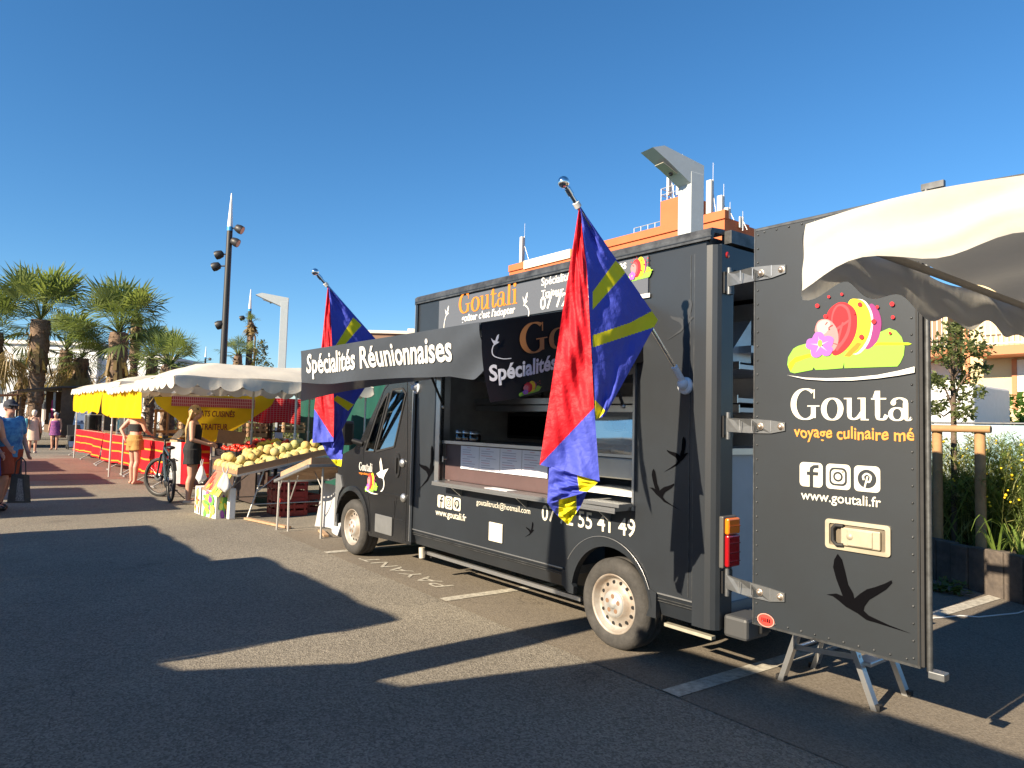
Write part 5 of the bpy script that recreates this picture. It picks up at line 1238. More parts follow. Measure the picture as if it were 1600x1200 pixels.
for i, (x, y, nm, pr, fd) in enumerate(CR):
    if bcr is None: b = MB(); crate_mb(b, .58, .42, .12, BLKC); bcr = b.build('produce_crate'); o = bcr
    else: o = bcr.copy(); COL.objects.link(o)
    o.location = (x, y, bz(y)+.03); o.rotation_euler = (.21, 0, 0); tag(o, where[i], 'crate', 'black produce crates on the sloping bench')
    s_ = .045 if nm != 'lemons' else .04
    for a_ in range(5):
        for c_ in range(3):
            if rm.random() < .08: continue
            yy = y-.14+.135*c_; place_fruit(pr, fd, rm.randrange(len(pr)), (x-.22+.11*a_+rm.uniform(-.01, .01), yy, bz(yy)+.03+.10+rm.uniform(0, .05)), s_*rm.uniform(.9, 1.15),
                {'tomatoes': 'glossy red or orange tomato heaped in a black crate', 'lemons': 'yellow lemon heaped in a black crate', 'nectarines': 'dark red nectarine heaped in a black crate'}[nm], nm[:-1] if nm != 'tomatoes' else 'tomato', nm+' heaped in the black crates')
b = MB(); L3 = [PX(303-0+0, 0, -6) for _ in ()]
pa = PX(342, 671, -5.9); pb_ = PX(386, 676, -5.9); pc = PX(380, 694, -5.9); pd_ = PX(338, 692, -5.9)
b.prism([pa, pb_, pc, pd_], (-.015, .0, 0), CARD); tag(b.build('cardboard_sheet'), 'brown cardboard lid standing among the tomatoes', 'cardboard')
# green tent behind
GRN = cloth_mat('dark_green_tarpaulin', (.012, .075, .058), .12, .6, .3, 3, .2); GRT = cloth_mat('green_tent_roof', (.03, .24, .18), .2, .5, .2, 3, .1)
t = thing('market_tent', 'large green tent with hanging tarpaulin walls behind the melon stall', 'tent', (-5.5, 5.4, 0))
b = MB(); b.grid(lambda u, v: Vector((-4.6+10.3*u, -2.0+.06*sin(u*40)+.03*sin(u*97), 2.72*(1-v))), 120, 6, GRN); b.build('wall_cloth', t)
b = MB(); b.grid(lambda u, v: Vector((5.7+.05*sin(u*20), -2.0+4*u, 2.72*(1-v))), 40, 6, GRN); b.build('wall_cloth', t)
b = MB(); b.grid(lambda u, v: Vector((-4.8+10.7*u, -2.2+4.4*v, 2.70+.62*sin(pi*v)**.8)), 40, 20, GRT); b.build('roof_sheet', t)
b = MB()
for x in (-4.5, 0, 5.6): b.tube([(x, -1.9, 0), (x, -1.9, 2.7)], .02, POLE, 8)
b.build('frame', t)
# shelves of crates behind the stall
for i, (px, py, w_, h_, lab) in enumerate(((455, 668, .50, .24, 'pale wooden crate on the shelf below the checked cloth'), (398, 672, .42, .30, 'pale wooden crate stacked left of the pole behind the stall'), (452, 690, .35, .14, 'white box on the low shelf behind the melons'), (300, 662, .5, .22, 'wooden crate on the ground behind the yellow banner'))):
    p = PX(px, py, -8.6); b = MB()
    if 'white' in lab: b.bbox(-w_/2, w_/2, -.2, .2, 0, h_, mat('box_white', (.6, .58, .52), .7), .01)
    else: crate_mb(b, w_, .4, h_, CRATEW); b.box(-w_/2+.03, w_/2-.03, -.15, .15, .02, h_*.6, mat('crate_goods', (.10, .06, .04), .8, var=.4, vscale=20))
    o = b.build('storage_crate'); o.rotation_euler = (0, 0, pi/2); o.location = (p.x, p.y, p.z-h_/2); tag(o, lab, 'crate', 'boxes kept behind the melon stall')
t = thing('storage_shelf', 'dark shelf unit holding boxes behind the melon stall', 'shelf', (-8.75, 4.0, 0))
b = MB()
for z in (.72, 1.02, 1.22): b.box(-.25, .25, -1.9, .8, z, z+.025, DKW)
b.build('board', t)
for y in (-1.9, -.5, .8):
    b = MB(); b.box(-.24, .24, y-.02, y+.02, 0, 1.7, DKW); b.build('upright', t)
# awning of the neighbouring stall, close on the right
NX0, NX1, NY0, NY1, NZ = 6.36, 9.4, -1.67, 1.2, 2.10
t = thing('stall_canopy', 'near cream canopy hanging in over the open truck door', 'stall canopy', (7.9, -.2, 0), 0, 'cream market canopies along the row'); o_ = Vector((7.9, -.2, 0))
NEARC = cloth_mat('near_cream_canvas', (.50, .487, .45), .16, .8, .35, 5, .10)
def ntop(u, v):
    e = min(1, 1.6*min(u, 1-u)*1.1, 1.6*min(v, 1-v))
    return Vector((NX0+(NX1-NX0)*u, NY0+(NY1-NY0)*v, NZ+.09*e+.008*sin(u*17+v*3)+.012*sin(v*29+u*11)))-o_
b = MB(); b.grid(ntop, 60, 50, NEARC); b.build('roof_sheet', t)
def nskirt(b, a_, c_, n, ph, deep, rp=1.0):
    a_ = Vector((*a_, 0)); c_ = Vector((*c_, 0)); nrm = Vector((c_.y-a_.y, -(c_.x-a_.x), 0)).normalized()
    def fn(u, v):
        p = a_+(c_-a_)*u; d_ = deep(u)
        return p+Vector((0, 0, NZ+.018*sin(u*17)-d_*v))+nrm*(.015+.03*rp*v*sin(u*n*5+ph)+.006*sin(u*31+v*5)*v+.004*sin(v*9+u*13)+.006*sin(u*41+v*8)*sin(v*6+u*12)*v)-o_
    b.grid(fn, 90, 16, NEARC)
b = MB(); nskirt(b, (NX0, NY0), (NX1, NY0), 6, 1, lambda u: .150+.020*cos(u*2*pi*8.3+.5)+.03*max(0, 1-u*11)); 
nskirt(b, (NX0, NY1), (NX0, NY0), 6, 2, lambda u: .150+.022*cos(u*2*pi*7+.4)+.03*max(0, u*11-10), .25); nskirt(b, (NX1, NY0), (NX1, NY1), 6, 3, lambda u: .2+.05*cos(u*40)); nskirt(b, (NX1, NY1), (NX0, NY1), 6, 4, lambda u: .2+.05*cos(u*40)); b.build('valance', t)
b = MB()
for (a_, c_) in (((NX0+.03, NY0+.03), (NX1, NY0+.03)), ((NX0+.03, NY0+.03), (NX0+.03, NY1)), ((NX0+.03, NY1), (NX1, NY1)), ((NX1, NY0), (NX1, NY1))): b.tube([Vector((*a_, NZ-.02))-o_, Vector((*c_, NZ-.02))-o_], .014, mat('beige_frame_tube', (.42, .38, .32), .5, .3), 8)
b.tube([Vector((7.0, -1.6, 2.06))-o_, Vector((7.35, -.6, 2.12))-o_, Vector((7.9, -.2, 2.62))-o_], .013, BLACKP, 8); b.tube([Vector((NX0+.1, NY0+.1, 2.1))-o_, Vector((7.9, -.2, 2.66))-o_], .012, POLE, 8); b.build('frame', t)
for (x, y) in ((9.3, -1.6), (9.3, 1.1), (7.6, 1.1)):
    b = MB(); b.tube([(x-o_.x, y-o_.y, 0), (x-o_.x, y-o_.y, NZ)], .02, POLE, 10); b.build('pole', t)

# the row opposite, behind the camera: its canopies throw the long shadows over the lane
def opposite(label, x0, x1, ye, depth, z, back=True, seed=1):
    t = canopy('stall_canopy', label, x0, x1, ye-depth, ye, z, .22, .12, [(x0+.15, ye-.1), (x1-.15, ye-.1), (x0+.15, ye-depth+.1), (x1-.15, ye-depth+.1)], 'canopies of the opposite market row', 0, .03, seed)
    if back:
        b = MB(); cx, cy = (x0+x1)/2, ye-depth/2
        b.grid(lambda u, v: Vector((x0+.05+(x1-x0-.1)*u-cx, ye-depth+.05+.02*sin(u*30)-cy, (z-.02)*(1-v))), 30, 4, WCL); b.build('sun_block_cloth', t)  # cloth added to stop low sun coming in under the canopy
    return t
SH = 1.984
opposite('canopy of the opposite row, farthest up the lane', -19.5, -14.5, -.9-2.2*SH, 3.4, 2.1, True, 12)
opposite('canopy of the opposite row, level with the first red counter', -13.5, -10.2, -.45-2.2*SH, 3.2, 2.1, True, 13)
opposite('canopy of the opposite row, level with the woman in shorts', -9.6, -7.6, -1.2-2.2*SH, 3.2, 2.1, True, 14)
opposite('canopy of the opposite row, level with the bicycle', -7.2, -5.0, -.35-2.2*SH, 3.2, 2.1, True, 15)
opposite('low canopy of the opposite row, level with the melon stall', -3.35, -.40, -1.35-2.2*SH, 3.6, 2.2, True, 16)
opposite('canopy of the opposite row, facing the truck cab', -.36, 2.66, -.83-2.3*SH, 4.2, 2.3, True, 17)
t = thing('shadow_sheet', 'unseen sheet added to cast the slanting shadow edges facing the serving hatch', 'shade sail', (3.5, -8.0, 0)); b = MB()
pl_ = [(2.55, -5.6), (2.57, -2.56), (2.87, -2.45), (3.36, -1.45), (3.56, -1.62), (3.83, -1.50), (4.30, .40), (4.44, .42), (4.44, -5.6)]  # added out of view, outline cut from the shadow it has to cast
b.prism([(x+.05-3.5, y-2.3*SH+8.0, 2.3) for x, y in pl_], (0, 0, .012), CANV); b.build('cloth', t)
b = MB(); b.grid(lambda u, v: Vector((-.8+1.75*u, -1.9, 2.29*(1-v))), 12, 3, WCL); b.build('sun_block_cloth', t)
for x, y in ((-.7, -1.85), (.9, -1.85), (.9, 3.7), (-.12, 1.9)):
    b = MB(); b.tube([(x, y, 0), (x, y, 2.3)], .022, POLE, 8); b.build('pole', t)
opposite('canopy of the opposite row, just behind the photographer', 4.30, 9.8, .42-2.25*SH, 4.6, 2.25, True, 19)

# ================================================================== PEOPLE AND BICYCLE
SKIN = mat('tanned_skin', (.50, .27, .18), .55, var=.12, vscale=9); SKINP = mat('sunburnt_skin', (.56, .29, .21), .55, var=.12, vscale=9)
def fuse(mb, name, parent, voxel=.012, smooth=3):
    """melt the shapes in mb into one continuous skin"""
    o = mb.build(name, None); md = o.modifiers.new('r', 'REMESH'); md.mode = 'VOXEL'; md.voxel_size = voxel
    ms = o.modifiers.new('s', 'SMOOTH'); ms.iterations = smooth; ms.factor = .5
    dg = bpy.context.evaluated_depsgraph_get(); me = bpy.data.meshes.new_from_object(o.evaluated_get(dg)); old = o.data
    m_ = mb.mats[0]; bpy.data.objects.remove(o); bpy.data.meshes.remove(old)
    me.materials.clear(); me.materials.append(m_); me.polygons.foreach_set('use_smooth', [True]*len(me.polygons)); me.polygons.foreach_set('material_index', [0]*len(me.polygons)); me.name = name
    n = bpy.data.objects.new(name, me); COL.objects.link(n); n.parent = parent
    return n
def loft(b, rings, m, seg=20):
    """closed stack of ellipses (centre, rx, ry)"""
    vs = []
    for c, rx, ry in rings:
        for k in range(seg): a = 2*pi*k/seg; vs.append(Vector(c)+Vector((rx*cos(a), ry*sin(a), 0)))
    n = len(rings); b.add(vs, [(i*seg+k, i*seg+(k+1) % seg, (i+1)*seg+(k+1) % seg, (i+1)*seg+k) for i in range(n-1) for k in range(seg)]+[tuple(range(seg))[::-1], tuple(range((n-1)*seg, n*seg))], m, True)
def tubeball(b, pts, rs, m):
    fine = []; fr = []
    for (p, q), (r, s) in zip(zip(pts, pts[1:]), zip(rs, rs[1:])):
        for k in range(4): fine.append(Vector(p).lerp(Vector(q), k/4)); fr.append(r+(s-r)*k/4)
    fine.append(Vector(pts[-1])); fr.append(rs[-1]); b.tube(fine, fr, m, 12)
    for p, r in zip(pts, rs): b.ball(p, r, m, 12, 8)
def person(label, loc, face, H, skin, pose, wear, hair, voxel=.011, group=None, girth=1.0, fingers=True):
    """pose: joints (metres for H = 1.7, x forward, y left); wear: list of garments"""
    t = thing('person', label, 'person', loc, face, group); k = H/1.70; t.scale = (k, k, k); g = girth
    J = dict(hipL=(0, .085, .90), hipR=(0, -.085, .90), kneeL=(.015, .095, .49), kneeR=(.015, -.095, .49), ankL=(-.02, .09, .085), ankR=(-.02, -.09, .085), toeL=(.15, .11, .035), toeR=(.15, -.11, .035),
             shL=(0, .165, 1.39), shR=(0, -.165, 1.39), elL=(-.02, .225, 1.12), elR=(-.02, -.225, 1.12), wrL=(.05, .24, .88), wrR=(.05, -.24, .88), head=(.015, 0, 1.575)); J.update(pose)
    V = {n_: Vector(p) for n_, p in J.items()}
    b = MB()
    torso = [((0, 0, .84), .095*g, .15*g), ((-.015, 0, .93), .115*g, .172*g), ((0, 0, 1.05), .098*g, .142*g), ((.012*g, 0, 1.16), .102*g, .145*g), ((.015, 0, 1.28), .112, .160), ((0, 0, 1.38), .088, .165), ((-.01, 0, 1.425), .062, .10)]
    loft(b, torso, skin)
    tubeball(b, [(-.012, 0, 1.38), (.005, 0, 1.50)], [.062, .052], skin)
    hd = V['head']; b.ball(hd+Vector((-.012, 0, .03)), .1, skin, 18, 12, (.98, .78, 1.05)); b.ball(hd+Vector((.022, 0, -.045)), .066, skin, 14, 10, (.95, .80, 1.0))
    b.ball(hd+Vector((.094, 0, -.008)), .017, skin, 8, 6, (1.1, .8, 1.4)); b.ball(hd+Vector((.083, 0, -.058)), .018, skin, 8, 6, (.7, 1.3, .6))
    for s in (-1, 1): b.ball(hd+Vector((-.005, s*.081, -.005)), .026, skin, 8, 6, (.7, .4, 1.1)); b.ball(hd+Vector((.073, s*.032, .004)), .015, skin, 8, 6)
    hands = MB()
    for S, s in (('L', 1), ('R', -1)):
        tubeball(b, [V['hip'+S], V['knee'+S], V['knee'+S].lerp(V['ank'+S], .3)+Vector((-.018, 0, 0)), V['ank'+S]], [.092*g, .058, .058, .038], skin)
        tubeball(b, [V['ank'+S]+Vector((-.035, 0, -.045)), V['ank'+S].lerp(V['toe'+S], .5)+Vector((0, 0, -.012)), V['toe'+S]], [.034, .042, .028], skin)
        tubeball(b, [V['sh'+S], V['el'+S], V['wr'+S]], [.056, .041, .028], skin)
        w_ = V['wr'+S]; d = (w_-V['el'+S]).normalized(); side = Vector((1, 0, 0)); side = (side-d*side.dot(d)).normalized() if abs(d.x) < .9 else Vector((0, 0, -1)); n_ = d.cross(side)
        b.add(*[[w_+d*a_+side*c_*.036+n_*e_*.013 for a_ in (-.01, .085) for c_ in (-1, 1) for e_ in (-1, 1)], [(0,1,3,2), (4,6,7,5), (0,4,5,1), (2,3,7,6), (0,2,6,4), (1,5,7,3)]], skin)
        if fingers:
            for q in range(4):
                o_ = w_+d*.08+side*(-.027+.018*q); L_ = (.062, .075, .07, .055)[q]; cu = n_*(-s)*.5
                b.tube([o_, o_+d*L_*.5, o_+(d*.85+cu)*L_], [.0095, .009, .0075], skin, 7)
            o_ = w_+d*.025+side*.034; b.tube([o_, o_+side*.028+d*.02, o_+side*.036+d*.055], [.011, .0105, .008], skin, 7)
    fuse(b, 'body', t, voxel)
    e = MB()                                             # eyes and mouth
    for s in (-1, 1): e.ball(hd+Vector((.0835, s*.032, .006)), .0085, mat('eye_dark', (.03, .02, .02), .3), 8, 6)
    e.ball(hd+Vector((.095, 0, -.058)), .008, mat('lips', (.42, .14, .12), .5), 8, 6, (.5, 2.2, .5)); e.build('face', t)
    for kind, m, pr in wear:
        c = MB()
        if kind == 'top':                                # torso from z0 to z1, sleeves to fraction sl
            z0, z1, inf, sl = pr
            ring = [(cc, rx+inf, ry+inf) for cc, rx, ry in torso if z0-.02 <= cc[2] <= z1+.02]
            lo = min(ring, key=lambda r_: r_[0][2]); ring = [((lo[0][0], 0, z0), lo[1]*1.03, lo[2]*1.03)]+ring
            loft(c, ring, m)
            for S, s in (('L', 1), ('R', -1)):
                if sl > 0: tubeball(c, [V['sh'+S], V['sh'+S].lerp(V['el'+S], sl)], [.072, .068], m)
                elif z1 > 1.36: c.tube([(.05, s*.10, 1.30), (.0, s*.105, 1.44), (-.06, s*.10, 1.32)], .028, m, 8)
        elif kind == 'shorts':
            zc, inf, fr = pr; loft(c, [((0, 0, .80), .10*g+inf, .16*g+inf), ((-.015, 0, .93), .118*g+inf, .176*g+inf), ((0, 0, zc), .103*g+inf, .148*g+inf)], m)
            for S in 'LR': 
                q = V['hip'+S].lerp(V['knee'+S], fr); c.tube([V['hip'+S]+Vector((0, 0, .05)), V['hip'+S].lerp(V['knee'+S], fr*.5), q], [.105*g+inf, .102*g+inf, .09*g+inf*2.2], m, 16)
        elif kind == 'dress':
            z0, z1, fl = pr; loft(c, [((0, 0, z0), .14*g+fl, .20*g+fl), ((0, 0, .70), .13*g+fl*.5, .19*g+fl*.5), ((-.01, 0, .93), .13*g, .19*g), ((0, 0, 1.08), .125*g, .165*g), ((.015, 0, 1.28), .128*g, .172*g), ((0, 0, z1), .085, .12)], m)
        elif kind == 'shoes':
            for S in 'LR': tubeball(c, [V['ank'+S]+Vector((-.04, 0, -.05)), V['ank'+S].lerp(V['toe'+S], .55)+Vector((0, 0, -.022)), V['toe'+S]+Vector((.012, 0, -.002))], [.040, .046, .035], m)
        elif kind == 'socks':
            for S in 'LR': tubeball(c, [V['ank'+S]+Vector((0, 0, .10)), V['ank'+S]], [.052, .046], m)
        elif kind == 'cap':
            c.ball(hd+Vector((-.012, 0, .045)), .107, m, 18, 10, (1.0, .82, .92)); c.grid(lambda u, v: hd+Vector((.07+.10*u*sin(v*pi)**.5, -.075+.15*v, .062-.03*u)), 6, 10, m); c.grid(lambda u, v: hd+Vector((.07+.10*u*sin(v*pi)**.5, -.075+.15*v, .072-.03*u)), 6, 10, m)
        elif kind == 'glasses':
            for s in (-1, 1): c.ball(hd+Vector((.088, s*.034, .006)), .024, m, 10, 6, (.4, 1, .75)); c.tube([hd+Vector((.085, s*.06, .01)), hd+Vector((0, s*.088, .012))], .005, m, 5)
        elif kind == 'hairpin':
            c.tube([hd+Vector((.03, s_*.08, .09-abs(s_)*.02)) for s_ in (-1, -.5, 0, .5, 1)], .018, m, 8)
        if kind in ('glasses', 'hairpin'): c.build('sunglasses', t)
        else: fuse(c, {'top': 'shirt', 'shorts': 'shorts', 'dress': 'dress', 'shoes': 'shoe', 'socks': 'sock', 'cap': 'cap'}[kind], t, voxel, 2)
    if hair:
        hm, long_ = hair; c = MB(); c.ball(hd+Vector((-.025, 0, .04)), .112, hm, 16, 10, (.95, .86, 1.0)); c.ball(hd+Vector((-.055, 0, -.02)), .085, hm, 12, 8, (.8, .98, 1.1))
        if long_:
            rr = random.Random(5)
            for q in range(26):
                a = -1+2*q/25; x0 = -.07-.02*cos(a*2); c.tube([hd+Vector((-.05, a*.085, .03)), hd+Vector((x0-.03, a*.10, -.12)), hd+Vector((-.13+rr.uniform(-.01, .01), a*.105+rr.uniform(-.01, .01), -.28)), hd+Vector((-.135, a*.08, -.36-long_*.18+rr.uniform(-.06, .03)))], [.02, .022, .02, .008], hm, 6)
            c.build('hair', t)
        else: fuse(c, 'hair', t, .012, 2)
    return t
BLK = mat('black_cotton', (.012, .012, .014), .85, bump=.2, bscale=30); TAN = mat('tan_shorts_cloth', (.36, .20, .055), .85, bump=.3, bscale=25)
BLOND = mat('blond_hair', (.58, .36, .14), .5, var=.5, vscale=40); WHITEH = mat('white_hair', (.72, .66, .56), .7, var=.2, vscale=40); GREYH = mat('grey_hair', (.40, .39, .38), .7, var=.2, vscale=40); DARKH = mat('brown_hair', (.08, .045, .025), .6)
BLUSH = mat('blue_patterned_shirt', (.10, .33, .60), .8, var=.9, vscale=9, col2=(.015, .10, .33)); RUST = mat('rust_red_shorts', (.30, .055, .025), .85, var=.2)
person('blonde woman in a black vest and black shorts choosing tomatoes at the fruit stall', (-5.80, -.22, 0), radians(66), 1.70, SKIN,
       dict(elL=(.05, .23, 1.14), elR=(.02, -.235, 1.12), wrL=(.26, .16, 1.05), wrR=(.27, -.14, 1.04), head=(.03, 0, 1.575), ankL=(-.05, .12, .085), toeL=(.11, .15, .035), ankR=(-.02, -.10, .085)),
       [('top', BLK, (.92, 1.36, .014, 0)), ('shorts', BLK, (1.05, .024, .52)), ('shoes', mat('beige_shoe', (.45, .36, .27), .7), None), ('hairpin', BLACKP, None)], (BLOND, .6), .009, girth=1.04)
person('woman in tan shorts and black crop top, hand on hip, head behind the yellow cloth', (-10.0, -.35, 0), radians(115), 1.76, SKINP,
       dict(elL=(-.10, .33, 1.16), wrL=(-.10, .20, .99), elR=(.05, -.25, 1.15), wrR=(.2, -.22, 1.05), kneeL=(.05, .10, .49), ankL=(.06, .12, .085), toeL=(.22, .16, .035)),
       [('top', BLK, (1.12, 1.32, .012, 0)), ('shorts', TAN, (1.05, .022, .42))], (DARKH, 0), .011, girth=.96)
m_ = G(14, 803)
person('man in blue patterned shirt, rust shorts and dark cap walking with a tote bag', (-6.03, -2.86, 0), radians(28), 1.69, SKINP,
       dict(elR=(.06, -.28, 1.10), wrR=(.25, -.24, .90), elL=(-.05, .27, 1.12), wrL=(.1, .25, .9), kneeR=(.13, -.09, .50), ankR=(.02, -.09, .10), toeR=(.19, -.11, .05), kneeL=(-.06, .09, .49), ankL=(-.24, .09, .12), toeL=(-.12, .1, .035)),
       [('top', BLUSH, (.82, 1.42, .030, .62)), ('shorts', RUST, (1.04, .02, .92)), ('shoes', BLACKP, None), ('socks', BLACKP, None), ('cap', mat('navy_cap', (.015, .02, .035), .8), None), ('glasses', BLACKP, None)], None, .010, girth=1.22)
person('person in blue shorts almost out of the picture beside the man in the cap', (-5.70, -3.14, 0), radians(28), 1.66, SKINP,
       dict(elL=(.0, .25, 1.12), wrL=(.16, .25, 1.0), elR=(.05, -.25, 1.12), wrR=(.2, -.22, 1.0)),
       [('top', mat('pale_top', (.5, .42, .38), .8), (.95, 1.40, .012, 0)), ('shorts', mat('blue_shorts', (.02, .04, .30), .8), (1.04, .02, .85)), ('shoes', BLK, None)], (DARKH, 0), .012)
person('white haired old woman in a cream sleeveless dress walking away near the trailer', (-24.97, -1.04, 0), radians(165), 1.62, SKIN, {}, [('dress', mat('cream_dress', (.62, .46, .36), .8, var=.15), (.50, 1.38, .03)), ('shoes', mat('pale_shoe', (.5, .45, .4), .7), None)], (WHITEH, 0), .016, 'elderly women by the trailer', fingers=False)
person('grey haired woman in a purple patterned swimsuit dress facing the camera', (-27.83, -.06, 0), radians(-20), 1.56, SKIN, {}, [('dress', mat('purple_pattern', (.30, .06, .20), .8, var=.8, vscale=14, col2=(.08, .03, .15)), (.66, 1.36, .02))], (GREYH, 0), .016, 'elderly women by the trailer', girth=1.1, fingers=False)
# bags they carry
t = thing('tote_bag', 'dark tote bag with a patterned side carried by the man in the cap', 'bag', (-5.54, -2.74, .14), radians(28)); t.scale = (.85, .85, .95); DKB = mat('dark_bag_cloth', (.03, .035, .04), .7, var=.3)
b = MB(); b.prism([(-.24, 0, 0), (.26, 0, .03), (.17, 0, .46), (-.16, 0, .46)], (0, .10, 0), DKB); b.build('sack', t)
b = MB(); b.prism([(.0, -.004, .05), (.24, -.004, .06), (.15, -.004, .40), (.03, -.004, .40)], (0, -.002, 0), mat('bag_print', (.25, .26, .28), .8, var=.8, vscale=60, col2=(.03, .03, .04))); b.build('print', t)
b = MB()
for y in (.01, .09): b.tube([(-.09, y, .45), (-.06, y, .66), (-.0, .05, .73), (.06, y, .66), (.09, y, .45)], .011, DKB, 6)
b.build('handle', t)
t = thing('shoulder_bag', 'black shoulder bag slung behind the man in the cap', 'bag', (-6.10, -2.80, .80), radians(28))
b = MB(); b.bbox(-.26, -.16, -.22, .16, .05, .42, DKB, .03); b.build('sack', t)
b = MB(); b.tube([(-.16, -.18, .40), (.02, -.16, .62), (.03, -.04, .63), (-.15, -.06, .5)], .014, DKB, 6); b.build('strap', t)
t = thing('handbag', 'turquoise bag hanging at the side of the white haired woman', 'bag', (-24.9, -1.28, .95)); b = MB(); b.bbox(-.07, .07, -.04, .04, 0, .36, mat('turquoise', (.10, .42, .50), .7), .02); b.tube([(0, 0, .36), (0, .05, .5)], .01, DKB, 5); b.build('sack', t)

# bicycle, seen from behind, front wheel turned
bk = thing('bicycle', 'black electric bicycle parked on its stand by the blonde woman', 'bicycle', (-6.12, -.47, 0), radians(176))
BKM = mat('dark_bike_paint', (.02, .035, .04), .3, coat=.4)
def bwheel(c, rot, label=None):
    w = thing('wheel', None, None, c, rot, parent=bk)
    b = MB(); b.lathe([(.315, -.022), (.345, -.026), (.365, -.012), (.368, 0), (.365, .012), (.345, .026), (.315, .022)], RUBBER, 44, 'y'); b.build('tyre', w)
    b = MB(); b.lathe([(.318, -.014), (.298, -.012), (.298, .012), (.318, .014)], BLACKP, 40, 'y'); b.build('rim', w)
    b = MB(); b.lathe([(0, -.05), (.03, -.045), (.025, .045), (0, .05)], BLACKP, 14, 'y'); b.lathe([(.035, .05), (.08, .05), (.08, .053), (.035, .053)], STEEL, 20, 'y')
    for q in range(28): a = 2*pi*q/28; b.tube([(.02*cos(a), .03*(-1)**q, .02*sin(a)), (.30*cos(a+.2*(-1)**q), 0, .30*sin(a+.2*(-1)**q))], .0014, STEEL, 4)
    b.build('spoke', w)['kind'] = 'stuff'
    return w
bwheel((0, 0, .368), 0); bwheel((1.10, .02, .368), radians(38))
b = MB()
hd0, hd1 = Vector((.90, 0, .80)), Vector((.86, 0, .97)); bb = Vector((.45, 0, .30)); st = Vector((.27, 0, .80))
for p_, q_, r_ in ((hd0, hd1, .028), (hd0+Vector((-.01, 0, -.02)), bb, .036), (hd1+Vector((0, 0, -.05)), st, .022), (st, bb, .02), (bb, (0, .06, .368), .012), (bb, (0, -.06, .368), .012), (st+Vector((0, 0, -.08)), (0, .06, .368), .010), (st+Vector((0, 0, -.08)), (0, -.06, .368), .010)): b.tube([p_, q_], r_, BKM, 10)
b.ball(bb, .085, BLACKP, 14, 8, (1.2, .5, 1)); b.build('frame', bk)
b = MB()
for s in (-1, 1): b.tube([hd0+Vector((.01, s*.05, -.01)), (1.10, .02+s*.055, .368)], [.022, .016], BKM, 8)
b.bar(hd0+Vector((.01, -.06, .0)), hd0+Vector((.01, .06, .0)), .03, .03, BKM); b.build('fork', bk)
b = MB(); b.tube([hd1, hd1+Vector((.02, 0, .10))], .018, BLACKP, 8); b.tube([(.70, -.36, 1.06), (.82, -.12, 1.09), (.88, 0, 1.08), (.94, .12, 1.11), (.98, .36, 1.14)], .013, BLACKP, 8)
for s, e_ in ((-1, (.70, -.36, 1.06)), (1, (.98, .36, 1.14))): b.tube([Vector(e_), Vector(e_)+Vector((-.03*s*-1, -s*.13, -.005))], .019, RUBBER, 8)
b.bbox(.86, .93, -.05, .05, 1.10, 1.15, BLACKP, .01); b.tube([(.95, .0, 1.06), (.99, 0, .9), (.93, .03, .8)], .006, BLACKP, 6); b.build('handlebar', bk)
b = MB(); b.tube([st, st+Vector((-.03, 0, .12))], .014, BLACKP, 8); b.ball(st+Vector((-.04, 0, .15)), .14, BLACKP, 14, 8, (1.0, .55, .25)); b.build('saddle', bk)
b = MB(); b.lathe([(.06, -.07), (.09, -.07), (.09, -.065), (.06, -.065)], STEEL, 24, 'y', bb); b.tube([bb+Vector((0, -.08, 0)), bb+Vector((.08, -.09, -.14))], .012, BLACKP, 6); b.tube([bb+Vector((0, .08, 0)), bb+Vector((-.08, .09, .14))], .012, BLACKP, 6)
for s, z in ((-1, -.14), (1, .14)): b.bbox(.45-s*.08-.04, .45-s*.08+.04, s*.15-.05, s*.15+.05, .30+z-.012, .30+z+.012, BLACKP, .004)
b.build('crank', bk)
b = MB(); b.tube([(.33, -.04, .28), (.22, -.30, .01)], .011, BLACKP, 6); b.build('kickstand', bk)
b = MB(); b.grid(lambda u, v: Vector((.40*cos(.4+u*2.2), -.03+.06*v, .368+.40*sin(.4+u*2.2))), 16, 2, BLACKP); b.build('mudguard', bk)
b = MB(); b.tube([(-.22, -.06, .74), (.24, -.06, .76)], .008, BLACKP, 6); b.tube([(-.22, .06, .74), (.24, .06, .76)], .008, BLACKP, 6); b.tube([(-.22, -.06, .74), (-.22, .06, .74)], .008, BLACKP, 6); b.tube([(-.1, .07, .74), (0, .07, .38)], .007, BLACKP, 6); b.build('rack', bk)

# ================================================================== BACKGROUND
def leaves(b, cs, n, size, m, rnd, flat=.5, elong=2.2):
    """many small leaf faces through ellipsoids cs = [(centre, (rx, ry, rz))]"""
    for i in range(n):
        c, r = rnd.choice(cs)
        while True:
            p = Vector((rnd.uniform(-1, 1), rnd.uniform(-1, 1), rnd.uniform(-1, 1)))
            if p.length <= 1 and p.length > rnd.random()*.75: break
        p = Vector(c)+Vector((p.x*r[0], p.y*r[1], p.z*r[2])); d = Vector((rnd.gauss(0, 1), rnd.gauss(0, 1), rnd.gauss(0, flat))).normalized(); s = d.cross(Vector((rnd.gauss(0, .5), rnd.gauss(0, .5), 1))).normalized()
        L_ = size*rnd.uniform(.6, 1.3); w_ = L_/elong
        b.add([p, p+d*L_*.5+s*w_*.5, p+d*L_, p+d*L_*.5-s*w_*.5], [(0, 1, 2, 3)], m)
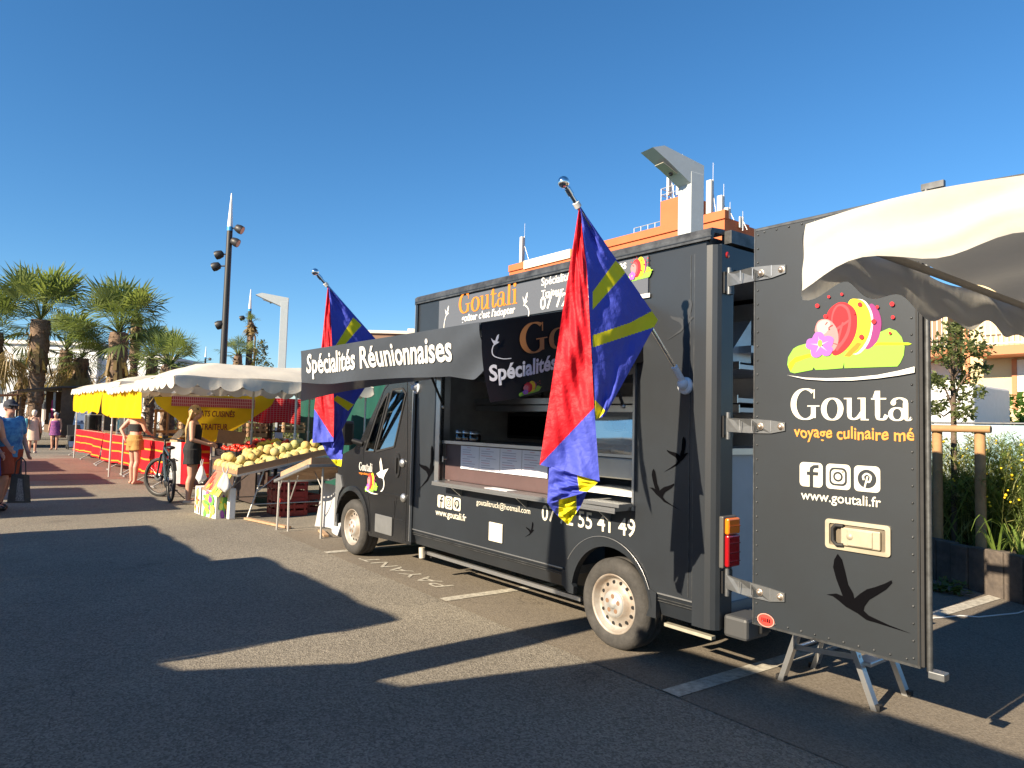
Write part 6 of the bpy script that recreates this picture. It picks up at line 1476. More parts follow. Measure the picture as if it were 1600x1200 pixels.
# ---- street lamps
LG = mat('grey_lamp_paint', (.42, .46, .48), .45, var=.08); MASTB = mat('black_mast_paint', (.018, .018, .02), .5); MASTW = mat('white_mast_tip', (.75, .74, .72), .4); MASTC = mat('blue_band', (.03, .25, .55), .4)
def square_lamp(label, loc, h, rz, w_=.26, L_=.8):
    t = thing('street_lamp', label, 'street lamp', loc, rz, 'grey angular street lamps')
    b = MB(); b.bbox(-w_/2, w_/2, -w_/2, w_/2, 0, h, LG, .008); b.build('post', t)
    b = MB(); z = h-.005; b.prism([(-w_*.5, -w_/2+.004, z+.13), (L_, -w_/2+.004, z+.24), (L_+.20, -w_/2+.004, z+.17), (L_-.05, -w_/2+.004, z+.06), (w_*.5, -w_/2+.004, z-.16), (w_*.5, -w_/2+.004, z-.0), (-w_*.5, -w_/2+.004, z)], (0, w_-.008, 0), LG); b.build('arm', t)
    b = MB(); b.prism([(L_*.55, -w_/2+.04, z-.06), (L_*.97, -w_/2+.04, z+.038), (L_*.97, -w_/2+.04, z+.03), (L_*.55, -w_/2+.04, z-.068)], (0, w_-.08, 0), mat('lamp_diffuser', (.35, .33, .27), .3)); b.ball((L_*.62, 0, z-.055), .03, MASTB, 8, 6); b.build('lamp_head', t)
    return t
p = D(1079, 360, 9.4); dirl = atan2((-RT).y, (-RT).x)
square_lamp('grey angular street lamp rising behind the truck roof', (p.x, p.y, 0), D(1079, 274, 9.4).z, dirl+.55, .24, .60)
p = D(441, 560, 23.5); square_lamp('grey angular street lamp standing beyond the fruit stall', (p.x, p.y, 0), D(441, 466, 23.5).z-.12, dirl+.25, .24, .72)
t = thing('shadow_caster_parasol', 'unseen closed parasol added to cast the narrow shadow bar on lane and truck', 'parasol', (3.53, -5.25, 0))  # added behind the camera, sized for the shadow bar it casts
b = MB(); b.tube([(0, 0, .05), (0, 0, 3.55)], .025, POLE, 10); b.build('pole', t)
b = MB(); b.grid(lambda u, v: Vector(((.06+.11*sin(v*pi*.9)+.012*sin(u*2*pi*8))*cos(u*2*pi), (.06+.11*sin(v*pi*.9)+.012*sin(u*2*pi*8))*sin(u*2*pi), 3.5-2.5*v)), 48, 16, CANV); b.build('cloth', t)
b = MB(); b.bbox(-.3, .3, -.3, .3, 0, .08, PLASTIC, .02); b.build('base', t)
def mast(label, px, ytop, d, heads):
    p = D(px, ytop, d); t = thing('lamp_mast', label, 'lamp mast', (p.x, p.y, 0), 0, 'black spotlight masts with white tips'); h = p.z; T_ = h*.145
    b = MB(); b.tube([(0, 0, 0), (0, 0, h-T_)], [.135, .105], MASTB, 16); b.build('pole', t)
    b = MB(); b.tube([(0, 0, h-T_+.16), (0, 0, h)], [.10, .02], MASTW, 14); b.build('tip', t)
    b = MB(); b.tube([(0, 0, h-T_), (0, 0, h-T_+.158)], .108, MASTC, 14); b.build('band', t)
    for (u, z) in heads:
        c = RT*u; c = Vector((c.x, c.y, h*z)); s_ = 1 if u > 0 else -1
        b = MB(); b.tube([(0, 0, c.z+.02), c], .03, MASTB, 6); d_ = (Vector((RT.x, RT.y, -.5))*s_).normalized() if s_ > 0 else Vector((-RT.x, -RT.y, -.35)).normalized(); d_ = Vector((d_.x, d_.y, -abs(d_.z)))
        b.tube([c-d_*.14, c-d_*.10, c+d_*.06, c+d_*.16], [.06, .13, .17, .16], MASTB, 14); b.tube([c+d_*.161, c+d_*.165], .14, mat('spot_glass', (.3, .3, .3), .1), 12); b.build('spotlight', t)
    return t
mast('tallest black spotlight mast, rising behind the melon stall', 362, 302, 26.5, [(.33, .865), (.20, .815), (-.33, .765), (-.42, .72), (-.16, .50)])
mast('black spotlight mast overgrown by a palm, left of the grey lamp', 392, 452, 46, [(-.45, .81), (.42, .60), (.3, .45)])
mast('smallest and farthest black spotlight mast', 322, 541, 84, [(.5, .85), (-.7, .62), (-.5, .45), (.5, .3)])

# ---- palms
FG = [leaf_mat('palm_frond_%s' % n_, c, c2) for n_, c, c2 in (('green', (.15, .19, .065), (.075, .105, .035)), ('bright', (.23, .27, .09), (.12, .16, .05)), ('dry', (.30, .22, .10), (.16, .11, .05)))]
PTR = mat('shaggy_palm_trunk', (.22, .145, .095), .95, var=.6, vscale=7, bump=1.0, bscale=18)
def palm(label, px, py, d, r, trunk_w, fr=34, seed=1, dry=.25, skirt=.5, up=.55):
    p = D(px, py, d); zc = p.z; rnd = random.Random(seed); t = thing('palm_tree', label, 'palm tree', (p.x, p.y, 0), 0, 'fan palms beyond the market'); w_ = trunk_w
    b = MB(); n = 14; pts = [(0, 0, zc*i/n) for i in range(n+1)]; b.tube(pts, [w_*(1.0+.18*((i % 2)-.5)+(.25 if i > n*.6 else 0)) for i in range(n+1)], PTR, 14)
    for i in range(int(zc*26)):
        z = rnd.uniform(.3, zc); a = rnd.uniform(0, 6.28); o_ = Vector((cos(a)*w_*1.1, sin(a)*w_*1.1, z)); s_ = Vector((-sin(a), cos(a), 0)); o2 = o_+Vector((cos(a)*.12, sin(a)*.12, rnd.uniform(-.1, .22)))
        b.add([o_-s_*.09, o_+s_*.09, o2+s_*.05, o2-s_*.05], [(0, 1, 2, 3)], PTR)
    b.build('trunk', t)
    b = MB()
    for i in range(fr):
        a = rnd.uniform(0, 6.283); isd = rnd.random() < dry
        el = rnd.uniform(-1.2, -.45) if isd else (rnd.uniform(-.35, 1.35) if rnd.random() < .75 else rnd.uniform(.8, 1.5)); m_ = FG[2] if isd else (FG[1] if el > .4 and rnd.random() < .6 else FG[0])
        dv = Vector((cos(a)*cos(el), sin(a)*cos(el), sin(el))); L_ = r*rnd.uniform(.42, .60); o_ = Vector((0, 0, zc-(.4*rnd.random() if isd else 0))); hub = o_+dv*L_+Vector((0, 0, -.06*r))
        b.tube([o_, o_.lerp(hub, .5)+Vector((0, 0, .06*r)), hub], [.03, .022, .012], m_, 4, False)
        sd = dv.cross(Vector((0, 0, 1))); sd = sd.normalized() if sd.length > .01 else Vector((1, 0, 0)); nn = sd.cross(dv).normalized(); F_ = r*rnd.uniform(.40, .52)
        tw = rnd.uniform(-.5, .5); sd = (sd*cos(tw)+nn*sin(tw)).normalized()
        for k in range(17):
            f_ = radians(-88+11*k); q = (dv*cos(f_)+sd*sin(f_)).normalized(); l_ = F_*(.72+.28*cos(f_))*rnd.uniform(.85, 1.1); mid = hub+q*l_*.6; tip = hub+q*l_+Vector((0, 0, -l_*rnd.uniform(.0, .34 if not isd else .9))); wv = q.cross(nn).normalized()*l_*.033
            b.add([hub, mid-wv, tip, mid+wv], [(0, 1, 2, 3)], m_)
    if skirt:
        for i in range(int(70*skirt)):
            a = rnd.uniform(0, 6.28); z = zc-rnd.uniform(.2, .9)*r*.6; o_ = Vector((cos(a)*w_, sin(a)*w_, z)); e_ = o_+Vector((cos(a)*rnd.uniform(.1, .4), sin(a)*rnd.uniform(.1, .4), -rnd.uniform(.4, 1.0)*r*.45)); s_ = Vector((-sin(a), cos(a), 0))*.06
            b.add([o_-s_, o_+s_, e_+s_*1.6, e_-s_*1.6], [(0, 1, 2, 3)], FG[2])
    b.build('crown', t)
palm('biggest fan palm, standing behind the trailer roof', 64, 500, 41, 3.9, .40, 50, 1, .06, .4)
palm('fan palm cut by the left picture edge', -8, 520, 41, 3.4, .36, 50, 2, .25, 1.0)
palm('short shaggy palm with a skirt of dead fronds between the two big ones', 127, 560, 43, 2.6, .34, 40, 3, .3, 1.2)
palm('second big fan palm, right of the shaggy one', 186, 520, 41, 3.8, .40, 50, 4, .06, .4)
palm('slim tall palm behind the second big one', 214, 490, 50, 2.3, .26, 26, 5, .3, .4)
palm('low bright green palm behind the yellow cloths', 266, 572, 27, 1.7, .26, 40, 6, .1, .3)
palm('small palm low between the trunks by the white building', 36, 588, 44, 1.6, .22, 24, 7, .2, .3)
palm('small bright palm at the foot of the tallest mast', 372, 556, 40, 1.5, .18, 22, 8, .1, .2)
palm('tuft of palm fronds on the overgrown mast', 393, 504, 45, .9, .12, 16, 9, .4, .6)
palm('loose green palm between the two biggest ones', 104, 548, 46, 3.2, .3, 44, 11, .2, .4)
palm('green palm low behind the far counters', 238, 560, 44, 2.6, .26, 44, 12, .1, .3)
palm('thin young palm right of the slim one', 262, 528, 58, 1.5, .12, 14, 10, .3, .0)
rnd = random.Random(4)
p = D(398, 545, 44); t = thing('tree', 'slender leafy tree beside the overgrown mast', 'tree', (p.x, p.y, 0)); b = MB(); b.tube([(0, 0, 0), (0, 0, p.z+.8)], [.14, .05], PTR, 8); b.build('trunk', t)
b = MB(); leaves(b, [((.3, .3, p.z-.2), (.35, .35, .8)), ((.4, .4, p.z-1.2), (.7, .7, .7))], 600, .22, leaf_mat('olive_leaf', (.14, .13, .04), (.07, .08, .025)), rnd); b.build('crown', t)

# ---- far buildings
def facade(name, label, x0, x1, y0, y1, z1, m, roof=None, group=None, win=(), cat='building', roofcol=None, extra=None):
    cx, cy = (x0+x1)/2, (y0+y1)/2; t = thing(name, label, cat, (cx, cy, 0), 0, group)
    b = MB(); b.box(x0-cx, x1-cx, y0-cy, y1-cy, 0, z1, m); b.build('wall', t)
    if roofcol: b = MB(); b.box(x0-cx-.15, x1-cx+.15, y0-cy-.15, y1-cy+.15, z1+.001, z1+.25, roofcol); b.build('roof', t)
    return t, Vector((cx, cy, 0))
WHW = mat('white_render', (.62, .64, .66), .8, var=.12, vscale=.4); ORW = mat('orange_render', (.50, .135, .05), .85, var=.12, vscale=.5); CRW = mat('cream_render', (.72, .66, .50), .85, var=.1, vscale=.5); OCW = mat('ochre_render', (.66, .53, .31), .85, var=.12, vscale=.6); ORS = mat('terracotta_slab', (.48, .20, .10), .85)
WIN = mat('dark_window', (.05, .06, .07), .15, coat=.3)
# white building beyond the palms (long block across the end of the lane)
p = D(-40, 640, 68); q = D(262, 640, 68); z1 = D(60, 538, 68).z
ang = atan2(q.y-p.y, q.x-p.x); L_ = (q-p).length
t = thing('white_building', 'long white building behind the palms', 'building', (p.x, p.y, 0), ang)
b = MB(); b.box(0, L_*.62, 0, 12, 0, z1, WHW); b.box(L_*.62+.01, L_, .5, 12, 0, z1*.86, WHW); b.build('wall', t)
b = MB(); b.box(-.3, L_*.62+.2, -.3, 12.3, z1+.002, z1+.35, mat('pale_cornice', (.6, .58, .56), .8)); b.box(L_*.62+.21, L_+.2, .3, 12, z1*.86+.002, z1*.86+.3, mat('pale_cornice', (.6, .58, .56), .8)); b.box(0, L_*.62, -.12, -.002, z1*.62, z1*.66, mat('pale_cornice', (.6, .58, .56), .8)); b.build('roof', t)
for i in range(7):
    b = MB(); x = 1.2+i*L_/7.4; b.box(x, x+1.4, -.06, -.003 if x+1.4 < L_*.62 else .49, z1*.30, z1*.52, WIN); b.build('window', t)
# low building behind the front flag
p = D(612, 540, 60); z1 = D(612, 517, 60).z
t = thing('low_building', 'low flat building just above the awning by the front flag', 'building', (p.x, p.y, 0), ang)
b = MB(); b.box(-3.4, 2.6, 0, 6, 0, z1-.25, mat('brown_wall', (.22, .13, .09), .85)); b.build('wall', t); b = MB(); b.box(-3.6, 2.8, -.2, 6.2, z1-.249, z1, mat('pale_roof_edge', (.6, .55, .48), .8)); b.box(1.0, 1.6, 2, 2.6, z1+.001, z1+.5, CRW); b.build('roof', t)
# orange residence behind the truck
YB = 34.0
A_ = PY(796, 418, YB); zl = A_.z; C_ = D(1500, 345, 40)
t = thing('orange_building', 'orange apartment building with aerials rising over the truck roof', 'apartment building', (A_.x, YB, 0)); bx0 = 0
hz = lambda px, py: PY(px, py, YB)
e1_, e2_ = hz(893, 396), hz(1128, 344); L2 = e2_.x-A_.x
zr = (hz(893, 396).z+hz(1120, 346).z)/2
b = MB(); b.box(0, L2+.2, 0, 14, 0, zl-.4, ORW); b.box(0, hz(820, 410).x-A_.x, -.12, .3, zl-.399, zl+.15, ORW); b.box(hz(893, 396).x-A_.x, L2+.3, -.12, .3, zl-.399, zl+.15, ORW); b.build('wall', t)
b = MB(); b.box(hz(820, 410).x-A_.x+.01, hz(893, 396).x-A_.x-.01, -.14, .3, zl-.5, zl+.2, CRW); b.build('parapet', t)
tx0, tx1 = hz(1027, 310).x-A_.x, hz(1066, 310).x-A_.x; tz = hz(1045, 308).z
b = MB(); b.box(tx0, tx1, .35, 3.2, zl-.395, tz, ORW); b.build('stair_tower', t); b = MB(); b.box(hz(1094, 345).x-A_.x, hz(1128, 345).x-A_.x, .35, 3, zl-.394, hz(1110, 342).z, ORW); b.build('roof_block', t)
b = MB(); RAILM = mat('roof_rail', (.5, .5, .5), .4, .5)
for z in (.45, .9): b.tube([(tx0, .4, tz+z), (tx1, .4, tz+z)], .03, RAILM, 5); b.tube([(tx0, .4, tz+z), (tx0, 3.1, tz+z)], .03, RAILM, 5)
for k in range(5): x = tx0+(tx1-tx0)*k/4; b.tube([(x, .4, tz), (x, .4, tz+.9)], .03, RAILM, 5)
r0, r1 = hz(976, 368).x-A_.x, hz(1020, 358).x-A_.x
for z in (.35, .75): b.tube([(r0, 1, zl+.15+z), (r1, 1, zl+.15+z)], .03, RAILM, 5)
for k in range(5): x = r0+(r1-r0)*k/4; b.tube([(x, 1, zl), (x, 1, zl+.9)], .03, RAILM, 5)
b.build('railing', t)
for i in range(9):
    x = 1.5+i*(L2-1)/9; b = MB()
    for z in (2, 5.2, 8.4, 11.6):
        if z+1.6 < zl-1: b.box(x, x+1.3, -.05, -.003, z, z+1.5, WIN)
    b.build('window', t)
AER = mat('aerial_white', (.62, .60, .54), .5)
for lab, px, yb, yt, w_, dd in (('paired white aerial at the left end of the orange roof', 815, 412, 370, .5, 1), ('thick aerial mast on the orange stair tower', 1062, 305, 262, .55, 1.5), ('white panel aerial right of the grey lamp', 1110, 336, 281, .62, 1.5), ('shorter white panel aerial on the orange roof', 1127, 340, 305, .6, 1.5), ('small box aerial at the right of the orange roof', 1137, 338, 324, .5, 1.5), ('thin forked aerial far right on the orange roof', 1157, 352, 338, .14, 1.5), ('small aerial left of the tower mast', 1045, 305, 270, .30, 1.5)):
    bb_ = PY(px, yb, YB+dd); tt = PY(px, yt, YB+dd); a_ = thing('roof_aerial', lab, 'aerial', (bb_.x, YB+dd, bb_.z-.3), 0, 'aerials on the orange building'); h_ = tt.z-bb_.z+.3
    b = MB(); b.tube([(0, .25, 0), (0, .25, h_*1.02)], .06, RAILM, 6); b.tube([(0, .25, h_*1.0), (0, .25, h_*1.45)], .015, RAILM, 5); b.tube([(0, .25, h_*.75), (.9 if px < 900 else .3, .3, .0)], .03, RAILM, 5); b.build('mast', a_)
    b = MB(); b.bbox(-w_/2, w_/2*.3, -.1, .15, h_*.15, h_, AER, .05); b.build('panel', a_)
# ochre flats on the right
YO = 20.0; ho = lambda px, py, y=YO: PY(px, py, y)
X_ = ho(1436, 600).x; t = thing('ochre_building', 'ochre apartment building with white balcony rails at the right edge', 'apartment building', (X_, YO, 0)); ox = lambda px, y=YO: ho(px, 560, y).x-X_
b = MB(); zt_ = ho(1500, 440).z; b.box(ox(1505), ox(1605)+6, 0, 8, 0, zt_, OCW); b.box(ox(1420)-3, ox(1475), .3, 8, 0, zt_, OCW); b.box(ox(1475)+.002, ox(1505)-.002, 1.8, 8, 0, ho(1490, 530).z, OCW); b.build('wall', t)
zs = ho(1460, 551).z
b = MB(); b.box(ox(1420)-3, ox(1500), -1.0, 1.79, zs-.22, zs, ORS); b.box(ox(1537), ox(1605)+6, -1.1, -.002, ho(1570, 546).z-.25, ho(1570, 546).z, ORS); b.box(ox(1420)-3, ox(1500), -.2, .28, ho(1460, 600).z-.9, ho(1460, 600).z-.7, ORS); b.build('balcony_slab', t)
b = MB(); WR = mat('white_rail', (.75, .75, .74), .5)
for x0, x1, y, z in ((ox(1420)-3, ox(1500), -.95, zs), (ox(1537), ox(1605)+6, -1.05, ho(1570, 546).z)):
    n_ = int((x1-x0)/.13)
    for k in range(n_+1): x = x0+(x1-x0)*k/n_; b.tube([(x, y, z+.05), (x, y, z+.95)], .012, WR, 4)
    for zz in (.06, .96): b.tube([(x0, y, z+zz), (x1, y, z+zz)], .025, WR, 5)
b.build('railing', t)
b = MB(); b.box(ox(1420)-2, ox(1496), .24, .298, ho(1460, 600).z-.7, ho(1460, 566).z, mat('white_shutter', (.7, .68, .64), .6)); b.build('window', t)
b = MB(); b.box(ox(1590), ox(1605)+1.5, -.06, -.003, ho(1600, 612).z, ho(1600, 562).z, mat('white_shutter', (.7, .68, .64), .6)); b.box(ox(1582), ox(1590)-.004, -.08, -.003, ho(1600, 640).z, ho(1600, 560).z, ORS); b.build('window', t)
b = MB(); b.box(ox(1508), ox(1516), -.05, -.003, 0, zt_, ORS); b.build('pilaster', t)
b = MB(); b.box(ox(1440), ox(1468), .22, .298, zs, zs+2.1, mat('brown_shutter', (.25, .16, .1), .7)); b.build('window', t)
# white parked van / cabin and printed fence
c = ho(1488, 640, 11.5); t = thing('site_cabin', 'white boxy trailer parked behind the printed fence', 'trailer', (c.x, 11.5, 0)); zt_ = ho(1488, 600, 11.5).z; xl, xr = ho(1440, 640, 11.5).x-c.x-1.2, ho(1521, 640, 11.5).x-c.x
b = MB(); b.bbox(xl, xr, 0, 2, .5, zt_, mat('white_panel', (.68, .69, .70), .5, var=.06), .05); b.box(xl+.3, xr-.2, .3, 1.7, .25, .498, BLACKP); b.build('body', t)
b = MB(); b.box(ho(1512, 640, 11.5).x-c.x, ho(1521, 640, 11.5).x-c.x-.1, -.02, -.003, .8, zt_-.2, mat('grey_door', (.35, .36, .38), .5)); b.build('door', t)
for x in (xl+.8, xr-.7):
    b = MB(); b.lathe([(.0, .0), (.3, .0), (.32, .05), (.32, .18), (0, .2)], TYRE, 20, 'y', (x, .02, .32)); b.build('wheel', t)
fm = mat('printed_fence_sheet', (.60, .66, .70), .6, var=1, vscale=1.3, col2=(.22, .40, .48))
f0, f1 = PY(1440, 700, 8.6), PY(1620, 700, 8.6); t = thing('printed_fence', 'fence covered with a pale printed sheet behind the broom shrub', 'fence', (f0.x, 8.6, 0)); zt_ = PY(1520, 664, 8.6).z
b = MB(); b.grid(lambda u, v: Vector((-2.5+(f1.x-f0.x+5)*u, .03*sin(u*40), .25+(zt_-.25)*v)), 60, 6, fm); b.build('sheet', t)
b = MB()
for k in range(6): x = -2.4+k*(f1.x-f0.x+4.8)/5; b.tube([(x, .06, 0), (x, .06, zt_+.05)], .025, GALV, 8)
b.tube([(-2.4, .06, zt_+.03), (f1.x-f0.x+2.4, .06, zt_+.03)], .018, GALV, 6); b.build('frame', t)
# planter of upright sleepers
PL = mat('weathered_sleeper', (.13, .105, .085), .9, var=.5, vscale=5, col2=(.06, .05, .045), bump=.5, bscale=22)
g0, g1 = G(1452, 905), G(1562, 936); dv = (g1-g0).normalized(); zt_ = D(1452, 841, (g0-EYE).dot(Vector((FW.x, FW.y, 0)).normalized())).z
nv = Vector((-dv.y, dv.x, 0)); nv = nv if nv.y > 0 else -nv
t = thing('planter', 'long raised planter edged with dark upright sleepers', 'planter', g0); M_ = Matrix((dv, nv, Vector((0, 0, 1)))).transposed().to_4x4(); t.matrix_world = Matrix.Translation(g0) @ M_
rnd = random.Random(8); b = MB()
for k in range(46):
    x = -3.2+k*.205; b.bbox(x, x+.195, rnd.uniform(0, .015), .12, 0, zt_+rnd.uniform(-.012, .012), PL, .008)
b.build('sleeper_edge', t)
b = MB(); b.box(-3.2, 6.2, .121, 4.0, .05, zt_-.08, mat('planter_soil', (.05, .035, .025), .95, bump=.6, bscale=30)); b.build('soil', t)
# broom shrub: fine upright stems with yellow flowers
def shrub(label, px, py, y, n, h_, spread, seed, cat='shrub', flower=True):
    rnd = random.Random(seed); c = PY(px, py, y); t = thing('broom_shrub', label, cat, (c.x, y, zt_-.1), 0, 'broom shrubs in the planter')
    gm = [leaf_mat('broom_green', (.22, .28, .075), (.10, .15, .04)), leaf_mat('broom_yellowish', (.38, .37, .13), (.2, .22, .08)), leaf_mat('broom_dark', (.06, .085, .025), (.03, .045, .012))]
    b = MB(); fl_ = MB(); FYL = mat('broom_flower', (.85, .60, .02), .6)
    for i in range(n):
        a = rnd.uniform(0, 6.283); l = h_*rnd.uniform(.5, 1.08); bend = rnd.uniform(0, .95)*spread; o_ = Vector((rnd.gauss(0, .30)*spread, rnd.gauss(0, .22)*spread, 0)); e_ = o_+Vector((cos(a)*bend, sin(a)*bend*.8, l)); m_ = gm[0] if rnd.random() < .5 else gm[1] if rnd.random() < .6 else gm[2]
        md = o_.lerp(e_, .55)+Vector((-cos(a)*bend*.15, -sin(a)*bend*.15, .05)); s_ = Vector((sin(a+1), cos(a+1), 0))*.0055
        b.add([o_-s_, o_+s_, md+s_, md-s_], [(0, 1, 2, 3)], m_); b.add([md-s_, md+s_, e_], [(0, 1, 2)], m_)
        for q in range(9):
            f_ = rnd.uniform(.3, .98); p0 = md.lerp(e_, f_) if f_ > .5 else o_.lerp(md, f_*1.8); tw = p0+Vector((rnd.gauss(0, .10), rnd.gauss(0, .10), rnd.uniform(.0, .16))); b.add([p0-s_*.7, p0+s_*.7, tw], [(0, 1, 2)], m_)
            if rnd.random() < .75: lf = p0+Vector((rnd.gauss(0, .05), rnd.gauss(0, .05), rnd.uniform(-.02, .06))); b.add([p0, p0.lerp(lf, .5)+s_*2, lf, p0.lerp(lf, .5)-s_*2], [(0, 1, 2, 3)], m_)
        if flower and rnd.random() < .07:
            for q in range(rnd.randint(1, 3)): p0 = md.lerp(e_, rnd.uniform(.3, 1)); fl_.ball(p0, rnd.uniform(.009, .016), FYL, 6, 4)
    b.build('stem', t)['kind'] = 'stuff'
    if flower and fl_.v: fl_.build('blossom', t)['kind'] = 'stuff'
    return t
shrub('large broom shrub with yellow flowers in the planter', 1555, 760, 5.5, 620, 1.15, 1.15, 3)
shrub('broom shrub at the right picture edge', 1605, 760, 5.4, 480, 1.15, 1.0, 5)
shrub('lower broom shrub against the door edge', 1470, 770, 5.3, 380, .75, .8, 6)
def strap(label, px, py, y, n, seed):
    rnd = random.Random(seed); c = PY(px, py, y); t = thing('strap_plant', label, 'plant', (c.x, y, zt_-.1), 0, 'strap leaved plants at the planter edge'); b = MB(); m_ = leaf_mat('strap_leaf', (.20, .27, .05), (.10, .16, .03))
    for i in range(n):
        a = rnd.uniform(0, 6.28); L_ = rnd.uniform(.25, .55); pts = []
        for k in range(7): f_ = k/6; pts.append(Vector((cos(a)*L_*f_*.8, sin(a)*L_*f_*.8, L_*1.1*sin(f_*2.4)*.75)))
        s_ = Vector((-sin(a), cos(a), 0))*.014
        for k in range(6): w0, w1 = 1-k/6.5, 1-(k+1)/6.5; b.add([pts[k]-s_*w0, pts[k]+s_*w0, pts[k+1]+s_*w1, pts[k+1]-s_*w1], [(0, 1, 2, 3)], m_)
    b.build('foliage', t)
strap('arching strap leaves at the planter edge, left clump', 1558, 835, 4.35, 8, 2); strap('arching strap leaves at the planter edge by the picture border', 1597, 820, 4.3, 14, 3)
# staked young tree
STK = mat('pale_stake_wood', (.42, .24, .11), .8, var=.3, vscale=6)
sp_ = PY(1465, 760, 4.75); sq = PY(1532, 760, 4.75); zs = PY(1490, 670, 4.75).z
t = thing('tree_stake', 'wooden stake frame holding the young tree', 'stake frame', (sp_.x, 4.75, 0))
for x in (0, sq.x-sp_.x):
    b = MB(); b.tube([(x, 0, .2), (x, 0, zs-.03)], .05, STK, 12); b.build('post', t)
b = MB(); b.tube([(-.12, -.06, zs), (sq.x-sp_.x+.12, -.06, zs)], .038, STK, 10); b.build('crossbar', t)
tr_ = PY(1490, 700, 5.1); t = thing('young_tree', 'small sparse tree tied between wooden stakes', 'tree', (tr_.x, 5.1, 0)); rnd = random.Random(12)
BARK = mat('grey_bark', (.14, .10, .075), .9, var=.4, bump=.4, bscale=30); zt2 = PY(1490, 512, 5.1).z; R_ = lambda px, py: PY(px, py, 5.1)-Vector((tr_.x, 5.1, 0))
b = MB(); b.tube([(0, 0, .3), R_(1490, 640), R_(1488, 580), R_(1492, 520)], [.035, .03, .022, .008], BARK, 8); cl = []
for px, py, r_ in ((1480, 535, .16), (1500, 525, .2), (1492, 510, .13), (1520, 548, .18), (1545, 550, .13), (1462, 545, .13), (1474, 600, .16), (1500, 590, .14), (1485, 630, .17), (1512, 612, .16), (1530, 575, .10), (1455, 590, .09), (1470, 640, .12), (1508, 645, .12), (1495, 560, .17), (1478, 565, .12)):
    c = R_(px, py)+Vector((0, rnd.uniform(-.25, .25), 0)); b.tube([R_(1489, min(640, py+45)), (R_(1489, py+22)+c)/2, c], [.012, .009, .004], BARK, 5); cl.append((c, (r_, r_, r_*.6)))
b.build('trunk', t); b = MB(); leaves(b, cl, 2600, .062, leaf_mat('young_tree_leaf', (.15, .18, .07), (.08, .095, .035)), rnd, .7, 2.0); b.build('crown', t)
# hedge beyond
hg = PY(1535, 640, 14.5); t = thing('hedge', 'dense bright green hedge below the ochre building', 'hedge', (hg.x, 14.5, 0)); rnd = random.Random(14); b = MB(); cl = []
for k in range(26): cl.append((Vector((rnd.uniform(-1.1, 3.4), rnd.uniform(0, 1.2), rnd.uniform(.5, PY(1570, 606, 14.5).z-.15))), (.55, .5, .42)))
leaves(b, cl, 7000, .17, leaf_mat('hedge_leaf', (.09, .19, .03), (.03, .075, .014)), rnd, .7, 1.7); b.build('foliage', t)
b = MB(); b.tube([(-.5, .6, 0), (-.4, .6, 1.2)], .05, BARK, 6); b.tube([(1.5, .6, 0), (1.6, .6, 1.2)], .05, BARK, 6); b.build('stem', t)
b = MB(); rnd = random.Random(2); leaves(b, [((0, 0, .06), (.16, .08, .09))], 120, .08, leaf_mat('weed_leaf', (.08, .13, .03), (.05, .08, .02)), rnd); o = b.build('weed'); o.location = G(1483, 928); tag(o, 'little green weed growing at the foot of the planter', 'weed')
# cable lying on the ground
b = MB(); pts = [G(px, py, .012) for px, py in ((1440, 966), (1470, 965), (1500, 962), (1530, 964), (1560, 961), (1590, 958), (1620, 948))]; b.tube(pts, .006, mat('white_cable', (.6, .6, .6), .5), 6); tag(b.build('cable'), 'thin white cable lying across the ground behind the truck door', 'cable')
# folding steps behind the truck
p = Vector((5.30, .64, 0)); t = thing('folding_step', 'aluminium folding step stool standing half hidden under the open truck door', 'step stool', p)
b = MB(); b.bbox(-.15, .13, -.19, .19, .45, .48, ALU, .008); b.build('tread', t)
b = MB(); b.bbox(.14, .24, -.17, .17, .215, .24, ALU, .006); b.build('tread', t)
for y in (-.19, .19):
    for xf, xt in ((-.285, -.13), (.275, .10)):
        b = MB(); b.bar((xf, y, 0), (xt, y, .45), .03, .045, ALU, (0, 1, 0)); b.box(xf-.028, xf+.028, y-.02, y+.02, 0, .035, RUBBER); b.build('leg', t)
    b = MB(); b.bar((-.21, y, .22), (.19, y, .26), .012, .028, ALU); b.build('brace', t)
b = MB(); b.tube([(-.23, -.17, .20), (-.23, .17, .20)], .012, ALU, 8); b.build('crossbar', t)
# left end of the lane: trailer, sign, push chair
BRN = mat('brown_trailer_side', (.12, .075, .045), .8, var=.3); DKA = mat('dark_awning_sheet', (.035, .035, .04), .7)
t = thing('market_trailer', 'brown market trailer with its side open under a dark awning', 'trailer', (-34.0, -.2, 0))
b = MB(); b.box(-3.5, 3.2, .6, 2.9, .55, .95, BRN); b.box(-3.5, 3.2, 2.8, 2.9, .951, 2.7, BRN); b.box(-3.5, -3.4, .6, 2.79, .951, 2.7, BRN); b.box(3.1, 3.2, .6, 2.79, .951, 2.7, BRN); b.build('body', t)
b = MB(); b.prism([(-3.7, .5, 2.76), (-3.7, 3.0, 2.95), (-3.7, 3.0, 2.85), (-3.7, .5, 2.70)], (7.2, 0, 0), DKA); b.prism([(-3.7, .49, 2.76), (-3.7, -1.1, 2.52), (-3.7, -1.1, 2.48), (-3.7, .49, 2.70)], (7.2, 0, 0), DKA); b.build('awning', t)
for x in (-3.6, 0, 3.4):
    b = MB(); b.tube([(x, -1.05, 0), (x, -1.05, 2.5)], .04, BRN, 8); b.build('post', t)
for x in (.9, 1.75):
    b = MB(); b.lathe([(.0, .0), (.20, .0), (.21, .03), (.33, .02), (.34, .16), (0, .2)], TYRE, 24, 'y', (x, .55, .34)); b.lathe([(0, -.01), (.18, -.01), (.18, .01)], ALU, 20, 'y', (x, .55, .34)); b.build('wheel', t)
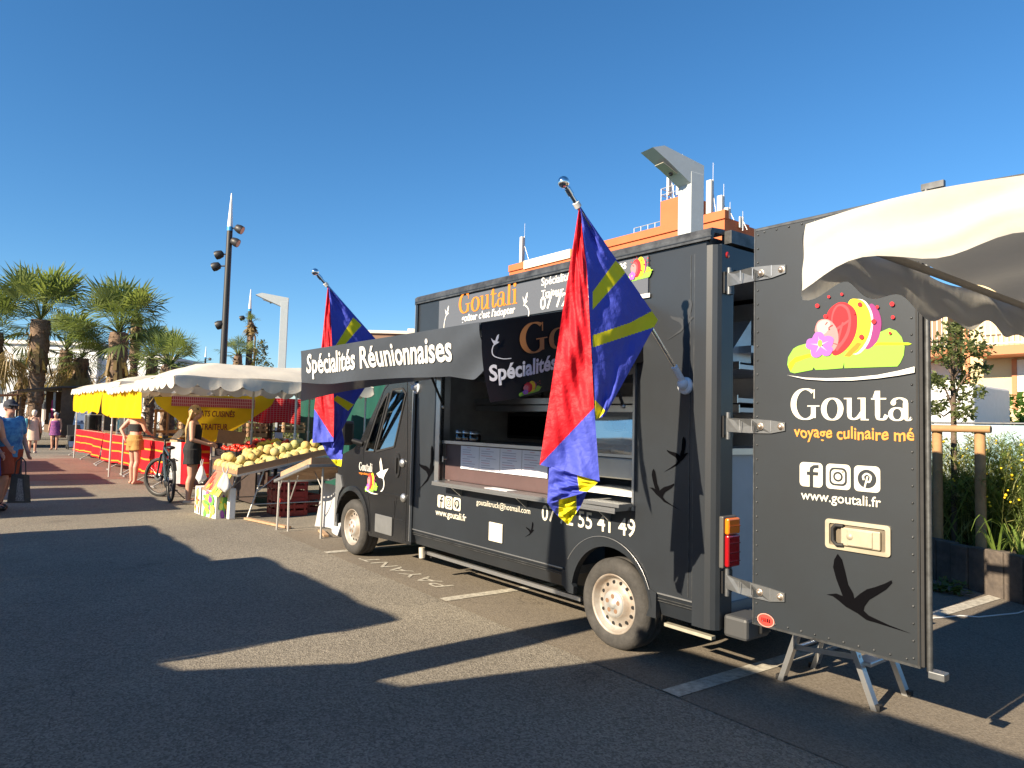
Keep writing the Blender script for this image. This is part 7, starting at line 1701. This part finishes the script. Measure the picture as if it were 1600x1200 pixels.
rnd = random.Random(6)
for i, (x, z, c, lab) in enumerate(((-2.2, 1.4, (.5, .45, .4), 'pale garment hanging in the trailer'), (-1.2, 1.5, (.12, .1, .1), 'dark garment hanging in the trailer'), (2.0, 1.55, (.55, .04, .25), 'bright pink dress hanging at the trailer opening'), (2.6, 1.9, (.45, .5, .55), 'pale blue garment hanging above the pink dress'))):
    b = MB(); b.grid(lambda u, v: Vector((-.25+.5*u*(.7+.3*v), .05*sin(u*9), .45-.9*v)), 12, 8, mat('garment_%d' % i, c, .8)); o = b.build('garment'); o.location = (-34+x, .2, z+.15); tag(o, lab, 'garment', 'garments on the trailer')
b = MB(); b.bbox(-.8, .8, -.25, .25, 0, .5, mat('trailer_goods', (.30, .22, .16), .8, var=.9, vscale=8, col2=(.05, .05, .07)), .03); o = b.build('goods_box'); o.location = (-33.2, .95, .95); tag(o, 'box of mixed goods on the trailer counter', 'box')
b = MB(); b.bbox(-.35, .35, -.2, .2, 0, .6, mat('blue_print', (.2, .3, .4), .7, var=.9, vscale=6, col2=(.05, .06, .08)), .02); o = b.build('picture_box'); o.location = (-33.0, .4, .95); tag(o, 'small blue printed box at the front of the trailer counter', 'box')
t = thing('market_stall', 'second dark stall with an orange lit awning at the left edge', 'stall', (-31.5, -2.35, 0))
s0 = thing; b = MB(); b.prism([(-2.4, -.9, 2.15), (-2.4, 1.2, 2.35), (-2.4, 1.2, 2.30), (-2.4, -.9, 2.1)], (4.2, 0, 0), mat('rust_awning', (.35, .16, .08), .8)); b.build('awning', t)
for x, y in ((-2.3, -.85), (1.7, -.85), (1.7, 1.15), (-2.3, 1.15)):
    b = MB(); b.tube([(x, y, 0), (x, y, 2.2)], .03, BRN, 8); b.build('post', t)
b = MB(); b.box(-2.2, 1.6, .1, 1.0, .75, .8, BRN); b.box(-2.2, 1.6, .95, 1.0, .8, 2.0, mat('dark_backcloth', (.04, .035, .035), .8)); b.build('counter', t)
# white leaning sign
p = G(125, 694); t = thing('leaning_signboard', 'tall pale signboard leaning by the market row', 'sign', (-29.9, .95, 0)); b = MB(); SBM = mat('pale_sign', (.50, .56, .64), .6)
b.prism([(0, -.30, .05), (0, .32, .05), (-.35, .62, 1.75), (-.35, .0, 1.75)], (.03, 0, 0), SBM); b.build('board', t)
b = MB(); SG = mat('sign_grey_mark', (.12, .13, .2), .7)
for z in (.4, .75, 1.1): f_ = z/1.75; b.box(-.35*f_+.034+.02, -.35*f_+.037+.02, -.18+.3*f_, .2+.3*f_, z, z+.04, SG); b.box(-.35*f_+.034+.02, -.35*f_+.037+.02, -.02+.3*f_, .08+.3*f_, z+.05, z+.14, SG)
b.lathe([(.10, .0), (.13, .0), (.13, .004), (.10, .004)], SG, 16, 'x', (-.27, .29, 1.48)); b.build('mark', t)
t = thing('pushchair', 'dark pushchair standing in front of the leaning sign', 'pushchair', (-28.6, .75, 0)); b = MB(); b.bbox(-.25, .35, -.25, .25, .35, .6, BLK, .06); b.prism([(-.3, -.24, .55), (-.1, -.24, .5), (-.45, -.24, 1.05), (-.6, -.24, 1.0)], (0, .48, 0), BLK); b.build('seat', t)
b = MB(); b.tube([(-.7, -.2, 1.0), (.3, -.25, .12)], .015, BLACKP, 6); b.tube([(-.7, .2, 1.0), (.3, .25, .12)], .015, BLACKP, 6); b.tube([(-.7, -.2, 1.0), (-.7, .2, 1.0)], .02, BLACKP, 6); b.build('frame', t)
for x in (-.25, .3):
    for y in (-.25, .25):
        b = MB(); b.lathe([(0, -.02), (.10, -.02), (.10, .02), (0, .02)], RUBBER, 14, 'y', (x, y, .10)); b.build('wheel', t)
# split-cane fence and scrub between the trailer and the row
p = D(108, 650, 36); t = thing('cane_fence', 'split cane fence behind the leaning sign', 'fence', (-36.5, 3.2, 0)); b = MB(); rnd = random.Random(1); CANE = mat('split_cane', (.30, .22, .13), .85, var=.5, vscale=4)
for k in range(120): x = -6+k*.1; b.bar((x+rnd.uniform(-.03, .03), 0, 0), (x+rnd.uniform(-.06, .06), 0, 1.5+rnd.uniform(-.1, .15)), .035, .02, CANE)
for z in (.4, 1.1): b.bar((-6, .02, z), (6, .02, z), .03, .04, CANE)
b.build('cane', t)['kind'] = 'stuff'
# planted verge behind the red counters
SAND = mat('dry_verge', (.24, .17, .10), .95, var=.4, vscale=.8, bump=.5, bscale=6)
b = MB(); b.grid(lambda u, v: Vector((-60+50*u, 6+10*v, .5*sin(v*pi)**.6+.06*sin(u*40)*sin(v*9))), 60, 10, SAND); tag(b.build('terrain'), kind='structure')
rnd = random.Random(9)
b = MB(); cl = [(Vector((rnd.uniform(-50, -12), rnd.uniform(7, 14), .8)), (.9, .9, .5)) for k in range(46)]; leaves(b, cl, 5200, .30, leaf_mat('verge_grass', (.17, .19, .05), (.09, .10, .03)), rnd, 1.6, 5); tag(b.build('ground_cover'), kind='stuff')
for i, (px, d) in enumerate(((243, 24), (262, 25.5), (160, 40), (150, 41))):
    p = D(px, 660, d); q = D(px+20, 660, d+1); t = thing('wooden_fence', ('pale timber rail fence seen past the yellow cloth', 'pale timber rail fence seen under the banner point', 'distant timber rail fence behind the counters', 'farthest timber rail fence by the canes')[i], 'fence', (p.x, p.y, 0), ang, 'timber rail fences on the verge'); b = MB()
    for k in range(4): b.tube([(k*.8, 0, 0), (k*.8, 0, 1.75)], .05, STK, 6)
    for z in (1.0, 1.7): b.bar((0, .06, z), (2.4, .06, z), .04, .09, STK)
    b.build('frame', t)
